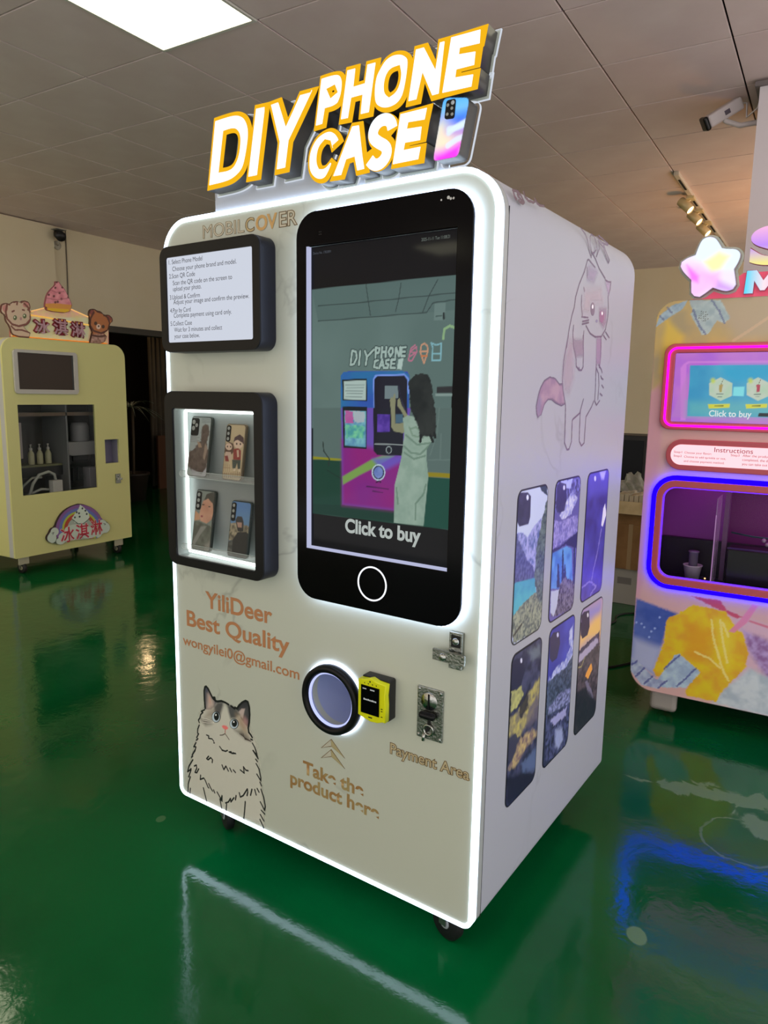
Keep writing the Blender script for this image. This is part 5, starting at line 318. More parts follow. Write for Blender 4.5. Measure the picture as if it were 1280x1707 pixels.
'bear_right_art':(('p',((8007,21858),(10887,22167),(10717,18912),(7827,18722)),(150,90,50),1,1,0,None,30),('p',((7969,19595),(9977,19830),(9925,18860),(7920,18728)),(105,75,65),6,0.9,0,(160,130,120),10),('p',((8739,21506),(8716,21420),(8658,21343),(8576,21287),(8482,21261),(8390,21268),(8314,21308),(8265,21374),(8251,21456),(8275,21542),(8331,21619),(8413,21675),(8507,21701),(8599,21694),(8676,21655),(8725,21588)),(115,55,50),3,1,0,None,30),('p',((10451,21198),(10427,21110),(10368,21031),(10282,20975),(10183,20948),(10086,20956),(10007,20998),(9955,21065),(9941,21150),(9965,21237),(10024,21316),(10109,21373),(10207,21399),(10304,21392),(10385,21351),(10436,21283)),(115,55,50),3,1,0,None,30),('l',((8638,21535),(8278,20952),(8200,20397),(8549,19955),(9300,19817),(9992,20113),(10221,20735),(10050,21200),(9490,21543),(9018,21613)),(75,40,30),0.8,1,0,None,5),('l',((8115,21326),(8323,21736),(8745,21781),(8973,21648)),(75,40,30),0.8,1,0,None,5),('l',((9672,21363),(10162,21467),(10540,21207),(10472,20838)),(75,40,30),0.8,1,0,None,5),('l',((8432,19552),(9092,19523),(9773,19654)),(75,40,30),0.8,1,0,None,5),('p',((8934,20620),(8919,20558),(8881,20503),(8827,20464),(8764,20447),(8703,20453),(8653,20483),(8621,20531),(8613,20591),(8628,20652),(8666,20707),(8720,20746),(8782,20764),(8843,20757),(8893,20728),(8926,20679)),(60,40,30),1.5,1,0,None,30),('p',((9688,20408),(9672,20345),(9633,20290),(9578,20251),(9514,20233),(9452,20240),(9401,20271),(9368,20319),(9359,20380),(9375,20442),(9413,20497),(9468,20536),(9532,20554),(9594,20547),(9646,20517),(9678,20468)),(60,40,30),1.5,1,0,None,30),('p',((9273,20372),(9250,20285),(9196,20208),(9119,20154),(9031,20129),(8944,20139),(8873,20181),(8827,20249),(8815,20333),(8837,20419),(8890,20496),(8967,20550),(9055,20575),(9142,20566),(9214,20524),(9260,20456)),(190,165,150),3,1,0,None,30),('p',((9150,20401),(9142,20367),(9122,20337),(9093,20316),(9059,20306),(9027,20310),(9000,20327),(8983,20353),(8978,20386),(8987,20420),(9007,20450),(9036,20472),(9069,20481),(9102,20478),(9128,20461),(9146,20434)),(50,30,30),1,1,0,None,30)),
'cone_art':(('p',((3553,23552),(6961,24023),(6778,20963),(3362,20631)),(178,105,115),1,1,0,(195,130,140),22),('p',((4003,21721),(5097,21880),(6568,21893),(6256,21102),(4212,21119)),(185,125,55),1.5,1,0,None,30),('p',((4314,21424),(6238,21517),(6177,21245),(4342,21206)),(195,155,25),2,1,0,None,30),('p',((5348,23578),(5337,23540),(5313,23506),(5279,23480),(5239,23468),(5200,23470),(5169,23486),(5148,23515),(5143,23551),(5153,23589),(5177,23623),(5212,23649),(5251,23661),(5290,23659),(5322,23643),(5342,23614)),(95,50,50),1,1,0,None,30),('p',((5192,23114),(5182,23076),(5157,23042),(5123,23017),(5083,23004),(5045,23007),(5013,23024),(4993,23052),(4988,23088),(4998,23126),(5022,23160),(5056,23185),(5096,23198),(5134,23196),(5166,23179),(5186,23150)),(95,50,50),1,1,0,None,30),('p',((5839,23235),(5829,23197),(5804,23162),(5769,23137),(5729,23124),(5690,23126),(5657,23143),(5637,23172),(5631,23208),(5641,23247),(5666,23281),(5701,23307),(5741,23319),(5780,23317),(5813,23300),(5833,23272)),(95,50,50),1,1,0,None,30),('p',((5552,22752),(5541,22714),(5517,22679),(5482,22654),(5442,22642),(5403,22644),(5371,22661),(5351,22690),(5345,22726),(5356,22765),(5380,22799),(5415,22824),(5454,22836),(5493,22834),(5526,22817),(5546,22788)),(95,50,50),1,1,0,None,30),('p',((4565,22483),(4555,22445),(4531,22411),(4497,22387),(4458,22375),(4420,22377),(4389,22394),(4369,22423),(4364,22459),(4374,22496),(4398,22530),(4431,22555),(4470,22567),(4508,22564),(4539,22547),(4559,22519)),(95,50,50),1,1,0,None,30),('p',((5022,22428),(5012,22389),(4988,22355),(4953,22330),(4914,22318),(4876,22321),(4844,22338),(4824,22367),(4819,22403),(4829,22441),(4853,22475),(4887,22500),(4926,22512),(4965,22509),(4996,22492),(5016,22464)),(95,50,50),1,1,0,None,30),('p',((6359,22512),(6349,22474),(6324,22439),(6288,22414),(6247,22401),(6208,22404),(6175,22421),(6154,22451),(6148,22487),(6158,22526),(6183,22561),(6219,22586),(6259,22598),(6299,22596),(6332,22579),(6353,22549)),(95,50,50),1,1,0,None,30),('p',((5694,22284),(5684,22245),(5660,22211),(5625,22186),(5584,22174),(5545,22177),(5513,22194),(5493,22223),(5487,22260),(5497,22298),(5522,22332),(5556,22357),(5597,22370),(5636,22367),(5668,22350),(5689,22320)),(95,50,50),1,1,0,None,30),('p',((5119,21957),(5109,21919),(5085,21885),(5050,21860),(5011,21848),(4972,21851),(4940,21868),(4920,21897),(4915,21934),(4925,21972),(4949,22006),(4983,22031),(5023,22042),(5062,22039),(5093,22022),(5114,21993)),(95,50,50),1,1,0,None,30),('p',((5335,22019),(5325,21980),(5301,21946),(5266,21921),(5226,21909),(5188,21912),(5156,21930),(5135,21959),(5130,21995),(5140,22033),(5164,22067),(5199,22092),(5239,22104),(5278,22101),(5310,22084),(5330,22055)),(95,50,50),1,1,0,None,30),('p',((4247,21417),(4237,21380),(4214,21346),(4180,21322),(4141,21310),(4104,21314),(4073,21331),(4053,21360),(4048,21396),(4058,21433),(4081,21467),(4115,21491),(4154,21503),(4191,21500),(4223,21482),(4242,21453)),(95,50,50),1,1,0,None,30),('l',((4655,22862),(5151,22739),(5844,22900)),(150,80,90),0.8,0.6,0,None,3),('l',((4281,22192),(5114,22142),(6337,22434)),(150,80,90),0.8,0.6,0,None,3)),
'char_boxes':((2992,20523),(4510,19254),(4685,20685),(6145,19263),(6315,20613),(7810,19231)),
}
DATA.update({
'art_brown_coat':(('p',((-522,1799),(1040,1857),(1409,-81),(-153,-139)),(150,160,160),1,1,0,None,30),('l',((407,1641),(762,1663)),(90,95,95),0.8,1,0,None,1),('l',((414,1603),(769,1625)),(90,95,95),0.8,1,0,None,1),('l',((421,1565),(777,1587)),(90,95,95),0.8,1,0,None,1),('l',((429,1527),(784,1549)),(90,95,95),0.8,1,0,None,1),('l',((8,1139),(277,1140)),(100,100,100),0.8,0.8,0,None,1),('l',((16,1097),(375,1102)),(100,100,100),0.8,0.8,0,None,1),('l',((24,1056),(293,1057)),(100,100,100),0.8,0.8,0,None,1),('l',((31,1015),(390,1020)),(100,100,100),0.8,0.8,0,None,1),('l',((39,974),(309,975)),(100,100,100),0.8,0.8,0,None,1),('p',((454,1392),(546,1498),(689,1459),(750,1255),(672,956),(828,607),(761,250),(611,96),(248,113),(-64,338),(-9,635),(248,822),(438,1007)),(92,78,72),3,1,3,(70,58,55),6),('p',((304,1002),(449,948),(516,832),(382,827)),(150,125,105),2,1,0,None,30),('p',((627,954),(739,840),(672,483),(594,539)),(150,130,115),3,0.8,0,None,30),('p',((187,199),(611,96),(756,279),(806,15),(226,-6)),(165,165,175),3,0.9,0,None,30)),
'art_cartoon_couple':(('p',((-542,1827),(1055,1847),(1406,-127),(-190,-146)),(185,168,135),1,1,0,(172,155,125),20),('l',((28,208),(36,64)),(110,90,70),0.8,1,0,None,1.3),('l',((112,218),(122,68)),(110,90,70),0.8,1,0,None,1.3),('l',((197,229),(208,73)),(110,90,70),0.8,1,0,None,1.3),('l',((282,239),(293,77)),(110,90,70),0.8,1,0,None,1.3),('l',((366,250),(379,81)),(110,90,70),0.8,1,0,None,1.3),('l',((451,261),(465,85)),(110,90,70),0.8,1,0,None,1.3),('l',((536,271),(551,90)),(110,90,70),0.8,1,0,None,1.3),('l',((620,282),(636,94)),(110,90,70),0.8,1,0,None,1.3),('l',((705,292),(722,98)),(110,90,70),0.8,1,0,None,1.3),('l',((12,176),(783,217)),(120,95,75),0.8,1,0,None,1.3),('l',((47,463),(70,240)),(140,110,85),0.8,1,0,None,1),('l',((125,464),(147,241)),(140,110,85),0.8,1,0,None,1),('l',((203,465),(225,242)),(140,110,85),0.8,1,0,None,1),('l',((280,466),(303,243)),(140,110,85),0.8,1,0,None,1),('l',((21,367),(323,371)),(140,110,85),0.8,1,0,None,1),('p',((-15,813),(26,1069),(184,1150),(344,1104),(421,914),(336,785)),(85,62,50),1.5,1,0,None,30),('p',((313,1008),(310,967),(287,931),(246,907),(195,899),(140,906),(91,929),(55,964),(37,1005),(40,1047),(64,1082),(105,1106),(156,1115),(210,1107),(259,1084),(296,1050)),(205,180,160),1,1,0,None,30),('p',((149,1006),(149,995),(145,986),(138,980),(129,978),(118,980),(109,986),(102,995),(98,1006),(98,1017),(102,1026),(109,1033),(118,1035),(129,1033),(138,1027),(146,1017)),(60,40,40),0.6,1,0,None,30),('p',((279,1008),(279,997),(275,988),(268,981),(258,979),(248,981),(238,987),(231,996),(227,1007),(227,1018),(231,1028),(238,1034),(248,1036),(258,1034),(268,1028),(275,1019)),(60,40,40),0.6,1,0,None,30),('p',((66,846),(281,849),(364,626),(62,623)),(190,165,150),1,1,0,None,30),('p',((45,718),(172,736),(246,561),(95,559)),(125,45,45),1.5,1,0,None,30),('p',((357,1152),(375,1296),(573,1394),(741,1301),(775,1110),(683,1140),(521,1202)),(75,55,60),1.5,1,0,None,30),('p',((729,1103),(724,1054),(692,1012),(638,984),(570,973),(499,982),(436,1009),(389,1050),(367,1098),(372,1147),(404,1189),(458,1217),(525,1228),(596,1219),(660,1192),(707,1151)),(210,185,165),1,1,0,None,30),('p',((348,1200),(579,1362),(753,1237),(681,1156),(517,1228)),(72,52,56),1.5,1,0,None,30),('p',((516,1107),(516,1094),(512,1084),(503,1077),(492,1074),(480,1077),(469,1083),(461,1094),(456,1106),(456,1118),(461,1128),(469,1135),(481,1138),(493,1136),(504,1129),(512,1119)),(60,40,40),0.6,1,0,None,30),('p',((663,1108),(663,1096),(658,1086),(650,1079),(639,1076),(627,1078),(616,1085),(607,1095),(603,1108),(603,1120),(608,1130),(616,1137),(627,1140),(639,1137),(650,1131),(659,1120)),(60,40,40),0.6,1,0,None,30),('p',((372,945),(561,980),(680,917),(709,630),(407,627)),(135,50,48),1.5,1,0,None,30),('p',((507,915),(591,932),(628,725),(557,708)),(190,160,140),1,1,0,None,30),('p',((364,626),(708,637),(720,375),(628,358),(575,533),(520,357),(409,372)),(62,72,66),1.2,1,0,None,30),('p',((474,372),(539,373),(532,293),(445,292)),(200,185,160),1,1,0,None,30),('p',((650,359),(721,369),(736,286),(663,285)),(200,185,160),1,1,0,None,30)),
'art_portrait':(('p',((-625,1817),(1189,1918),(1635,-273),(-179,-374)),(120,130,125),1,1,0,None,30),('p',((333,1364),(440,1591),(679,1668),(950,1588),(1078,962),(1004,325),(992,-119),(841,-128),(757,786),(699,1321),(478,1404)),(62,62,58),2,1,0,None,30),('p',((246,1169),(327,1395),(516,1469),(718,1354),(794,1105),(731,911),(555,775),(291,823),(208,977)),(195,150,125),2,1,1,(180,130,108),14),('p',((-107,1023),(32,1094),(202,1008),(259,853),(39,809),(-65,867)),(190,145,110),2,1,0,None,30),('p',((395,1288),(392,1282),(381,1276),(364,1272),(343,1269),(321,1269),(302,1272),(289,1276),(284,1282),(287,1288),(298,1294),(315,1298),(336,1301),(358,1301),(376,1298),(389,1294)),(60,45,40),1,1,0,None,30),('p',((651,1255),(649,1249),(639,1243),(623,1239),(604,1236),(585,1237),(567,1239),(556,1244),(550,1249),(553,1256),(563,1261),(579,1265),(598,1268),(617,1268),(634,1265),(646,1261)),(60,45,40),1,1,0,None,30),('p',((375,961),(373,949),(365,938),(350,930),(331,927),(311,928),(293,934),(280,944),(274,955),(275,968),(284,978),(299,986),(318,990),(338,988),(356,982),(369,973)),(150,75,75),1.2,1,0,None,30),('p',((-131,642),(89,812),(612,746),(827,695),(892,-125),(-78,-115)),(82,86,78),3,1,2,(105,110,102),10),('p',((323,667),(568,712),(323,414),(129,118),(15,175)),(140,142,138),3,0.8,0,None,30),('p',((576,174),(752,311),(829,-65),(533,-113)),(150,148,140),4,0.8,0,None,30)),
'art_man_sky':(('p',((-864,1855),(1112,1953),(1642,-166),(-334,-264)),(95,135,175),1,1,0,None,30),('p',((-123,1694),(815,1740),(896,1414),(-26,1303)),(75,120,185),20,0.8,0,None,30),('p',((-142,967),(245,1019),(542,1034),(1002,990),(1092,632),(491,437),(-19,478)),(165,155,130),2,1,4,(85,80,70),6),('p',((-201,403),(269,525),(415,-62),(-78,-86)),(95,98,95),3,1,3,(60,62,62),6),('p',((360,761),(697,810),(936,657),(1107,-28),(202,-7),(195,521)),(38,40,42),2,1,0,None,30),('p',((221,1117),(291,1236),(464,1244),(550,1100),(574,804),(352,793)),(45,45,48),1.5,1,0,None,30),('p',((287,1054),(484,1064),(496,916),(348,908)),(165,130,115),1.5,1,0,None,30)),
})

# ---------------------------------------------------------------- materials
def marble(name, tint):
    m = mat(name, tint, .38); nt = m.node_tree; b = nt.nodes['Principled BSDF']
    tc = nt.nodes.new('ShaderNodeTexCoord')
    n1 = nt.nodes.new('ShaderNodeTexNoise'); n1.inputs['Scale'].default_value = 1.9; n1.inputs['Detail'].default_value = 5; n1.inputs['Distortion'].default_value = .5
    nt.links.new(tc.outputs['Object'], n1.inputs['Vector'])
    mt = nt.nodes.new('ShaderNodeMath'); mt.operation = 'SUBTRACT'; mt.inputs[1].default_value = .5; nt.links.new(n1.outputs['Fac'], mt.inputs[0])
    ab = nt.nodes.new('ShaderNodeMath'); ab.operation = 'ABSOLUTE'; nt.links.new(mt.outputs[0], ab.inputs[0])
    r = nt.nodes.new('ShaderNodeValToRGB'); r.color_ramp.elements[0].position = 0; r.color_ramp.elements[0].color = (.72, .72, .72, 1)
    r.color_ramp.elements[1].position = .012; r.color_ramp.elements[1].color = (1, 1, 1, 1); nt.links.new(ab.outputs[0], r.inputs['Fac'])
    n2 = nt.nodes.new('ShaderNodeTexNoise'); n2.inputs['Scale'].default_value = 2.5; nt.links.new(tc.outputs['Object'], n2.inputs['Vector'])
    r2_ = nt.nodes.new('ShaderNodeValToRGB'); r2_.color_ramp.elements[0].position = .47; r2_.color_ramp.elements[1].position = .62
    nt.links.new(n2.outputs['Fac'], r2_.inputs['Fac'])
    mx = nt.nodes.new('ShaderNodeMix'); mx.data_type = 'RGBA'; mx.inputs[6].default_value = (*lin(tint), 1)
    mul = nt.nodes.new('ShaderNodeMix'); mul.data_type = 'RGBA'; mul.blend_type = 'MULTIPLY'; mul.inputs[0].default_value = 1
    mul.inputs[6].default_value = (*lin(tint), 1); nt.links.new(r.outputs['Color'], mul.inputs[7])
    nt.links.new(r2_.outputs['Color'], mx.inputs[0]); nt.links.new(mul.outputs[2], mx.inputs[7]); nt.links.new(mx.outputs[2], b.inputs['Base Color'])
    return m
MARBLE = marble('marble_front_light_tint', (198, 203, 190)); MARBLE_SIDE = marble('marble_side_light_tint', (184, 186, 202))  # same white marble; greenish front and lilac side light put into the tints
WHITE = mat('white_enamel', (205, 205, 202), .35)
LED = glow('white_led', (214, 234, 255), LED_STRENGTH)
HALO = glow('halo_led', (205, 222, 255), 6)
BLACK = mat('black_plastic', (10, 11, 14), .38, spec=.28)
BLACK_GLOSS = mat('black_glass', (3, 3, 5), .12, spec=.10)
NAVY = mat('dark_box_side', (24, 25, 36), .4, spec=.35)
CHROME = mat('chrome', (170, 172, 168), .22, 1, bump=.15, bscale=90)
STEEL = mat('brushed_steel', (150, 152, 146), .3, 1, bump=.2, bscale=160)
RUBBER = mat('rubber', (12, 12, 13), .6)
GOLD = mat('gold_lettering', (205, 165, 105), .35, .15)
GOLD_DARK = mat('gold_outline', (118, 92, 50), .4)
COPPER = mat('copper_lettering', (188, 130, 88), .45)
CLEAR = mat('clear_acrylic', (235, 240, 238), .05, alpha=.16)
CLEAR_EDGE = mat('acrylic_edge', (215, 225, 220), .15, alpha=.6)
GLASS = mat('glass_pane', (60, 66, 66), .03, alpha=.08)
GREY_PLATE = mat('pale_grey_plate', (190, 196, 208), .4)
PRINT = print_mat('laminate_print', 1.9)
PRINT_SIDE = print_mat('side_print', 1.75)
PRINT_Y = print_mat('sticker_print', 1.9)
PRINT_P = print_mat('drink_print', 1.5)
PRINT_E = print_mat('screen_print', 1.0, emit=1.0, rough=.05, spec=.09)
PRINT_E2 = print_mat('screen_print_soft', 1.0, emit=1.05, rough=.2)
PRINT_G = print_mat('lit_sign_print', 1.0, emit=1.15, rough=.3)
CEIL = noisy(mat('ceiling_board', (224, 206, 204), .8), (220, 201, 198), (228, 211, 208), 3)
WALL = noisy(mat('cream_wall_paint', (228, 215, 186), .8, bump=.1, bscale=60), (226, 212, 180), (231, 218, 190), 1.5)
DARKGAP = mat('dark_gap', (20, 18, 17), .9)

def floor_mat():
    m = mat('green_epoxy_floor', (8, 92, 42), .1, spec=.42); nt = m.node_tree; b = nt.nodes['Principled BSDF']
    geo = nt.nodes.new('ShaderNodeNewGeometry')
    def noise(s, d=4, dist=0):
        n = nt.nodes.new('ShaderNodeTexNoise'); n.inputs['Scale'].default_value = s; n.inputs['Detail'].default_value = d; n.inputs['Distortion'].default_value = dist
        nt.links.new(geo.outputs['Position'], n.inputs['Vector']); return n
    def math_(op, a, b_=None):
        q = nt.nodes.new('ShaderNodeMath'); q.operation = op
        for i, v in enumerate((a, b_)):
            if v is None: continue
            if isinstance(v, (int, float)): q.inputs[i].default_value = v
            else: nt.links.new(v, q.inputs[i])
        return q.outputs[0]
    def mixc(f, c1, c2):
        q = nt.nodes.new('ShaderNodeMix'); q.data_type = 'RGBA'; nt.links.new(f, q.inputs[0])
        for i, v in ((6, c1), (7, c2)):
            if isinstance(v, tuple): q.inputs[i].default_value = (*v, 1)
            else: nt.links.new(v, q.inputs[i])
        return q.outputs[2]
    def ramp(src, lo, hi):
        q = nt.nodes.new('ShaderNodeMapRange'); q.interpolation_type = 'SMOOTHSTEP'; nt.links.new(src, q.inputs[0]); q.inputs[1].default_value = lo; q.inputs[2].default_value = hi; return q.outputs[0]
    base = mixc(ramp(noise(1.3).outputs['Fac'], .35, .65), lin((0, 80, 38)), lin((3, 94, 47)))
    wn = noise(9, 6, 1.2).outputs['Fac']; fine = noise(60, 3).outputs['Fac']
    def blob(x, y, sx, sy, ang, amp, edge=.12):
        mp = nt.nodes.new('ShaderNodeMapping'); mp.vector_type = 'TEXTURE'; mp.inputs['Location'].default_value = (x, y, 0); mp.inputs['Rotation'].default_value = (0, 0, R(ang)); mp.inputs['Scale'].default_value = (sx, sy, 1)
        nt.links.new(geo.outputs['Position'], mp.inputs['Vector'])
        L = nt.nodes.new('ShaderNodeVectorMath'); L.operation = 'LENGTH'; nt.links.new(mp.outputs[0], L.inputs[0])
        d = math_('ADD', L.outputs['Value'], math_('MULTIPLY', math_('SUBTRACT', wn, .5), amp))
        return ramp(d, 1+edge, 1-edge)
    def ring(x, y, rad, wd, amp):
        mp = nt.nodes.new('ShaderNodeMapping'); mp.vector_type = 'TEXTURE'; mp.inputs['Location'].default_value = (x, y, 0); mp.inputs['Scale'].default_value = (rad, rad, 1)
        nt.links.new(geo.outputs['Position'], mp.inputs['Vector'])
        L = nt.nodes.new('ShaderNodeVectorMath'); L.operation = 'LENGTH'; nt.links.new(mp.outputs[0], L.inputs[0])
        d = math_('ABSOLUTE', math_('SUBTRACT', math_('ADD', L.outputs['Value'], math_('MULTIPLY', math_('SUBTRACT', wn, .5), amp)), 1))
        return ramp(d, wd, wd*.3)
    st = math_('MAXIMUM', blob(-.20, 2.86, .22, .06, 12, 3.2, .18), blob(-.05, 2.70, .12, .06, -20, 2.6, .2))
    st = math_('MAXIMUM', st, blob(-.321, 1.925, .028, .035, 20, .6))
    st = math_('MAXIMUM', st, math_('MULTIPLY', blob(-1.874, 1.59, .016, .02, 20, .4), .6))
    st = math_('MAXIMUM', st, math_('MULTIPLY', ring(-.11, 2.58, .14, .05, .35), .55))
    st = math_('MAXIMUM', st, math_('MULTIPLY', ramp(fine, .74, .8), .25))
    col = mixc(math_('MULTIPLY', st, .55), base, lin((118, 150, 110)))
    nt.links.new(col, b.inputs['Base Color'])
    rg = math_('ADD', math_('MULTIPLY', ramp(noise(3.5, 5).outputs['Fac'], .3, .75), .07), .085)
    rg = math_('ADD', rg, math_('MULTIPLY', st, .25)); nt.links.new(rg, b.inputs['Roughness'])
    bp = nt.nodes.new('ShaderNodeBump'); bp.inputs['Strength'].default_value = .25; bp.inputs['Distance'].default_value = .004
    hh = math_('ADD', noise(14, 3, .4).outputs['Fac'], math_('MULTIPLY', noise(90, 2).outputs['Fac'], .12))
    nt.links.new(hh, bp.inputs['Height']); nt.links.new(bp.outputs['Normal'], b.inputs['Normal'])
    return m
FLOOR = floor_mat()

# ---------------------------------------------------------------- the room
X0, X1, Y0, Y1 = -6.93, 2.2, -6.2, 9.88
def struct(name, *a, **k): return tag(box(name, *a, **k), kind='structure')
struct('floor', -10.4, X1+.1, -2.5, Y1+.1, -.1, 0, FLOOR)
struct('wall_back', X0-.12, X1+.12, Y1, Y1+.12, 0, ZC+.1, WALL)
bm = bmesh.new()                                     # wall with a wide doorway
add_box(bm, X0-.12, X0, Y0, 5.3, 0, ZC+.1); add_box(bm, X0-.12, X0, 8.6, Y1, 0, ZC+.1); add_box(bm, X0-.12, X0, 5.3, 8.6, 2.2, ZC+.1)
tag(link('wall_left', from_bm(bm), WALL), kind='structure')
DOORTRIM = mat('dark_door_trim', (66, 62, 56), .5)
bm = bmesh.new()
add_box(bm, X0-.14, X0+.015, 5.24, 8.66, 2.13, 2.20, .004); add_box(bm, X0-.14, X0+.015, 5.24, 5.30, 0, 2.13, .004); add_box(bm, X0-.14, X0+.015, 8.60, 8.66, 0, 2.13, .004)
tag(link('trim_1', from_bm(bm), DOORTRIM), kind='structure')
struct('trim_2', X0, X0+.07, 3.4, 4.74, 0, ZC-.012, WALL)         # shallow pier beside the doorway
# dim room beyond the doorway
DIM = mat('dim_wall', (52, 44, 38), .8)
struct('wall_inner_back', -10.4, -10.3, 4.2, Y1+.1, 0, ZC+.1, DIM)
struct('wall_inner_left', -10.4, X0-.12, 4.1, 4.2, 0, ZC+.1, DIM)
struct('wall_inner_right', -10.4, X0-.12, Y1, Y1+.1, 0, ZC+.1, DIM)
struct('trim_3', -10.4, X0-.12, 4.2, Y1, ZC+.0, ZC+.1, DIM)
# column at the right
COLUMN = mat('white_column_paint', (224, 218, 224), .7, bump=.05, bscale=30)
struct('trim_4', -.478, .35, 4.45, 5.05, 0, ZC-.012, COLUMN)
struct('trim_5', -.50, .37, 4.43, 5.07, ZC-.035, ZC-.0125, mat('column_cap', (120, 112, 112), .6))

# ceiling: boards in a 0.6 m grid with thin dark joints
ceiling = empty('ceiling', (0, 0, ZC), kind='structure')
bm = bmesh.new(); add_box(bm, X0-.1, X1+.1, Y0-.1, Y1+.1, .03, .06)
link('backing', from_bm(bm), DARKGAP, ceiling)
GX, GY = -2.9517, 2.695
LIGHTS = [(0, -1), (-4, -1), (4, -1), (0, -7), (4, -7), (-3, -12), (1, -12), (-4, -7), (8, -4), (8,-11), (-6, -2), (-6, -6), (-6, -10)]   # tile cells that hold a lamp panel; last three added to brighten left wall
def tile_mesh(sx, sy):
    bm = bmesh.new(); add_box(bm, .0045, sx-.0045, .0045, sy-.0045, 0, .012, .0015, 1); return from_bm(bm, 'ceiling_tile')
tm = tile_mesh(.6, .6); tm.materials.append(CEIL)
tm_edge = tile_mesh(.378, .6); tm_edge.materials.append(CEIL)
rest = bmesh.new()
for i in range(-7, 12):
    for j in range(-15, 12):
        x, y = GX+.6*i, GY+.6*j
        if (i, j) in LIGHTS: continue
        if x > X1-.02: continue
        if y > .2:
            if i == -7: me_, xx = tm_edge, X0
            elif x+.6 > X1: me_, xx = tile_mesh(X1-x, .6), x; me_.materials.append(CEIL)
            else: me_, xx = tm, x
            o = bpy.data.objects.new('ceiling_tile', me_); COL.objects.link(o); o.parent = ceiling; o.location = (xx, y, 0)
        else:
            xa, xb = (X0 if i == -7 else x), min(x+.6, X1)
            add_box(rest, xa+.003, xb-.003, y+.003, y+.597, 0, .012)
tag(link('ceiling_tiles_behind', from_bm(rest), CEIL, ceiling), kind='stuff')
# lamp panels in the ceiling
PANEL = glow('panel_light', (255, 248, 214), PANEL_STRENGTH)
FRAME = mat('panel_frame', (215, 214, 205), .4)
def panel_light(i, j, label):
    t = empty('ceiling_light', (GX+.6*i, GY+.6*j, ZC), label=label, cat='light', group='square lamp panels set in the ceiling')
    bm = bmesh.new()
    for a in ((0, .6, 0, .018), (0, .6, .582, .6), (0, .018, .018, .582), (.582, .6, .018, .582)): add_box(bm, a[0]+.002, a[1]-.002, a[2]+.0, a[3]-.0, -.006, .012)
    link('frame', from_bm(bm), FRAME, t)
    box('diffuser', .018, .582, .018, .582, -.002, .008, PANEL, t)
    return t
PLABEL = ['lit square ceiling panel at the upper left, above the tall white machine', 'ceiling panel left of the picture, over the front of the yellow machine', 'ceiling panel right of the picture, over the pink machine', 'ceiling panel just behind the camera', 'ceiling panel behind the camera at its right', 'ceiling panel farthest behind the camera, mirrored in the big phone screen', 'ceiling panel farthest behind the camera, right of the mirrored one', 'ceiling panel behind the camera at its left', 'ceiling panel at the far right edge of the room, nearer row', 'ceiling panel at the far right edge of the room, farthest row', 'added unseen ceiling panel along the left wall, nearest to the yellow machine', 'added unseen ceiling panel along the left wall, middle of three', 'added unseen ceiling panel along the left wall, farthest behind the camera']
for n_, (i, j) in enumerate(LIGHTS):
    panel_light(i, j, PLABEL[n_])

# track with three warm spotlights
BRASS = mat('gold_metal', (214, 196, 148), .4, .3)
track = empty('track_light', (-1.13, 5.85, ZC), label='pale ceiling track with gold spotlights above the star sign', cat='light')
box('rail', -.018, .018, 0, 3.0, -.03, 0, mat('track_paint', (206, 196, 178), .5), track, r=.003)
for k in range(5): box('rail_slot', -.008, .008, .12+k*.55, .42+k*.55, -.032, -.0295, DARKGAP, track)
WARM = glow('warm_lamp', (255, 226, 160), 9)
for k, yy in enumerate((.66, 1.12, 1.62)):
    a = Vector((-.075, yy-.02, -.055)); d = Vector((.62, -.16, -.60)).normalized()
    rot = Vector((0, 0, 1)).rotation_difference(d).to_matrix().to_4x4()
    hd = lathe('spot_head', [(0, 0), (.034, 0), (.036, .004), (.036, .125), (.033, .125), (.033, .115), (0, .115)], BRASS, track, 20, Matrix.Translation(a) @ rot)
    lathe('lamp_face', [(0, .1165), (.031, .1165)], WARM, hd, 20, Matrix.Translation(a) @ rot)
    box('adapter', -.03, .03, yy-.05, yy+.05, -.05, -.03, BRASS, track, r=.003)
    tube('arm', [(0, yy, -.05), (-.02, yy, -.06), tuple(a+d*.05)], .007, BRASS, track, 8)
    ld = bpy.data.lights.new('spot_lamp', 'SPOT'); ld.energy = SPOT_WATTS; ld.color = lin((255, 205, 140)); ld.spot_size = R(75); ld.spot_blend = .6; ld.shadow_soft_size = .03
    lo = bpy.data.objects.new('spot_lamp', ld); COL.objects.link(lo); lo.parent = track; lo.location = a+d*.15
    lo.rotation_euler = Vector((0, 0, -1)).rotation_difference(d).to_euler()
# a small warm lamp hanging in the inner room, seen only as a reflection in the floor
pl = empty('pendant_lamp', (-8.4, 6.98, 0), label='small warm pendant lamp in the dim room beyond the doorway', cat='light')
lathe('bulb', [(0, 2.44), (.035, 2.45), (.05, 2.49), (.035, 2.54), (0, 2.55)], glow('bulb', (255, 214, 160), 45), pl, 16)
tube('cord', [(0, 0, 2.55), (0, 0, ZC)], .004, BLACK, pl, 6)

# ================================================================ the phone case machine
W, D, ZB, ZT = 1.1137, 1.0253, .14, 1.99
mach = empty('vending_machine', (-1.7629, 1.5835, 0), -.0501, 'tall white marble phone case machine with large black phone screen in the foreground', 'vending machine')
OUTL = rr_pts(0, W, ZB, ZT, (.03, .03, .105, .105), 10)
def inset(o, d): return poly_offset(o, -d)
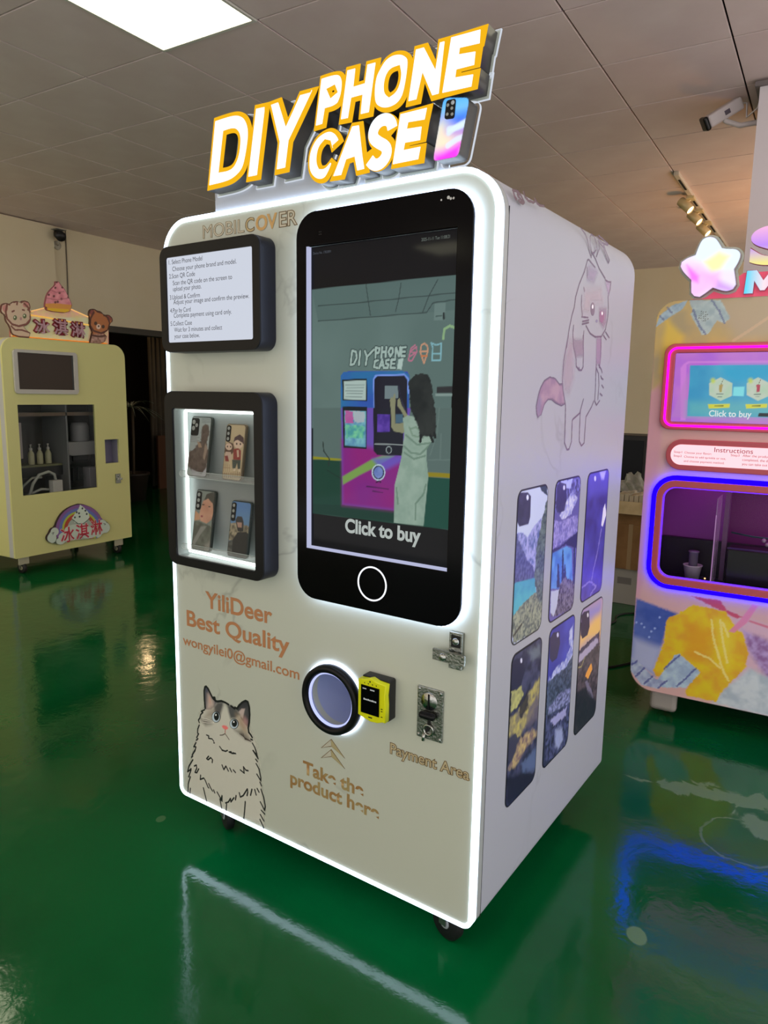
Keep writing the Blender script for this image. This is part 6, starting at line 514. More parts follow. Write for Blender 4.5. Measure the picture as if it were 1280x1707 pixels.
# shell behind the front, open inside
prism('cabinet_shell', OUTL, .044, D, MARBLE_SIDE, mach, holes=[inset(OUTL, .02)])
prism('back_panel', inset(OUTL, .02), D-.02, D-.001, WHITE, mach)
prism('side_trim', OUTL, .0205, .0425, mat('trim_grey', (176, 180, 184), .35), mach, holes=[inset(OUTL, .02)])
SX, SZ = .665, .655                                   # centre of the delivery slot
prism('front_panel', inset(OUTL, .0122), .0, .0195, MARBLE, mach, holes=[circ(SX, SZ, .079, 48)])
prism('edge_light', inset(OUTL, .0005), -.0035, .0200, LED, mach, holes=[inset(OUTL, .0118)], bevel=.002, label='glowing white light strip around the front edge')

# --- big phone-shaped screen panel
PX0, PX1, PZ0, PZ1 = .555, 1.063, .937, 1.940
ph = prism('phone_panel', rr_pts(PX0, PX1, PZ0, PZ1, .062), -.030, -.018, BLACK_GLOSS, mach, holes=[rr_pts(.588, 1.024, 1.076, 1.857, 0)], bevel=.002)
tag(ph, 'black glass panel shaped like a phone')
prism('halo_strip', rr_pts(PX0-.004, PX1+.004, PZ0-.004, PZ1+.004, .066), -.0175, -.0005, HALO, ph, holes=[rr_pts(PX0+.006, PX1-.006, PZ0+.006, PZ1-.006, .056)])
box('screen_back', .588, 1.024, -.016, -.001, 1.076, 1.857, BLACK, ph)
RV = glow('screen_edge', (186, 190, 222), .95)  # light caught on the recessed grey screen edge, painted as an even glow
bm = bmesh.new(); add_box(bm, .588, .5945, -.0285, -.0165, 1.082, 1.857); add_box(bm, .588, 1.024, -.0285, -.0165, 1.076, 1.0815)
link('painted_lit_reveal', from_bm(bm), RV, ph, label='thin grey reveal with painted glow along the left and bottom of the screen')
SCR_Y = -.0175
scr = paint('screen', DATA['screen_video'], (.597, 1.0235, 1.083, 1.8565), .0021, front(SCR_Y), PRINT_E, ph, base=(4, 6, 8), label='lit screen showing a woman in white at a similar machine')
CAP = glow('caption_white', (176, 184, 180), 1)
text('caption', 'Click to buy', .711, 1.1335, .232, .036, SCR_Y-.0008, CAP, ph, bold=.034)
text('status_text', 'Device No. 17820891', .602, 1.838, .058, .006, SCR_Y-.0008, glow('dim_text', (80, 84, 92), 1), ph)
text('status_text', '2025-11-11 Tue 11:08:21', .925, 1.838, .075, .007, SCR_Y-.0008, glow('dim_text_2', (110, 118, 112), 1), ph)
prism('home_ring', circ(.808, 1.011, .0455, 48), -.0312, -.0295, glow('ring_white', (245, 248, 255), 1.3), ph, holes=[circ(.808, 1.011, .0415, 48)])
bm = bmesh.new()
for q, r_ in ((.982, .0022), (1.0, .0038), (1.006, .0030), (1.013, .0026)): add_lathe(bm, [(0, 0), (r_, 0), (0, .0004)], 10, at(q, -.0303, 1.918+(.003 if q == 1.0 else 0), TOY))
link('sensor_marks', from_bm(bm), mat('sensor_white', (200, 200, 200), .4), ph)
link('microphone_dots', from_bm((lambda b: ([add_lathe(b, [(0, 0), (.0012, 0), (0, .0003)], 8, at(.632+.005*i, -.0303, 1.888-.006*j, TOY)) for i in range(2) for j in range(2)], b)[1])(bmesh.new())), mat('mic_grey', (60, 60, 62), .4), ph)

# --- instruction light box
BX0, BX1, BZ0, BZ1 = .057, .457, 1.602, 1.900
bx = prism('instruction_box', rr_pts(BX0, BX1, BZ0, BZ1, .032), -.060, -.0005, NAVY, mach, holes=[rr_pts(.084, .430, 1.630, 1.869, .006)], bevel=.002)
tag(bx, 'dark box with a lit white instruction sheet')
prism('bezel', rr_pts(BX0+.001, BX1-.001, BZ0+.001, BZ1-.001, .031), -.0625, -.0603, BLACK, bx, holes=[rr_pts(.084, .430, 1.630, 1.869, .006)])
sheet = prism('lit_sheet', rr_pts(.084, .430, 1.630, 1.869, .004), -.058, -.050, glow('sheet_light', (226, 232, 246), .82), bx)
INK = mat('ink', (64, 66, 82), .6)
LINES = [(.094, 1.846, .142, '1. Select Phone Model'), (.109, 1.827, .260, 'Choose your phone brand and model.'),
 (.094, 1.804, .110, '2.Scan QR Code'), (.109, 1.785, .242, 'Scan the QR code on the screen to'), (.109, 1.766, .120, 'upload your photo.'),
 (.094, 1.743, .128, '3.Upload & Confirm'), (.109, 1.724, .305, 'Adjust your image and confirm the preview.'),
 (.094, 1.704, .088, '4.Pay by Card'), (.109, 1.685, .238, 'Complete payment using card only.'),
 (.094, 1.664, .092, '5.Collect Case'), (.109, 1.651, .200, 'Wait for 3 minutes and collect'), (.109, 1.636, .108, 'your case below.')]
LZ = (1.851, 1.8315, 1.812, 1.7925, 1.776, 1.753, 1.739, 1.716, 1.7015, 1.679, 1.661, 1.643)
for k_, (x, z, wd, s) in enumerate(LINES):
    z = LZ[k_]-.001
    text('instruction_text', s, x, z, wd, .0125, -.0588, INK, bx)

# --- display case with four sample cases
CX0, CX1, CZ0, CZ1 = .057, .460, .963, 1.490
dc = prism('display_case', rr_pts(CX0, CX1, CZ0, CZ1, .034), -.060, -.0005, NAVY, mach, holes=[rr_pts(.092, .428, .990, 1.440, .008)], bevel=.002)
tag(dc, 'dark framed display case with glowing inner edge')
prism('bezel', rr_pts(CX0+.001, CX1-.001, CZ0+.001, CZ1-.001, .033), -.0625, -.0603, BLACK, dc, holes=[rr_pts(.092, .428, .990, 1.440, .008)])
INNER = mat('case_lining', (150, 158, 158), .35)
prism('lining', rr_pts(.0905, .4295, .9885, 1.4415, .008), -.056, -.001, INNER, dc, holes=[rr_pts(.0945, .4255, .9925, 1.4375, .007)])
box('rear_lining', .094, .426, -.005, -.001, .992, 1.438, INNER, dc)
CASE_LED = glow('case_led', (240, 250, 244), 4.2)
tube('light_strip', [(.410, -.018, 1.4335), (.104, -.018, 1.4335), (.1005, -.018, 1.430), (.1005, -.018, 1.008), (.106, -.020, 1.001), (.417, -.030, .9985)], .0052, CASE_LED, dc, 8)
for zz_ in (1.236, 1.012):
    bm = bmesh.new(); add_box(bm, .103, .424, -.050, -.006, zz_-.0015, zz_+.0015); add_box(bm, .103, .424, -.050, -.047, zz_+.0015, zz_+.016)
    sh = link('shelf', from_bm(bm), CLEAR, dc, label='clear acrylic ledge')
    loop = [(.110, zz_), (.424, zz_), (.424, zz_+.018), (.110, zz_+.018), (.105, zz_+.014), (.103, zz_+.009), (.105, zz_+.004)]
    tube('shelf_edge', [(a, -.0505, b) for a, b in loop], .0011, CLEAR_EDGE, sh, 6, closed=True)
box('glass', .0935, .4265, -.0585, -.0575, .9915, 1.4385, GLASS, dc)

# --- delivery slot
sl = lathe('delivery_slot', [(.079, 0), (.099, 0), (.100, .004), (.098, .020), (.094, .024), (.083, .024), (.079, .020), (.079, 0)], BLACK, mach, 56, at(SX, -.006, SZ, TOY), label='round black delivery opening')
lathe('halo_strip', [(.088, 0), (.1045, 0), (.1045, .005), (.088, .005), (.088, 0)], HALO, sl, 56, at(SX, -.0005, SZ, TOY))
CUPM = mat('slot_lining', (178, 190, 226), .45)
lathe('slot_tube', [(.0795, .026), (.0795, -.02), (.084, -.25), (0, -.25)], CUPM, sl, 48, at(SX, 0, SZ, TOY))
lathe('slot_light', [(.0775, .020), (.0735, .020), (.0735, .012), (.0775, .012), (.0775, .020)], glow('slot_led', (190, 198, 255), 1.2), sl, 48, at(SX, 0, SZ, TOY))
tube('latch', [(SX+.050, .035, SZ-.012), (SX+.064, .03, SZ-.008), (SX+.077, .03, SZ-.006)], .008, BLACK, sl, 10)

# --- card reader
cr = prism('card_reader', rr_pts(.781, .868, .650, .762, .006), -.030, -.0005, mat('reader_black', (28, 28, 30), .45), mach, bevel=.002, label='yellow and black card reader')
YEL = mat('reader_yellow', (222, 226, 12), .35)
prof = [(.782, .658), (.800, .652), (.823, .647), (.845, .649), (.860, .655), (.868, .655), (.868, .700), (.866, .725), (.869, .757), (.840, .759), (.822, .765), (.806, .759), (.782, .757)]
prism('yellow_face', prof, -.050, -.0302, YEL, cr, bevel=.002)
box('reader_screen', .793, .850, -.0525, -.0505, .668, .744, BLACK_GLOSS, cr)
RW = glow('reader_text', (205, 208, 205), .8)
bm = bmesh.new()
for a in range(9): add_box(bm, .8020+.0046*a, .8052+.0046*a, -.0531, -.0527, .7050, .7085+.001*(a % 3 == 0))
for a in range(3): add_box(bm, .7990+.0040*a, .8020+.0040*a, -.0531, -.0527, .7345, .7370); add_box(bm, .8225+.0048*a, .8262+.0048*a, -.0531, -.0527, .7345, .7375)
link('reader_text', from_bm(bm), RW, cr)
bm = bmesh.new()
for q, s_ in ((.803, .0016), (.815, .0018), (.828, .0018), (.840, .0018)): add_lathe(bm, [(0, 0), (s_, 0), (0, .0003)], 8, at(q, -.0505, .750, TOY))
add_lathe(bm, [(0, 0), (.0024, 0), (0, .0003)], 10, at(.820, -.0505, .7565, TOY))
add_box(bm, .8555, .8605, -.0507, -.0502, .690, .6925); add_box(bm, .8555, .8605, -.0507, -.0502, .684, .686); add_box(bm, .8555, .8605, -.0507, -.0502, .669, .671)
add_box(bm, .816, .828, -.0507, -.0502, .6575, .6605)
link('reader_marks', from_bm(bm), BLACK, cr)

# --- coin acceptor
co = box('coin_acceptor', .937, 1.012, -.006, -.0004, .625, .762, STEEL, mach, r=.002, label='steel coin acceptor plate')
lathe('coin_entry', [(0, .002), (.022, .002), (.0235, 0), (.0245, -.004), (0, -.004)], CHROME, co, 28, at(.972, -.0062, .727, TOY))
box('coin_slot', .9705, .9745, -.0105, -.0085, .707, .747, BLACK, co)
bm = bmesh.new(); add_box(bm, .950, .996, -.026, -.0065, .684, .702, .008, 3); link('return_button', from_bm(bm), BLACK, co, label='black return lever')
lathe('chute_ring', [(.011, 0), (.015, 0), (.016, .006), (.011, .006), (.011, 0)], CHROME, co, 22, at(.974, -.0062, .652, TOY))
prism('return_chute', [(.970, .680), (.977, .680), (.978, .660), (.974, .648), (.962, .640), (.956, .642), (.966, .652), (.970, .664)], -.0085, -.0062, RUBBER, co)
tube('spout', [(.962, -.010, .642), (.962, -.014, .622)], .0045, CHROME, co, 10)
for a, b in ((.943, .755), (1.005, .755), (.943, .633), (1.005, .633)): lathe('screw', [(.0042, 0), (.0036, .002), (0, .003)], CHROME, co, 12, at(a, -.006, b, TOY))

# --- lock
lk = box('lock', 1.028, 1.064, -.014, -.0004, .832, .925, STEEL, mach, r=.002, label='steel swing lock')
box('lock_recess', 1.034, 1.059, -.0150, -.0138, .888, .918, RUBBER, lk)
lathe('keyhole', [(0, .006), (.007, .006), (.009, .003), (.010, 0), (0, 0)], CHROME, lk, 20, at(1.047, -.014, .903, TOY))
bm = bmesh.new(); add_box(bm, .990, 1.080, -.030, -.0215, .850, .878, .001, 1); lb = link('lock_bar', from_bm(bm), STEEL, lk)
for v in lb.data.vertices: v.co.y += (v.co.x-1.035)*-.04
lathe('bar_pin', [(0, .004), (.006, .004), (.0095, .001), (.010, 0), (.010, -.012), (0, -.012)], CHROME, lk, 20, at(1.020, -.031, .862, TOY))
lathe('bar_post', [(.008, 0), (.008, .010), (0, .010)], CHROME, lk, 16, at(1.047, -.0138, .868, TOY))
box('lock_foot', 1.034, 1.059, -.0155, -.0138, .836, .846, CHROME, lk)

# --- writing on the front
FY = -.0007
text('lettering', 'YiliDeer', .148, .822, .284, .052, FY, COPPER, mach, bold=.022)
text('lettering', 'Best Quality', .058, .745, .441, .052, FY, COPPER, mach, bold=.022)
text('lettering', 'wongyilei0@gmail.com', .036, .676, .500, .034, FY, COPPER, mach, bold=.014)
PLATED = noisy(mat('worn_gold', (190, 156, 100), .35, .2), (184, 162, 112), (174, 128, 76), 22)
def outlined(body, x, z, wd, h, bold, wire, body_m, edge_m):
    t_ = text('lettering', body, x, z, wd, h, FY-.0002, body_m, mach, bold=bold)
    text('outline', body, x, z, wd, h, FY-.0006, edge_m, t_, bold=bold, wire=wire); return t_
PALEP = mat('pale_plating', (206, 200, 180), .35)
outlined('MOBIL', .176, 1.924, .166, .036, .0, .010, PALEP, mat('fine_gold_outline', (150, 128, 84), .4))
outlined('C', .346, 1.924, .034, .036, .018, .014, mat('plating_mid', (196, 176, 130), .35), GOLD_DARK)
text('lettering', 'OV', .386, 1.923, .078, .038, FY-.0011, GOLD, mach, bold=.03)
outlined('ER', .470, 1.923, .066, .038, .018, .018, PALEP, GOLD_DARK)
outlined('Payment Area', .853, .549, .238, .031, .022, .018, mat('pale_gold', (200, 186, 150), .35), GOLD_DARK)
text('lettering', 'Take the', .549, .392, .219, .040, FY, PLATED, mach, bold=.03)
text('lettering', 'product here', .499, .343, .322, .040, FY, PLATED, mach, bold=.03)
ARM = mat('arrow_gold', (178, 166, 126), .35)
for dz, in ((0,), (-.031,)):
    q = [(.654, .528+dz), (.701, .490+dz-.003), (.655, .508+dz), (.618, .492+dz)]
    prism('arrow', poly_offset(q, .0012), -.0008, -.0002, GOLD_DARK, mach); prism('arrow', q[:3]+[(.655, .508+dz)], -.0014, -.0010, ARM, mach)
    prism('arrow', [(.653, .5265+dz), (.6545, .509+dz), (.621, .4935+dz)], -.0014, -.0010, mat('arrow_pale', (198, 196, 180), .4), mach)
paint('cat_drawing', DATA['front_cat'], (.03, .405, .145, .575), .0011, front(-.0006), PRINT, mach, label='printed drawing of a sitting grey and white cat')

# --- right side: line drawing and six printed cases
LINE_MM = 2.6
paint('hanging_cat_drawing', DATA['side_cat'], (.24, .88, 1.33, 1.98), .0018, side(W+.0006), PRINT_SIDE, mach, label='pale drawing of a stretched cat hung by its ears')
paint('doodle', DATA['side_doodle'], (.05, .28, 1.88, 1.96), .0018, side(W+.0006), PRINT_SIDE, mach)
box('seam', W-.001, W+.0004, .0422, .0442, .155, 1.905, DARKGAP, mach)
rows = {'case_turquoise_lake': (.157, .357, .852, 1.260, 'case print with a turquoise lake'), 'case_snowy_lake': (.408, .614, .848, 1.262, 'case print with a lake and fir trees'), 'case_purple_ridge': (.674, .886, .846, 1.262, 'case print of a violet mountain ridge'),
        'case_yellow_cloud': (.166, .372, .392, .828, 'case print of yellow light in dark clouds'), 'case_blue_sky_peak': (.424, .638, .392, .828, 'case print of a blue sky over snowy rock'), 'case_sunset_mountain': (.690, .912, .390, .824, 'case print of a sunset over a valley')}
for nm, (a, b, c, d_, lab) in rows.items():
    o_ = rr_pts(a, b, c, d_, .028)
    pr = prism('printed_case', o_, -.0008, 0, mat('case_rim', (34, 34, 44), .4), mach)
    co_ = np.empty(len(pr.data.vertices)*3, 'f'); pr.data.vertices.foreach_get('co', co_); co_ = co_.reshape(-1, 3)
    pr.data.vertices.foreach_set('co', np.column_stack((W-co_[:, 1], co_[:, 0], co_[:, 2])).astype('f').ravel()); pr.data.update(); tag(pr, lab)
    paint('picture', DATA[nm], (a+.004, b-.004, c+.004, d_-.004), .0024, side(W+.0013), PRINT_SIDE, pr, base=(60, 60, 90), mask=rr_pts(a+.004, b-.004, c+.004, d_-.004, .024))

# --- castors
def caster(parent, x, y, zt, r=.045, rz=0, m=RUBBER, hubm=None):
    hubm = hubm or mat('castor_hub', (150, 155, 158), .4)
    g = box('castor', x-.035, x+.035, y-.035, y+.035, zt-.008, zt-.0002, STEEL, parent, r=.001, seg=1)
    rm = Matrix.Translation((x, y, r)) @ Matrix.Rotation(rz, 4, 'Z') @ Matrix.Rotation(R(90), 4, 'Y')
    lathe('wheel', [(0, -.014), (r-.006, -.014), (r, -.009), (r, .009), (r-.006, .014), (0, .014)], m, g, 24, rm)
    for s in (-1, 1): lathe('hub', [(0, s*.0165), (.016, s*.0165), (.018, s*.0142), (0, s*.0142)], hubm, g, 16, rm)
    bm = bmesh.new()
    for s in (-1, 1): add_box(bm, -.010, .014, s*.020-.002, s*.020+.002, r-.005, zt-.008)
    bmesh.ops.transform(bm, matrix=Matrix.Translation((x, y, 0)) @ Matrix.Rotation(rz+R(90), 4, 'Z'), verts=bm.verts)
    link('fork', from_bm(bm), STEEL, g)
    return g
caster(mach, .115, .105, ZB+.0195, .052, R(60)); caster(mach, .99, .10, ZB+.0195, .052, R(75)); caster(mach, .115, .93, ZB+.0195, .052, R(20)); caster(mach, .99, .93, ZB+.0195, .052, R(20))

# ================================================================ four sample cases in the display
mw = Matrix.Translation((-1.7629, 1.5835, 0)) @ Matrix.Rotation(-.0501, 4, 'Z')
def phone_case(nm, xa, zb, wd, h, label, rim, cam_rect, lenses, camlab=None):
    t = empty('phone_case', mw @ Vector((xa, -.045, zb)), -.0501, label, 'phone case', 'sample phone cases in the display case')
    t.rotation_euler = (R(-9), 0, -.0501)
    prism('shell', rr_pts(0, wd, 0, h, .010), 0, .010, mat('case_rim', rim, .4), t, bevel=.002)
    sx, sz = wd/.08, h/.17
    lay = [(k_, [(p[0]*sx, p[1]*sz) for p in pts], *r_) for (k_, pts, *r_) in DATA[nm]]
    paint('picture', lay, (.003, wd-.003, .003, h-.003), .0011, front(-.0006), PRINT_C, t, base=(120, 120, 118), mask=rr_pts(.003, wd-.003, .003, h-.003, .008))
    a, b, c, d_ = cam_rect
    cm = prism('camera_frame', rr_pts(a, b, c, d_, .007), -.0025, -.0002, BLACK, t)
    for (lx, lz, lr) in lenses: lathe('lens', [(0, .0008), (lr*.6, .0008), (lr, 0)], LENS, cm, 14, at(lx, -.0026, lz, TOY))
    return t
PRINT_C = print_mat('case_print', 1.25)
LENS = mat('lens_hole', (160, 165, 162), .3)
LINE_MM = 1.2
phone_case('art_brown_coat', .128, 1.2390, .088, .180, 'grey-green sample case with a brown-clad figure, upper left of the display', (46, 54, 50), (.004, .036, .122, .174), [(.014, .162, .007), (.014, .144, .007), (.027, .153, .006)])
phone_case('art_cartoon_couple', .279, 1.2390, .080, .163, 'cream sample case with a cartoon couple and fence, upper right of the display', (112, 96, 74), (.005, .021, .110, .158), [(.013, .149, .005), (.013, .134, .005), (.013, .119, .005)])
phone_case('art_portrait', .140, 1.0150, .084, .184, 'dark green sample case with a woman portrait, lower left of the display', (24, 36, 34), (.005, .026, .122, .178), [(.015, .168, .006), (.015, .151, .006), (.015, .134, .006)])
phone_case('art_man_sky', .294, 1.0150, .082, .165, 'sample case with a man in black under blue sky, lower right of the display', (42, 58, 60), (.005, .022, .104, .159), [(.013, .150, .005), (.013, .134, .005), (.013, .118, .005)])

# ================================================================ lit sign on top
sign = empty('illuminated_sign', mw @ Vector((0, 0, 1.99)), -.0501, 'glowing white and orange DIY PHONE CASE sign on top of the tall white machine', 'sign')
def SGN(p, dy=0): return [(q[0]/1e4, q[1]/1e4-1.99) for q in p]
ORANGE = glow('orange_face', (255, 190, 28), .95)
LIT = glow('lit_white_face', (236, 246, 255), 1.35)
DARKSIDE = mat('letter_side', (62, 60, 58), .4)
BACKL = glow('backplate_edge', (225, 232, 244), .85)
names = {'D': 'D', 'I': 'I', 'Y': 'Y', 'P': 'P', 'H': 'H', 'O': 'O', 'N': 'N', 'E': 'E', 'C': 'C', 'A': 'A', 'S': 'S', 'E2': 'E'}
for k_, (nm, (o_, h_)) in enumerate(DATA['letters'].items()):
    o_ = SGN(o_); h_ = SGN(h_) if h_ else None
    if nm in 'DOCS' or nm == 'P': o_ = smooth_poly(o_, 2, 48)
    if nm in 'DO' and h_: h_ = smooth_poly(h_, 2, 48)
    dy = -.0006*(k_ % 3)
    lt = prism('letter', o_, -.041+dy, .000, DARKSIDE, sign, holes=[h_] if h_ else [], label='letter '+names[nm]+' with orange rim and lit white face')
    prism('orange_face', o_, -.0435+dy, -.0412+dy, ORANGE, lt, holes=[h_] if h_ else [])
    if nm in DATA['letter_whites']:
        wo = SGN(DATA['letter_whites'][nm]); prism('white_face', wo, -.0455+dy, -.0437+dy, LIT, lt)
    elif nm == 'S':
        pts = SGN(DATA['S_line']); Lf, Rt = [], []
        for _ in range(2):
            q = [pts[0]]
            for a, b in zip(pts[:-1], pts[1:]): q += [(a[0]*.75+b[0]*.25, a[1]*.75+b[1]*.25), (a[0]*.25+b[0]*.75, a[1]*.25+b[1]*.75)]
            pts = q+[pts[-1]]
        for i in range(len(pts)):
            a = np.array(pts[max(i-1, 0)]); b = np.array(pts[min(i+1, len(pts)-1)]); t_ = (b-a)/np.linalg.norm(b-a); n_ = np.array((-t_[1], t_[0]))*.0130
            Lf.append(tuple(np.array(pts[i])+n_)); Rt.append(tuple(np.array(pts[i])-n_))
        prism('white_face', Lf+Rt[::-1], -.0455+dy, -.0437+dy, LIT, lt)
    else:
        ins = .0112 if nm in 'DIY' else .0095
        wo = [(x-.0030, z+.0010) for x, z in poly_offset(o_, -ins)]
        wh = [[(x-.0010, z) for x, z in poly_offset(h_, ins)]] if h_ else []
        prism('white_face', wo, -.0455+dy, -.0437+dy, LIT, lt, holes=wh)
    bo = poly_offset(o_, .0055)
    prism('backplate', bo, .0004+.0003*(k_ % 3), .0036+.0003*(k_ % 3), CLEAR_EDGE, lt)
    prism('glowing_edge', poly_offset(o_, .0068), .0004+.0003*(k_ % 3), .0056+.0003*(k_ % 3), BACKL, lt, holes=[bo])
em = [(x, max(z, .0085)) for x, z in SGN(DATA['emblem'])]
def round_quad(q, r=.012, n=6):
    out = []
    for i in range(4):
        a, b, c = (np.array(q[(i+j-1) % 4]) for j in range(3)); u = (a-b)/np.linalg.norm(a-b); v = (c-b)/np.linalg.norm(c-b)
        for k in range(n+1):
            t = k/n; out.append(tuple((b+u*r)*(1-t)**2+b*2*t*(1-t)+(b+v*r)*t**2))
    return out
emr = round_quad(em)
e1 = prism('phone_emblem', emr, -.041, 0, DARKSIDE, sign, label='lit phone shaped emblem with a rainbow wave picture')
ex0, ex1 = min(p[0] for p in emr), max(p[0] for p in emr); ez0, ez1 = min(p[1] for p in emr), max(p[1] for p in emr)
lay = [(k_, [(p[0], p[1]-19900) for p in pts], *r_) for (k_, pts, *r_) in DATA['emblem_art']]
LINE_MM = 2.4
paint('picture', lay, (ex0, ex1, ez0, ez1), .0016, front(-.0414), PRINT_G, e1, base=(60, 160, 250), mask=emr)
cq = [(ex0+.026, ez1-.043), (ex0+.050, ez1-.045), (ex0+.053, ez1-.006), (ex0+.030, ez1-.006)]
cmr = prism('camera_frame', round_quad(cq, .006, 4), -.0445, -.0420, BLACK, e1)
for a, b, r_ in ((.034, -.016, .0035), (.046, -.013, .0045), (.044, -.024, .0035), (.033, -.034, .0035), (.045, -.036, .0035)): lathe('lens', [(0, .001), (r_*.6, .001), (r_, 0)], mat('lens_glint', (185, 195, 205), .3) if r_ > .004 else LENS, cmr, 12, at(ex0+a, -.0446, ez1+b, TOY))
prism('glowing_edge', poly_offset(emr, .0068), .0004, .0056, BACKL, e1, holes=[poly_offset(emr, .0050)])
prism('base_plate', [(.222, .0005), (.978, .0005), (.978, .040), (.93, .060), (.60, .052), (.585, .082), (.40, .080), (.40, .052), (.285, .052), (.285, .058), (.222, .058)], .0062, .0110, GREY_PLATE, sign)
prism('support_bar', [(.265, .118), (.66, .150), (.66, .176), (.265, .144)], .0120, .0160, GREY_PLATE, sign)
prism('support_bar', [(.640, .130), (.95, .130), (.95, .158), (.640, .158)], .0120, .0160, GREY_PLATE, sign)
for x_ in (.33, .72, .93): tube('strut', [(x_, .014, .002), (x_, .014, .15)], .004, STEEL, sign, 8)

# ================================================================ pink drinks machine at the right
PM = empty('vending_machine', (-.70, 3.43, 0), 0, 'pink and yellow drinks machine with star sign and blue glow at the right', 'vending machine')
PW = 1.14; POUT = rr_pts(0, PW, .125, 1.915, (.105, .105, .085, .085), 10)
WIN = rr_pts(.089, 1.051, .687, 1.104, .055)
PINKBODY = mat('rose_body', (214, 172, 190), .4)
prism('cabinet_shell', POUT, .022, .90, PINKBODY, PM, holes=[inset(POUT, .02)])
prism('back_panel', inset(POUT, .02), .88, .899, PINKBODY, PM)
prism('front_panel', POUT, 0, .0215, PINKBODY, PM, holes=[WIN])
LINE_MM = 2.0
paint('drink_picture', [(k_, [(p[0], p[1]) for p in pts], *r_) for (k_, pts, *r_) in DATA['drink_art']], (0, PW, .125, 1.915), .0036, front(-.0006), PRINT_P, PM, base=(205, 165, 165), mask=POUT, hole=WIN, label='printed picture of a yellow iced drink with ice cubes')
CORAL = mat('coral_frame', (205, 92, 104), .4)
# screen frame with magenta tube
sf = prism('screen_frame', rr_pts(.050, 1.09, 1.358, 1.730, .045), -.022, -.0012, CORAL, PM, holes=[rr_pts(.096, 1.044, 1.392, 1.690, .010)], bevel=.003)
MAG = glow('magenta_neon', (255, 8, 235), 2.6)
tube('neon_tube', [(x, -.0255, z) for x, z in rr_pts(.071, 1.069, 1.376, 1.711, .035)], .0045, MAG, sf, 8, closed=True)
box('screen_back', .096, 1.044, -.016, -.0012, 1.392, 1.690, BLACK, sf)
lay = DATA['drink_screen']
paint('screen', lay, (.097, 1.043, 1.393, 1.689), .003, front(-.0175), PRINT_E2, sf, base=(165, 95, 200), label='lit screen with drink choices')
text('caption', 'Click to buy', .251, 1.4205, .165, .026, -.0190, glow('caption_pale', (215, 225, 225), 1), sf, bold=.02)
# instruction plate
ip = prism('instruction_plate', rr_pts(.088, 1.052, 1.180, 1.316, .066, 12), -.022, -.0012, CORAL, PM, bevel=.003)
prism('lit_sheet', rr_pts(.109, 1.031, 1.204, 1.294, .044, 12), -.0235, -.0222, glow('pink_sheet', (255, 206, 214), 1.25), ip)
PINK_INK = mat('rose_ink', (196, 90, 112), .6)
for s, x, z, wd, h in (('Instructions', .286, 1.268, .150, .020), ('Step1', .122, 1.2560, .034, .009), ('Choose your flavor;', .166, 1.2550, .110, .009), ('Step2', .122, 1.2385, .034, .009), ('Choose to add sprinkle or not,', .166, 1.2370, .168, .009), ('and choose payment method.', .166, 1.2180, .164, .009),
                       ('Step3', .352, 1.2540, .034, .009), ('After the product is', .398, 1.2540, .118, .010), ('completed, the door', .398, 1.2365, .118, .010), ('you can take out the', .398, 1.2185, .118, .010)):
    text('instruction_text', s, x, z, wd, h, -.0242, PINK_INK, ip, bold=.004)
# window frame with blue halo
wf = prism('window_frame', rr_pts(.062, 1.078, .655, 1.134, .080), -.030, -.016, CORAL, PM, holes=[WIN], bevel=.003)
BLUE = glow('blue_led_glow', (6, 0, 255), 11)
prism('blue_halo', rr_pts(.040, 1.100, .633, 1.154, .100), -.0145, -.0012, BLUE, wf, holes=[rr_pts(.070, 1.070, .663, 1.126, .072)])  # strip widened past the LED so its glow on the panel is included
tube('inner_tube', [(x, -.006, z) for x, z in rr_pts(.0925, 1.0475, .6905, 1.1005, .052)], .0028, glow('violet_led', (96, 40, 255), 2.2), wf, 6, closed=True)
# inside
inside_ = box('inner_cabinet', .03, 1.11, .50, .52, .60, 1.14, mat('inner_violet', (132, 50, 128), .5), PM)
MAUVE = mat('inner_wall', (142, 70, 152), .5)
box('inner_wall', .03, .05, .03, .50, .60, 1.14, MAUVE, PM); box('inner_wall', 1.09, 1.11, .03, .50, .60, 1.14, MAUVE, PM); box('inner_ceiling', .03, 1.11, .03, .52, 1.14, 1.16, MAUVE, PM)
box('inner_floor', .05, 1.09, .03, .50, .60, .655, mat('inner_dark', (26, 24, 34), .4), PM)
box('rear_panel', .05, .34, .28, .30, .83, 1.14, mat('violet_panel', (138, 58, 150), .5), PM)
box('rear_base', .05, 1.09, .24, .27, .655, .83, mat('dark_base', (18, 11, 26), .5), PM)
box('post', .325, .345, .20, .24, .655, 1.14, mat('post_violet', (110, 78, 112), .4), PM)
box('glass_divider', .3085, .3115, .04, .20, .66, 1.06, mat('divider_edge', (225, 205, 230), .1, alpha=.35), PM)
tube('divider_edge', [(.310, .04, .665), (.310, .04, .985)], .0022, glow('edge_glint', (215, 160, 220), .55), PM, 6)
box('dark_tray', .36, 1.08, .10, .24, .66, .828, mat('tray_black', (12, 11, 16), .25), PM, r=.006)
tube('tray_rim', [(.36, .10, .832), (1.08, .10, .832)], .004, mat('tray_rim', (86, 70, 120), .3), PM, 8)
tube('hose', [(.36, .22, .885), (.45, .2, .878), (.58, .2, .875), (.8, .2, .88)], .004, mat('teal_hose', (40, 90, 84), .4), PM, 8)
for a, b in ((.50, .872), (.515, .855), (.55, .862), (.56, .842), (.535, .842)): lathe('fitting', [(0, .008), (.008, .006), (.010, 0), (0, 0)], mat('fitting', (170, 150, 172), .3), PM, 12, at(a, .16, b, TOY))
LP = bpy.data.lights.new('inner_lamp', 'AREA'); LP.energy = 1.1; LP.color = lin((232, 96, 222)); LP.size = .9; LP.size_y = .30; LP.shape = 'RECTANGLE'
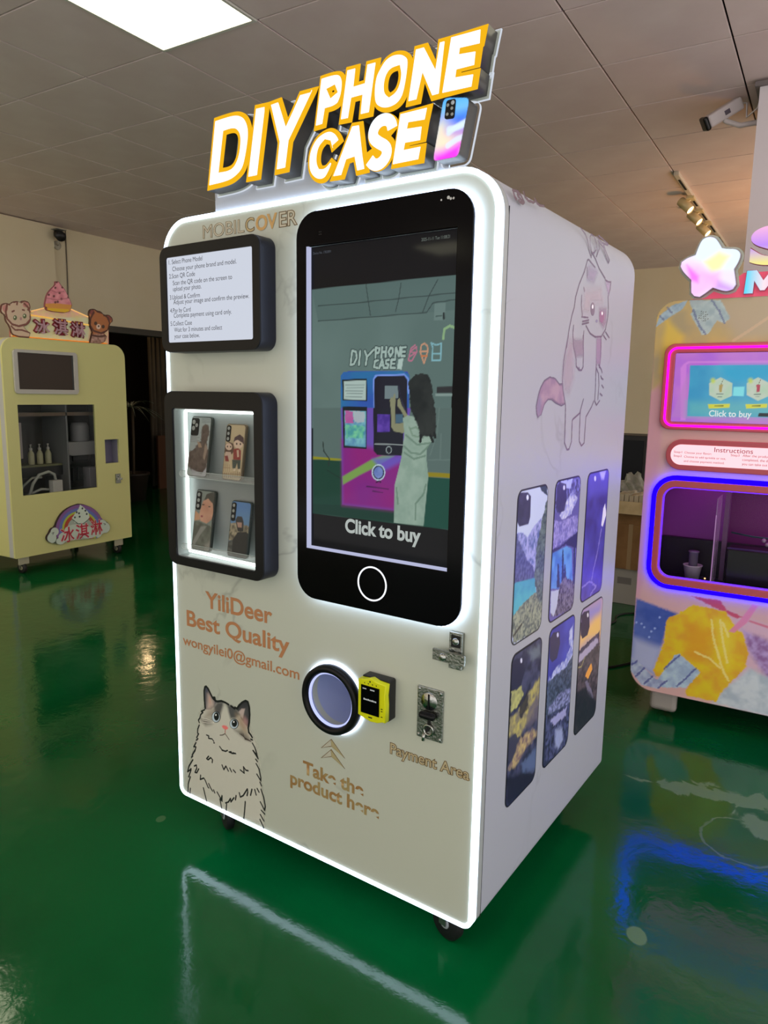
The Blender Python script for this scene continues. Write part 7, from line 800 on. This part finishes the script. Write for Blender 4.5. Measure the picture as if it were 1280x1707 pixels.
lo = bpy.data.objects.new('inner_lamp', LP); COL.objects.link(lo); lo.parent = PM; lo.location = (.57, .19, 1.135)
cup = empty('paper_cup', (-.70+.215, 3.43+.16, .6551), 0, 'white paper cup behind the window of the pink machine', 'cup')
lathe('cup_body', [(0, 0), (.030, 0), (.040, .062), (.043, .064), (.043, .068), (.039, .068), (.037, .060), (.028, .004), (0, .004)], mat('cup_white', (205, 200, 205), .5), cup, 28)
lathe('cup_stack', [(0, .010), (.020, .010), (.020, .125), (.024, .128), (.024, .134), (0, .134)], mat('dispenser_grey', (128, 122, 138), .4), cup, 22)
lathe('indicator', [(0, .004), (.004, .002), (0, 0)], glow('amber', (255, 180, 120), 2.5), PM, 10, at(.285, .05, .69, TOY))
box('glass', .092, 1.048, .001, .004, .690, 1.101, mat('violet_glass', (24, 16, 34), .03, alpha=.06), PM)
box('castor_cover', .095, .215, .022, .052, .030, .1245, mat('castor_cream', (178, 170, 165), .5), PM, r=.02, seg=3)
for (a, b) in ((.95, .1), (.12, .8), (.95, .8)): caster(PM, a, b, .1448, .045, R(20))
caster(PM, .155, .105, .1448, .040, R(70), mat('castor_red', (110, 50, 48), .5))

# star sign on the pink machine
ss = empty('star_sign', (-.70, 3.43, 1.915), 0, 'glowing pastel star beside large S and M letters on the pink machine', 'sign')
def PS(p): return [(q[0]/1e4, q[1]/1e4-1.915) for q in p]
PINKB = mat('pink_base', (232, 92, 128), .3); PINKB.node_tree.nodes['Principled BSDF'].inputs['Emission Color'].default_value = (*lin((230, 70, 100)), 1); PINKB.node_tree.nodes['Principled BSDF'].inputs['Emission Strength'].default_value = .35
prism('base_plate', [(.14, .0005), (1.0, .0005), (1.0, .098), (.335, .098), (.30, .072), (.255, .072), (.20, .03)], .000, .008, PINKB, ss)
st = smooth_poly(PS(DATA['star']), 2, 35)
s1 = prism('star', st, -.028, -.004, mat('star_side', (150, 140, 150), .4), ss, bevel=.002, label='glowing pastel star')
paint('lit_face', [(k_, [(p[0], p[1]-19150) for p in pts], *r_) for (k_, pts, *r_) in DATA['star_art']], (min(p[0] for p in st), max(p[0] for p in st), min(p[1] for p in st), max(p[1] for p in st)), .002, front(-.0286), PRINT_G, s1, base=(235, 225, 255), mask=poly_offset(st, -.003))
prism('glowing_rim', [(x, max(z, .001)) for x, z in poly_offset(st, .009)], -.0038, -.0006, CLEAR_EDGE, s1)
def grad(name, a, b, c, s=1.1, axis=0, lo_=0, hi_=1):
    m = glow(name, a, s); nt = m.node_tree; tc = nt.nodes.new('ShaderNodeTexCoord'); sx_ = nt.nodes.new('ShaderNodeSeparateXYZ'); mr = nt.nodes.new('ShaderNodeMapRange'); cr_ = nt.nodes.new('ShaderNodeValToRGB')
    nt.links.new(tc.outputs['Object'], sx_.inputs[0]); nt.links.new(sx_.outputs[axis], mr.inputs[0]); mr.inputs[1].default_value = lo_; mr.inputs[2].default_value = hi_
    e = cr_.color_ramp.elements; e[0].color = (*lin(a), 1); e[1].color = (*lin(c), 1); q = e.new(.5); q.color = (*lin(b), 1)
    nt.links.new(mr.outputs[0], cr_.inputs[0]); nt.links.new([n for n in nt.nodes if n.type == 'EMISSION'][0].inputs[0], cr_.outputs[0]); return m
s_face = grad('s_face', (250, 240, 150), (200, 150, 255), (255, 190, 235), 1.0, 2, .13, .27)
cu = text('letter', 'S', .352, .130, .165, .145, -.020, s_face, ss, bold=.045)
side_ = text('letter_side', 'S', .352, .130, .165, .145, -.0195, mat('letter_rose', (190, 110, 140), .4), cu, bold=.055)
md = side_.modifiers.new('thick', 'SOLIDIFY'); md.thickness = .018; md.offset = 0; side_.location = (0, .0095, 0)
mo = [(.344, .012), (.349, .102), (.385, .102), (.412, .060), (.440, .102), (.478, .102), (.478, .012), (.446, .012), (.446, .062), (.419, .022), (.403, .022), (.378, .062), (.376, .012)]
mm_ = prism('letter', mo, -.020, -.0165, grad('m_face', (110, 225, 255), (255, 235, 245), (255, 170, 215), 1.0, 0, .35, .48), ss)
prism('letter_side', poly_offset(mo, .0025), -.0162, -.0005, mat('letter_rose_2', (190, 110, 140), .4), mm_)

# ================================================================ yellow ice cream machine at the left
YM = empty('vending_machine', (-5.463, 3.275, 0), R(90), 'pale yellow ice cream machine with dark window and bear sign at the left', 'vending machine')
YW = 1.143; YZ0, YZ1 = .14, 1.888; YOUT = rr_pts(0, YW, YZ0, YZ1, (.008, .008, .115, .115), 10)
LIME = mat('pale_yellow_enamel', (228, 224, 152), .4); YTRIM = mat('yellow_machine_trim', (205, 205, 205), .4)
YWIN = rr_pts(.100, .801, .642, 1.367, 0); YSL = rr_pts(.892, 1.039, .846, 1.058, 0)
prism('cabinet_shell', YOUT, .075, .82, LIME, YM, holes=[inset(YOUT, .02)])
prism('trim_band', YOUT, .020, .0745, YTRIM, YM, holes=[inset(YOUT, .02)])
prism('back_panel', inset(YOUT, .02), .80, .819, LIME, YM)
prism('front_panel', YOUT, 0, .0195, LIME, YM, holes=[YWIN, YSL])
fr_ = prism('screen_frame', rr_pts(.080, .645, 1.452, 1.797, .030), -.022, -.0005, mat('frame_white', (200, 196, 190), .4), YM, holes=[rr_pts(.116, .605, 1.488, 1.772, 0)], bevel=.003)
box('dark_screen', .116, .605, -.014, -.0005, 1.488, 1.772, mat('switched_off_screen', (60, 46, 34), .25, spec=.2), fr_)
box('screen_edge', .590, .604, -.0150, -.0142, 1.490, 1.771, mat('screen_black', (14, 22, 20), .3), fr_)
box('glass', .100, .801, .004, .008, .642, 1.367, GLASS, YM)
ID = mat('inner_grey', (128, 130, 132), .5); IK = mat('inner_black', (24, 25, 27), .4)
box('inner_back', .03, 1.10, .46, .48, .58, 1.42, mat('inner_back', (74, 72, 68), .5), YM)
box('inner_wall', .03, .05, .022, .46, .58, 1.42, ID, YM); box('inner_wall', 1.08, 1.10, .112, .46, .58, 1.42, ID, YM)
box('inner_ceiling', .03, 1.10, .112, .46, 1.40, 1.42, IK, YM); box('inner_floor', .03, 1.10, .112, .46, .58, .60, ID, YM)
box('partition', .60, .615, .12, .46, .60, 1.40, ID, YM)
box('header_plate', .05, 1.08, .12, .13, 1.27, 1.30, mat('header_brown', (120, 104, 88), .5), YM)
box('bottle_shelf', .05, .60, .20, .46, .842, .858, mat('shelf_olive', (120, 122, 84), .4), YM)
box('shelf_lip', .05, .60, .195, .20, .76, .842, IK, YM)
box('left_box', .085, .185, .10, .20, .93, 1.22, mat('box_white', (176, 168, 168), .5), YM, r=.004)
box('motor_housing', .665, 1.06, .20, .32, .915, 1.035, mat('housing_white', (178, 178, 178), .45), YM, r=.004)
lathe('hopper', [(0, 1.035), (.075, 1.035), (.078, 1.05), (.078, 1.17), (.065, 1.20), (0, 1.205)], mat('hopper_grey', (146, 146, 150), .4), YM, 28, Matrix.Translation((.835, .27, 0)))
box('gripper', .62, .70, .20, .28, .835, .93, IK, YM, r=.006); box('gripper', .70, .745, .20, .26, .690, .81, IK, YM, r=.006); box('gripper', .755, .80, .20, .26, .690, .81, IK, YM, r=.006); box('gripper', .71, .86, .20, .27, .865, .914, IK, YM, r=.006)
box('drip_bin', .87, 1.05, .20, .30, .60, .80, mat('bin_grey', (160, 158, 165), .45), YM, r=.004)
box('base_strip', .62, .87, .14, .18, .600, .625, IK, YM)
plug = box('tap_block', .395, .485, .040, .10, .625, .735, mat('tap_white', (196, 196, 192), .45), YM, r=.003)
HOSE = mat('clear_hose', (178, 182, 174), .3)
tube('hose', [(.44, .07, .735), (.43, .07, .785), (.38, .07, .81), (.30, .08, .79), (.24, .08, .72), (.20, .08, .61)], .012, HOSE, YM, 10)
tube('hose', [(.40, .10, .655), (.33, .11, .665), (.25, .11, .64), (.18, .11, .61)], .011, HOSE, YM, 10)
tube('hose', [(.36, .14, .76), (.28, .15, .76), (.20, .15, .70), (.15, .15, .62)], .010, HOSE, YM, 10)
for kk, bxx in enumerate((.365, .445, .525)):
    bt = empty('syrup_bottle', (-5.463-.28, 3.275+bxx, .8585), 0, ('pale syrup bottle inside the yellow machine, leftmost of three', 'pale syrup bottle inside the yellow machine, middle of three', 'pale syrup bottle inside the yellow machine, rightmost of three')[kk], 'bottle', 'syrup bottles in the yellow machine')
    lathe('bottle_body', [(0, 0), (.024, 0), (.026, .004), (.026, .085), (.018, .105), (.011, .115), (.011, .125), (0, .125)], mat('syrup', (196, 196, 158), .3), bt, 18)
    lathe('pump', [(.013, .120), (.013, .138), (.005, .140), (.005, .160), (.009, .162), (.009, .170), (0, .170)], mat('pump_white', (205, 205, 200), .4), bt, 14)
# pickup niche, lock
box('niche_back', .892, 1.039, .10, .11, .846, 1.058, mat('niche_violet', (128, 122, 150), .5), YM)
bm = bmesh.new(); add_box(bm, .888, .8918, .020, .10, .842, 1.062); add_box(bm, 1.0392, 1.043, .020, .10, .842, 1.062); add_box(bm, .888, 1.043, .020, .10, .8385, .8458); add_box(bm, .888, 1.043, .020, .10, 1.0585, 1.062)
link('niche_lining', from_bm(bm), mat('niche_lining', (150, 148, 168), .5), YM)
lk2 = box('lock', .985, 1.035, -.014, -.0004, .660, .745, STEEL, YM, r=.002)
box('lock_bar', .990, 1.045, -.026, -.016, .690, .708, CHROME, lk2, r=.001)
lathe('keyhole', [(0, .008), (.008, .006), (.010, 0), (0, 0)], CHROME, lk2, 16, at(1.01, -.014, .728, TOY))
# rainbow logo
LINE_MM = 3.5
lo_ = [(q[0]/1e4, q[1]/1e4) for q in DATA['logo_outline']]
lg = prism('rainbow_plaque', smooth_poly(lo_, 1, 60), -.028, -.0006, mat('plaque_edge', (52, 34, 44), .5), YM, label='rainbow and cloud plaque with red characters')
paint('picture', DATA['rainbow_logo'], (min(p[0] for p in lo_), max(p[0] for p in lo_), min(p[1] for p in lo_), max(p[1] for p in lo_)), .003, front(-.0286), PRINT_Y, lg, base=(60, 70, 60), mask=smooth_poly(lo_, 1, 60))
RED = mat('red_character', (205, 52, 74), .4); PALE = mat('character_rim', (236, 190, 192), .4)
for ch, x, z, wd, h in (('冰', .392, .207, .128, .130), ('淇', .535, .215, .128, .130), ('淋', .682, .228, .120, .130)):
    text('character', ch, x-.006, z-.006, wd+.012, h+.012, -.0300, PALE, lg, bold=.035, fitbox=True); text('character', ch, x, z, wd, h, -.0312, RED, lg, bold=.008, fitbox=True)
for (a, b) in ((.09, .06), (1.02, .06), (.09, .70), (1.02, .70)): caster(YM, a, b, .1595, .045, R(10), m=mat('castor_dark', (30, 28, 26), .5), hubm=mat('castor_cream_hub', (180, 172, 140), .5))
for (a, b) in ((.09, .06), (1.02, .06)): box('castor_guard', a-.045, a+.045, b-.03, b-.018, .075, .1395, mat('guard_cream', (190, 184, 160), .5), YM, r=.003)

# sweets sign above the yellow machine
sg = empty('sweets_sign', (-5.463, 3.275, 1.888), R(90), 'cut-out sign with two bears and pink ice cream above the yellow machine', 'sign')
def YS(k_): return [(q[0]/1e4, q[1]/1e4-1.888) for q in DATA[k_]]
sp_ = YS('sweets_panel'); zmin = .001
sp_ = [(x, max(z, zmin)) for x, z in sp_]
def ypaint(name, data, outl, y, parent, res=.003, matx=None):
    lay = [(k_, [(p[0], p[1]-18880) for p in pts], *r_) for (k_, pts, *r_) in DATA[data]]
    return paint(name, lay, (min(p[0] for p in outl), max(p[0] for p in outl), min(p[1] for p in outl), max(p[1] for p in outl)), res, front(y), matx or PRINT_Y, parent, base=(150, 120, 90), mask=outl)
pb = prism('panel', sp_, .050, .060, mat('panel_rose', (205, 120, 110), .5), sg)
ypaint('panel_picture', 'sweets_sign_art', poly_offset(sp_, -.004), .0494, pb)
tube('panel_edge', [(sp_[k][0], .048, sp_[k][1]) for k in range(2, 6)], .005, glow('warm_edge', (255, 196, 120), .8), pb, 6)
tube('panel_edge', [(sp_[0][0]+.02, .046, .010), (sp_[-1][0]-.02, .046, .010)], .004, glow('orange_edge', (255, 150, 40), .7), pb, 6)
tube('panel_edge', [(.20, .046, .186), (.40, .046, .181), (.70, .046, .160), (.92, .046, .150)], .005, glow('warm_edge_2', (255, 196, 90), .75), pb, 6)
LINE_MM = 3.2
for nm, ol, art, y, lab, cc in (('bear', 'bear_left', 'bear_left_art', .030, 'cream bear', (105, 60, 50)), ('bear', 'bear_right', 'bear_right_art', .030, 'brown bear', (75, 40, 30)), ('ice_cream', 'cone_outline', 'cone_art', .030, 'pink ice cream in an orange cup', (150, 80, 90))):
    ol_ = smooth_poly([(x, max(z, .001)) for x, z in YS(ol)], 1, 70)
    pt_ = prism(nm, ol_, y, y+.018, mat(nm+'_edge', cc, .5), sg, label=lab)
    ypaint('picture', art, poly_offset(ol_, -.003), y-.0006, pt_)
cb = [(q[0]/1e4, q[1]/1e4-1.888) for q in DATA['char_boxes']]
for k_, ch in enumerate('冰淇淋'):
    (xa, za), (xb, zb_) = cb[2*k_], cb[2*k_+1]; x0_, x1_ = xa, xb; z0_, z1_ = min(za, zb_), max(za, zb_)
    t1 = text('character', ch, x0_, z0_, x1_-x0_, z1_-z0_, .040, mat('character_dark', (140, 40, 58), .5), sg, bold=.075, fitbox=True)
    md = t1.modifiers.new('thick', 'SOLIDIFY'); md.thickness = .016; md.offset = 0
    text('character_face', ch, x0_+.008, z0_+.010, x1_-x0_-.016, z1_-z0_-.020, .0310, mat('character_pale', (205, 160, 175), .45), t1, bold=.02, fitbox=True)

# ================================================================ things at the walls
# dark curtain in the inner room
cur = bpy.data.meshes.new('curtain'); vs, fs = [], []
ny = 120; 
for i in range(ny+1):
    y = 7.62+1.6*i/ny; x = -8.9+.035*math.sin(i*.95)+.015*math.sin(i*.37)
    vs += [(x, y, .03), (x+.01*math.sin(i*.5), y, 1.2), (x, y, 2.62)]
for i in range(ny):
    for k in range(2): fs.append((i*3+k, i*3+3+k, i*3+4+k, i*3+1+k))
cur.from_pydata(vs, [], fs); o = link('curtain', cur, noisy(mat('brown_curtain', (84, 76, 62), .8), (78, 70, 58), (94, 84, 68), 3), smooth=True, label='long brownish curtain hanging in the dim room beyond the doorway', cat='curtain')
md = o.modifiers.new('thick', 'SOLIDIFY'); md.thickness = .004
tube('curtain_rod', [(-8.9, 7.4, 2.63), (-8.9, 9.6, 2.63)], .012, BLACK, o, 10)
bd = box('leaning_board', -8.75, -8.71, 7.60, 8.25, 0, .82, mat('brown_board', (96, 62, 40), .7), r=.004, label='brown board leaning by the curtain beyond the doorway', cat='board')
# spiky plant in the dark doorway
ptl = empty('potted_plant', (-8.1, 6.62, 0), 0, 'spiky pale-leaved plant in the dark doorway right of the yellow machine', 'plant')
lathe('pot', [(0, 0), (.15, 0), (.20, .34), (.215, .35), (.215, .38), (.19, .38), (.18, .33), (0, .33)], mat('pot_dark', (50, 42, 36), .5), ptl, 26)
tube('stem', [(0, 0, .33), (.01, .01, .8), (0, .02, 1.28)], .02, mat('bark', (90, 76, 58), .7), ptl, 10)
LEAF = mat('pale_leaf', (150, 158, 140), .35)
for k in range(22):
    a = k*2.4; el = .1+.9*((k*7) % 11)/11; L_ = .36+.12*((k*5) % 7)/7
    bm = bmesh.new(); prev = None
    for s in range(6):
        t = s/5; rr_ = L_*t*math.cos(el*.7); zz_ = 1.27+L_*t*math.sin(el*.9)-.22*t*t; wd = .012*(1-t)+.001
        c = Vector((math.cos(a)*rr_, math.sin(a)*rr_, zz_)); n_ = Vector((-math.sin(a), math.cos(a), 0))*wd
        cur_ = (bm.verts.new(c-n_), bm.verts.new(c+Vector((0, 0, -.004))), bm.verts.new(c+n_))
        if prev: bm.faces.new((prev[0], prev[1], cur_[1], cur_[0])); bm.faces.new((prev[1], prev[2], cur_[2], cur_[1]))
        prev = cur_
    link('leaf', from_bm(bm), LEAF, ptl, smooth=True)
# cctv camera and cable at the left wall
c1 = empty('security_camera', (-6.93, 4.84, 3.02), 0, 'small black security camera high on the left wall', 'camera')
lathe('wall_plate', [(0, .012), (.04, .012), (.045, 0), (0, 0)], mat('bracket_white', (190, 184, 170), .5), c1, 20, Matrix.Rotation(R(90), 4, 'Y') @ Matrix.Translation((.07, -.02, .0)))
tube('arm', [(.01, -.02, -.07), (.06, -.05, -.06), (.10, -.06, -.02)], .008, mat('bracket_arm', (185, 178, 165), .5), c1, 8)
lathe('camera_body', [(0, -.07), (.040, -.07), (.046, -.06), (.046, .05), (.05, .06), (.05, .075), (0, .07)], mat('camera_black', (30, 30, 30), .4), c1, 24, Matrix.Translation((.12, -.07, .01)) @ Vector((0, 0, 1)).rotation_difference(Vector((.86, -.4, -.32)).normalized()).to_matrix().to_4x4())
box('sun_shield', .04, .17, -.13, -.02, .058, .064, mat('shield_grey', (150, 144, 135), .5), c1)
tube('wall_cable', [(-6.922, 4.92, ZC-.02), (-6.922, 4.915, 2.6), (-6.922, 4.90, 2.21)], .006, mat('cable_grey', (120, 112, 98), .6), seg=6, label='thin vertical cable on the wall above the yellow machine', cat='cable')
# cctv camera on the column
c2 = empty('security_camera', (-.478, 4.62, 2.99), 0, 'white bullet security camera on the white column at upper right', 'camera')
CW = mat('camera_white', (214, 206, 208), .4)
ax = Vector((-.80, -.30, -.50)).normalized(); ctr = Vector((-.195, 0, .065))
rot = Vector((0, 0, 1)).rotation_difference(ax).to_matrix().to_4x4()
bm = bmesh.new(); add_box(bm, -.034, .034, -.034, .034, -.105, .085, .012, 3, Matrix.Translation(ctr) @ rot); link('camera_body', from_bm(bm), CW, c2)
bm = bmesh.new(); add_box(bm, -.0375, .0375, -.0375, .0375, .0852, .112, .010, 3, Matrix.Translation(ctr) @ rot); hd = link('lens_hood', from_bm(bm), mat('hood_black', (12, 12, 14), .3), c2)
tube('wall_arm', [(-.004, 0, -.01), (-.10, 0, -.012), (-.17, 0, .02), tuple(ctr+Vector((.01, 0, -.03)))], .014, CW, c2, 12)
lathe('wall_plate', [(0, 0), (.045, 0), (.045, .010), (0, .012)], CW, c2, 22, Matrix.Translation((-.0005, 0, -.01)) @ Matrix.Rotation(R(-90), 4, 'Y'))
tube('cable', [tuple(ctr-ax*.10), tuple(ctr-ax*.13+Vector((.01, 0, -.02))), (-.07, -.01, .02), (-.02, -.01, .06), (-.004, 0, .125)], .005, CW, c2, 8)
bm = bmesh.new(); add_box(bm, -.012, .012, -.0352, -.0345, -.03, .0, 0, 1, Matrix.Translation(ctr) @ rot); link('sticker', from_bm(bm), mat('sticker_dark', (90, 80, 96), .5), c2)

# unseen lamp added behind the column to warm the ceiling
fl = empty('added_uplighter', (.15, 7.0, 0), 0, 'added warm uplighter, unseen behind the white column', 'lamp')
lathe('base', [(0, 0), (.15, 0), (.15, .02), (.02, .03), (.015, .04), (0, .04)], BLACK, fl, 24)
lathe('pole', [(.014, .035), (.014, 1.45), (0, 1.45)], BLACK, fl, 14)
lathe('bowl_shade', [(.02, 1.44), (.12, 1.50), (.18, 1.60), (.175, 1.60), (.115, 1.508), (0, 1.455)], mat('shade_metal', (150, 130, 100), .4), fl, 28)
lathe('bulb', [(0, 1.46), (.04, 1.47), (.055, 1.51), (.04, 1.55), (0, 1.56)], WARM, fl, 16)
ld = bpy.data.lights.new('lamp_glow', 'AREA'); ld.shape = 'DISK'; ld.size = .24; ld.energy = 22; ld.color = lin((255, 176, 104)); lo = bpy.data.objects.new('lamp_glow', ld); COL.objects.link(lo); lo.parent = fl; lo.location = (0, 0, 1.585); lo.rotation_euler = (math.pi, 0, 0)

# boxes and dark cabinet between the machines
bk = empty('dark_cabinet', (-1.62, 6.2, 0), 0, 'black cabinet with dark glass behind the stacked cartons', 'cabinet')
box('body', 0, .36, 0, .4, 0, 1.19, mat('cabinet_black', (34, 34, 36), .5), bk, r=.008)
box('glass_door', .02, .33, -.006, -.0005, .30, 1.15, BLACK_GLOSS, bk)
CARD = noisy(mat('cardboard', (150, 112, 74), .8), (140, 103, 66), (160, 120, 80), 8)
WCARD = mat('white_carton', (176, 172, 170), .7)
b1 = box('carton', -1.36, -1.02, 5.3, 5.62, .0, .265, WCARD, r=.003, label='white printed carton on the floor, lowest of the stack', cat='box')
box('printed_label', -1.22, -1.12, 5.2990, 5.2994, .15, .20, mat('carton_ink_2', (130, 126, 128), .7), b1)
b2 = box('carton', -1.30, -1.00, 5.28, 5.60, .2655, .60, CARD, r=.003, label='plain brown carton, middle of the stack beside the pink machine', cat='box')
box('tape', -1.16, -1.13, 5.2790, 5.2796, .2660, .5995, mat('tape', (170, 140, 100), .3), b2)
b3 = empty('open_carton', (-1.16, 5.44, .6005), 0, 'open carton with pale flaps on top of the stack', 'box')
PCARD = noisy(mat('pale_card', (196, 178, 140), .8), (186, 168, 130), (206, 190, 152), 10)
bm = bmesh.new()
for a in ((-.14, .14, -.16, -.15, 0, .16), (-.14, .14, .15, .16, 0, .16), (-.14, -.13, -.15, .15, 0, .16), (.13, .14, -.15, .15, 0, .16), (-.13, .13, -.15, .15, 0, .008)): add_box(bm, *a)
link('walls', from_bm(bm), CARD, b3)
bm = bmesh.new(); add_box(bm, -.14, .14, -.105, 0, -.002, .002, 0, 1, Matrix.Translation((0, -.158, .16)) @ Matrix.Rotation(R(50), 4, 'X')); link('flap', from_bm(bm), PCARD, b3)
bm = bmesh.new(); add_box(bm, -.11, 0, -.15, .15, -.002, .002, 0, 1, Matrix.Translation((-.14, 0, .16)) @ Matrix.Rotation(R(-40), 4, 'Y')); link('flap', from_bm(bm), PCARD, b3)
bm = bmesh.new()
for k in range(7): add_box(bm, -.12+.034*k, -.09+.034*k, -.13, .13, .01, .20+.006*(k % 3), .001, 1)
link('paper_stack', from_bm(bm), mat('paper', (205, 194, 170), .8), b3)
bg = bmesh.new(); bmesh.ops.create_icosphere(bg, subdivisions=3, radius=1)
for v in bg.verts:
    n_ = v.co.normalized(); f_ = 1+.22*math.sin(n_.x*9+n_.z*5)+.15*math.sin(n_.y*13+n_.x*4); v.co = Vector((n_.x*.085*f_, n_.y*.08*f_, max(-.03, n_.z*.075*f_)+.035))
    if n_.z > .8: v.co.z += .03
tag(link('plastic_bag', from_bm(bg), mat('crumpled_plastic', (200, 200, 190), .15, alpha=.35)), 'crumpled clear plastic bag lying on the open carton', 'bag').location = (-1.185, 5.42, .812)
def cable(pts, label, r_=.006):
    o = tube('floor_cable', pts, r_, RUBBER, seg=8, label=label, cat='cable'); return o
def sm(pts, n=3):
    for _ in range(n):
        q = [pts[0]]
        for a, b in zip(pts[:-1], pts[1:]): q += [tuple(.75*u+.25*v for u, v in zip(a, b)), tuple(.25*u+.75*v for u, v in zip(a, b))]
        pts = q+[pts[-1]]
    return pts
cable(sm([(-.75, 4.31, .007), (-.85, 4.02, .007), (-1.0, 3.85, .007), (-1.05, 3.6, .007)]), 'black cable running along the floor to the pink machine')
cable(sm([(-.70, 4.9, .007), (-.95, 5.15, .007), (-1.15, 5.0, .007), (-1.08, 4.75, .007), (-1.30, 4.6, .007), (-1.5, 4.8, .007)]), 'looped black cable on the floor in front of the cartons')
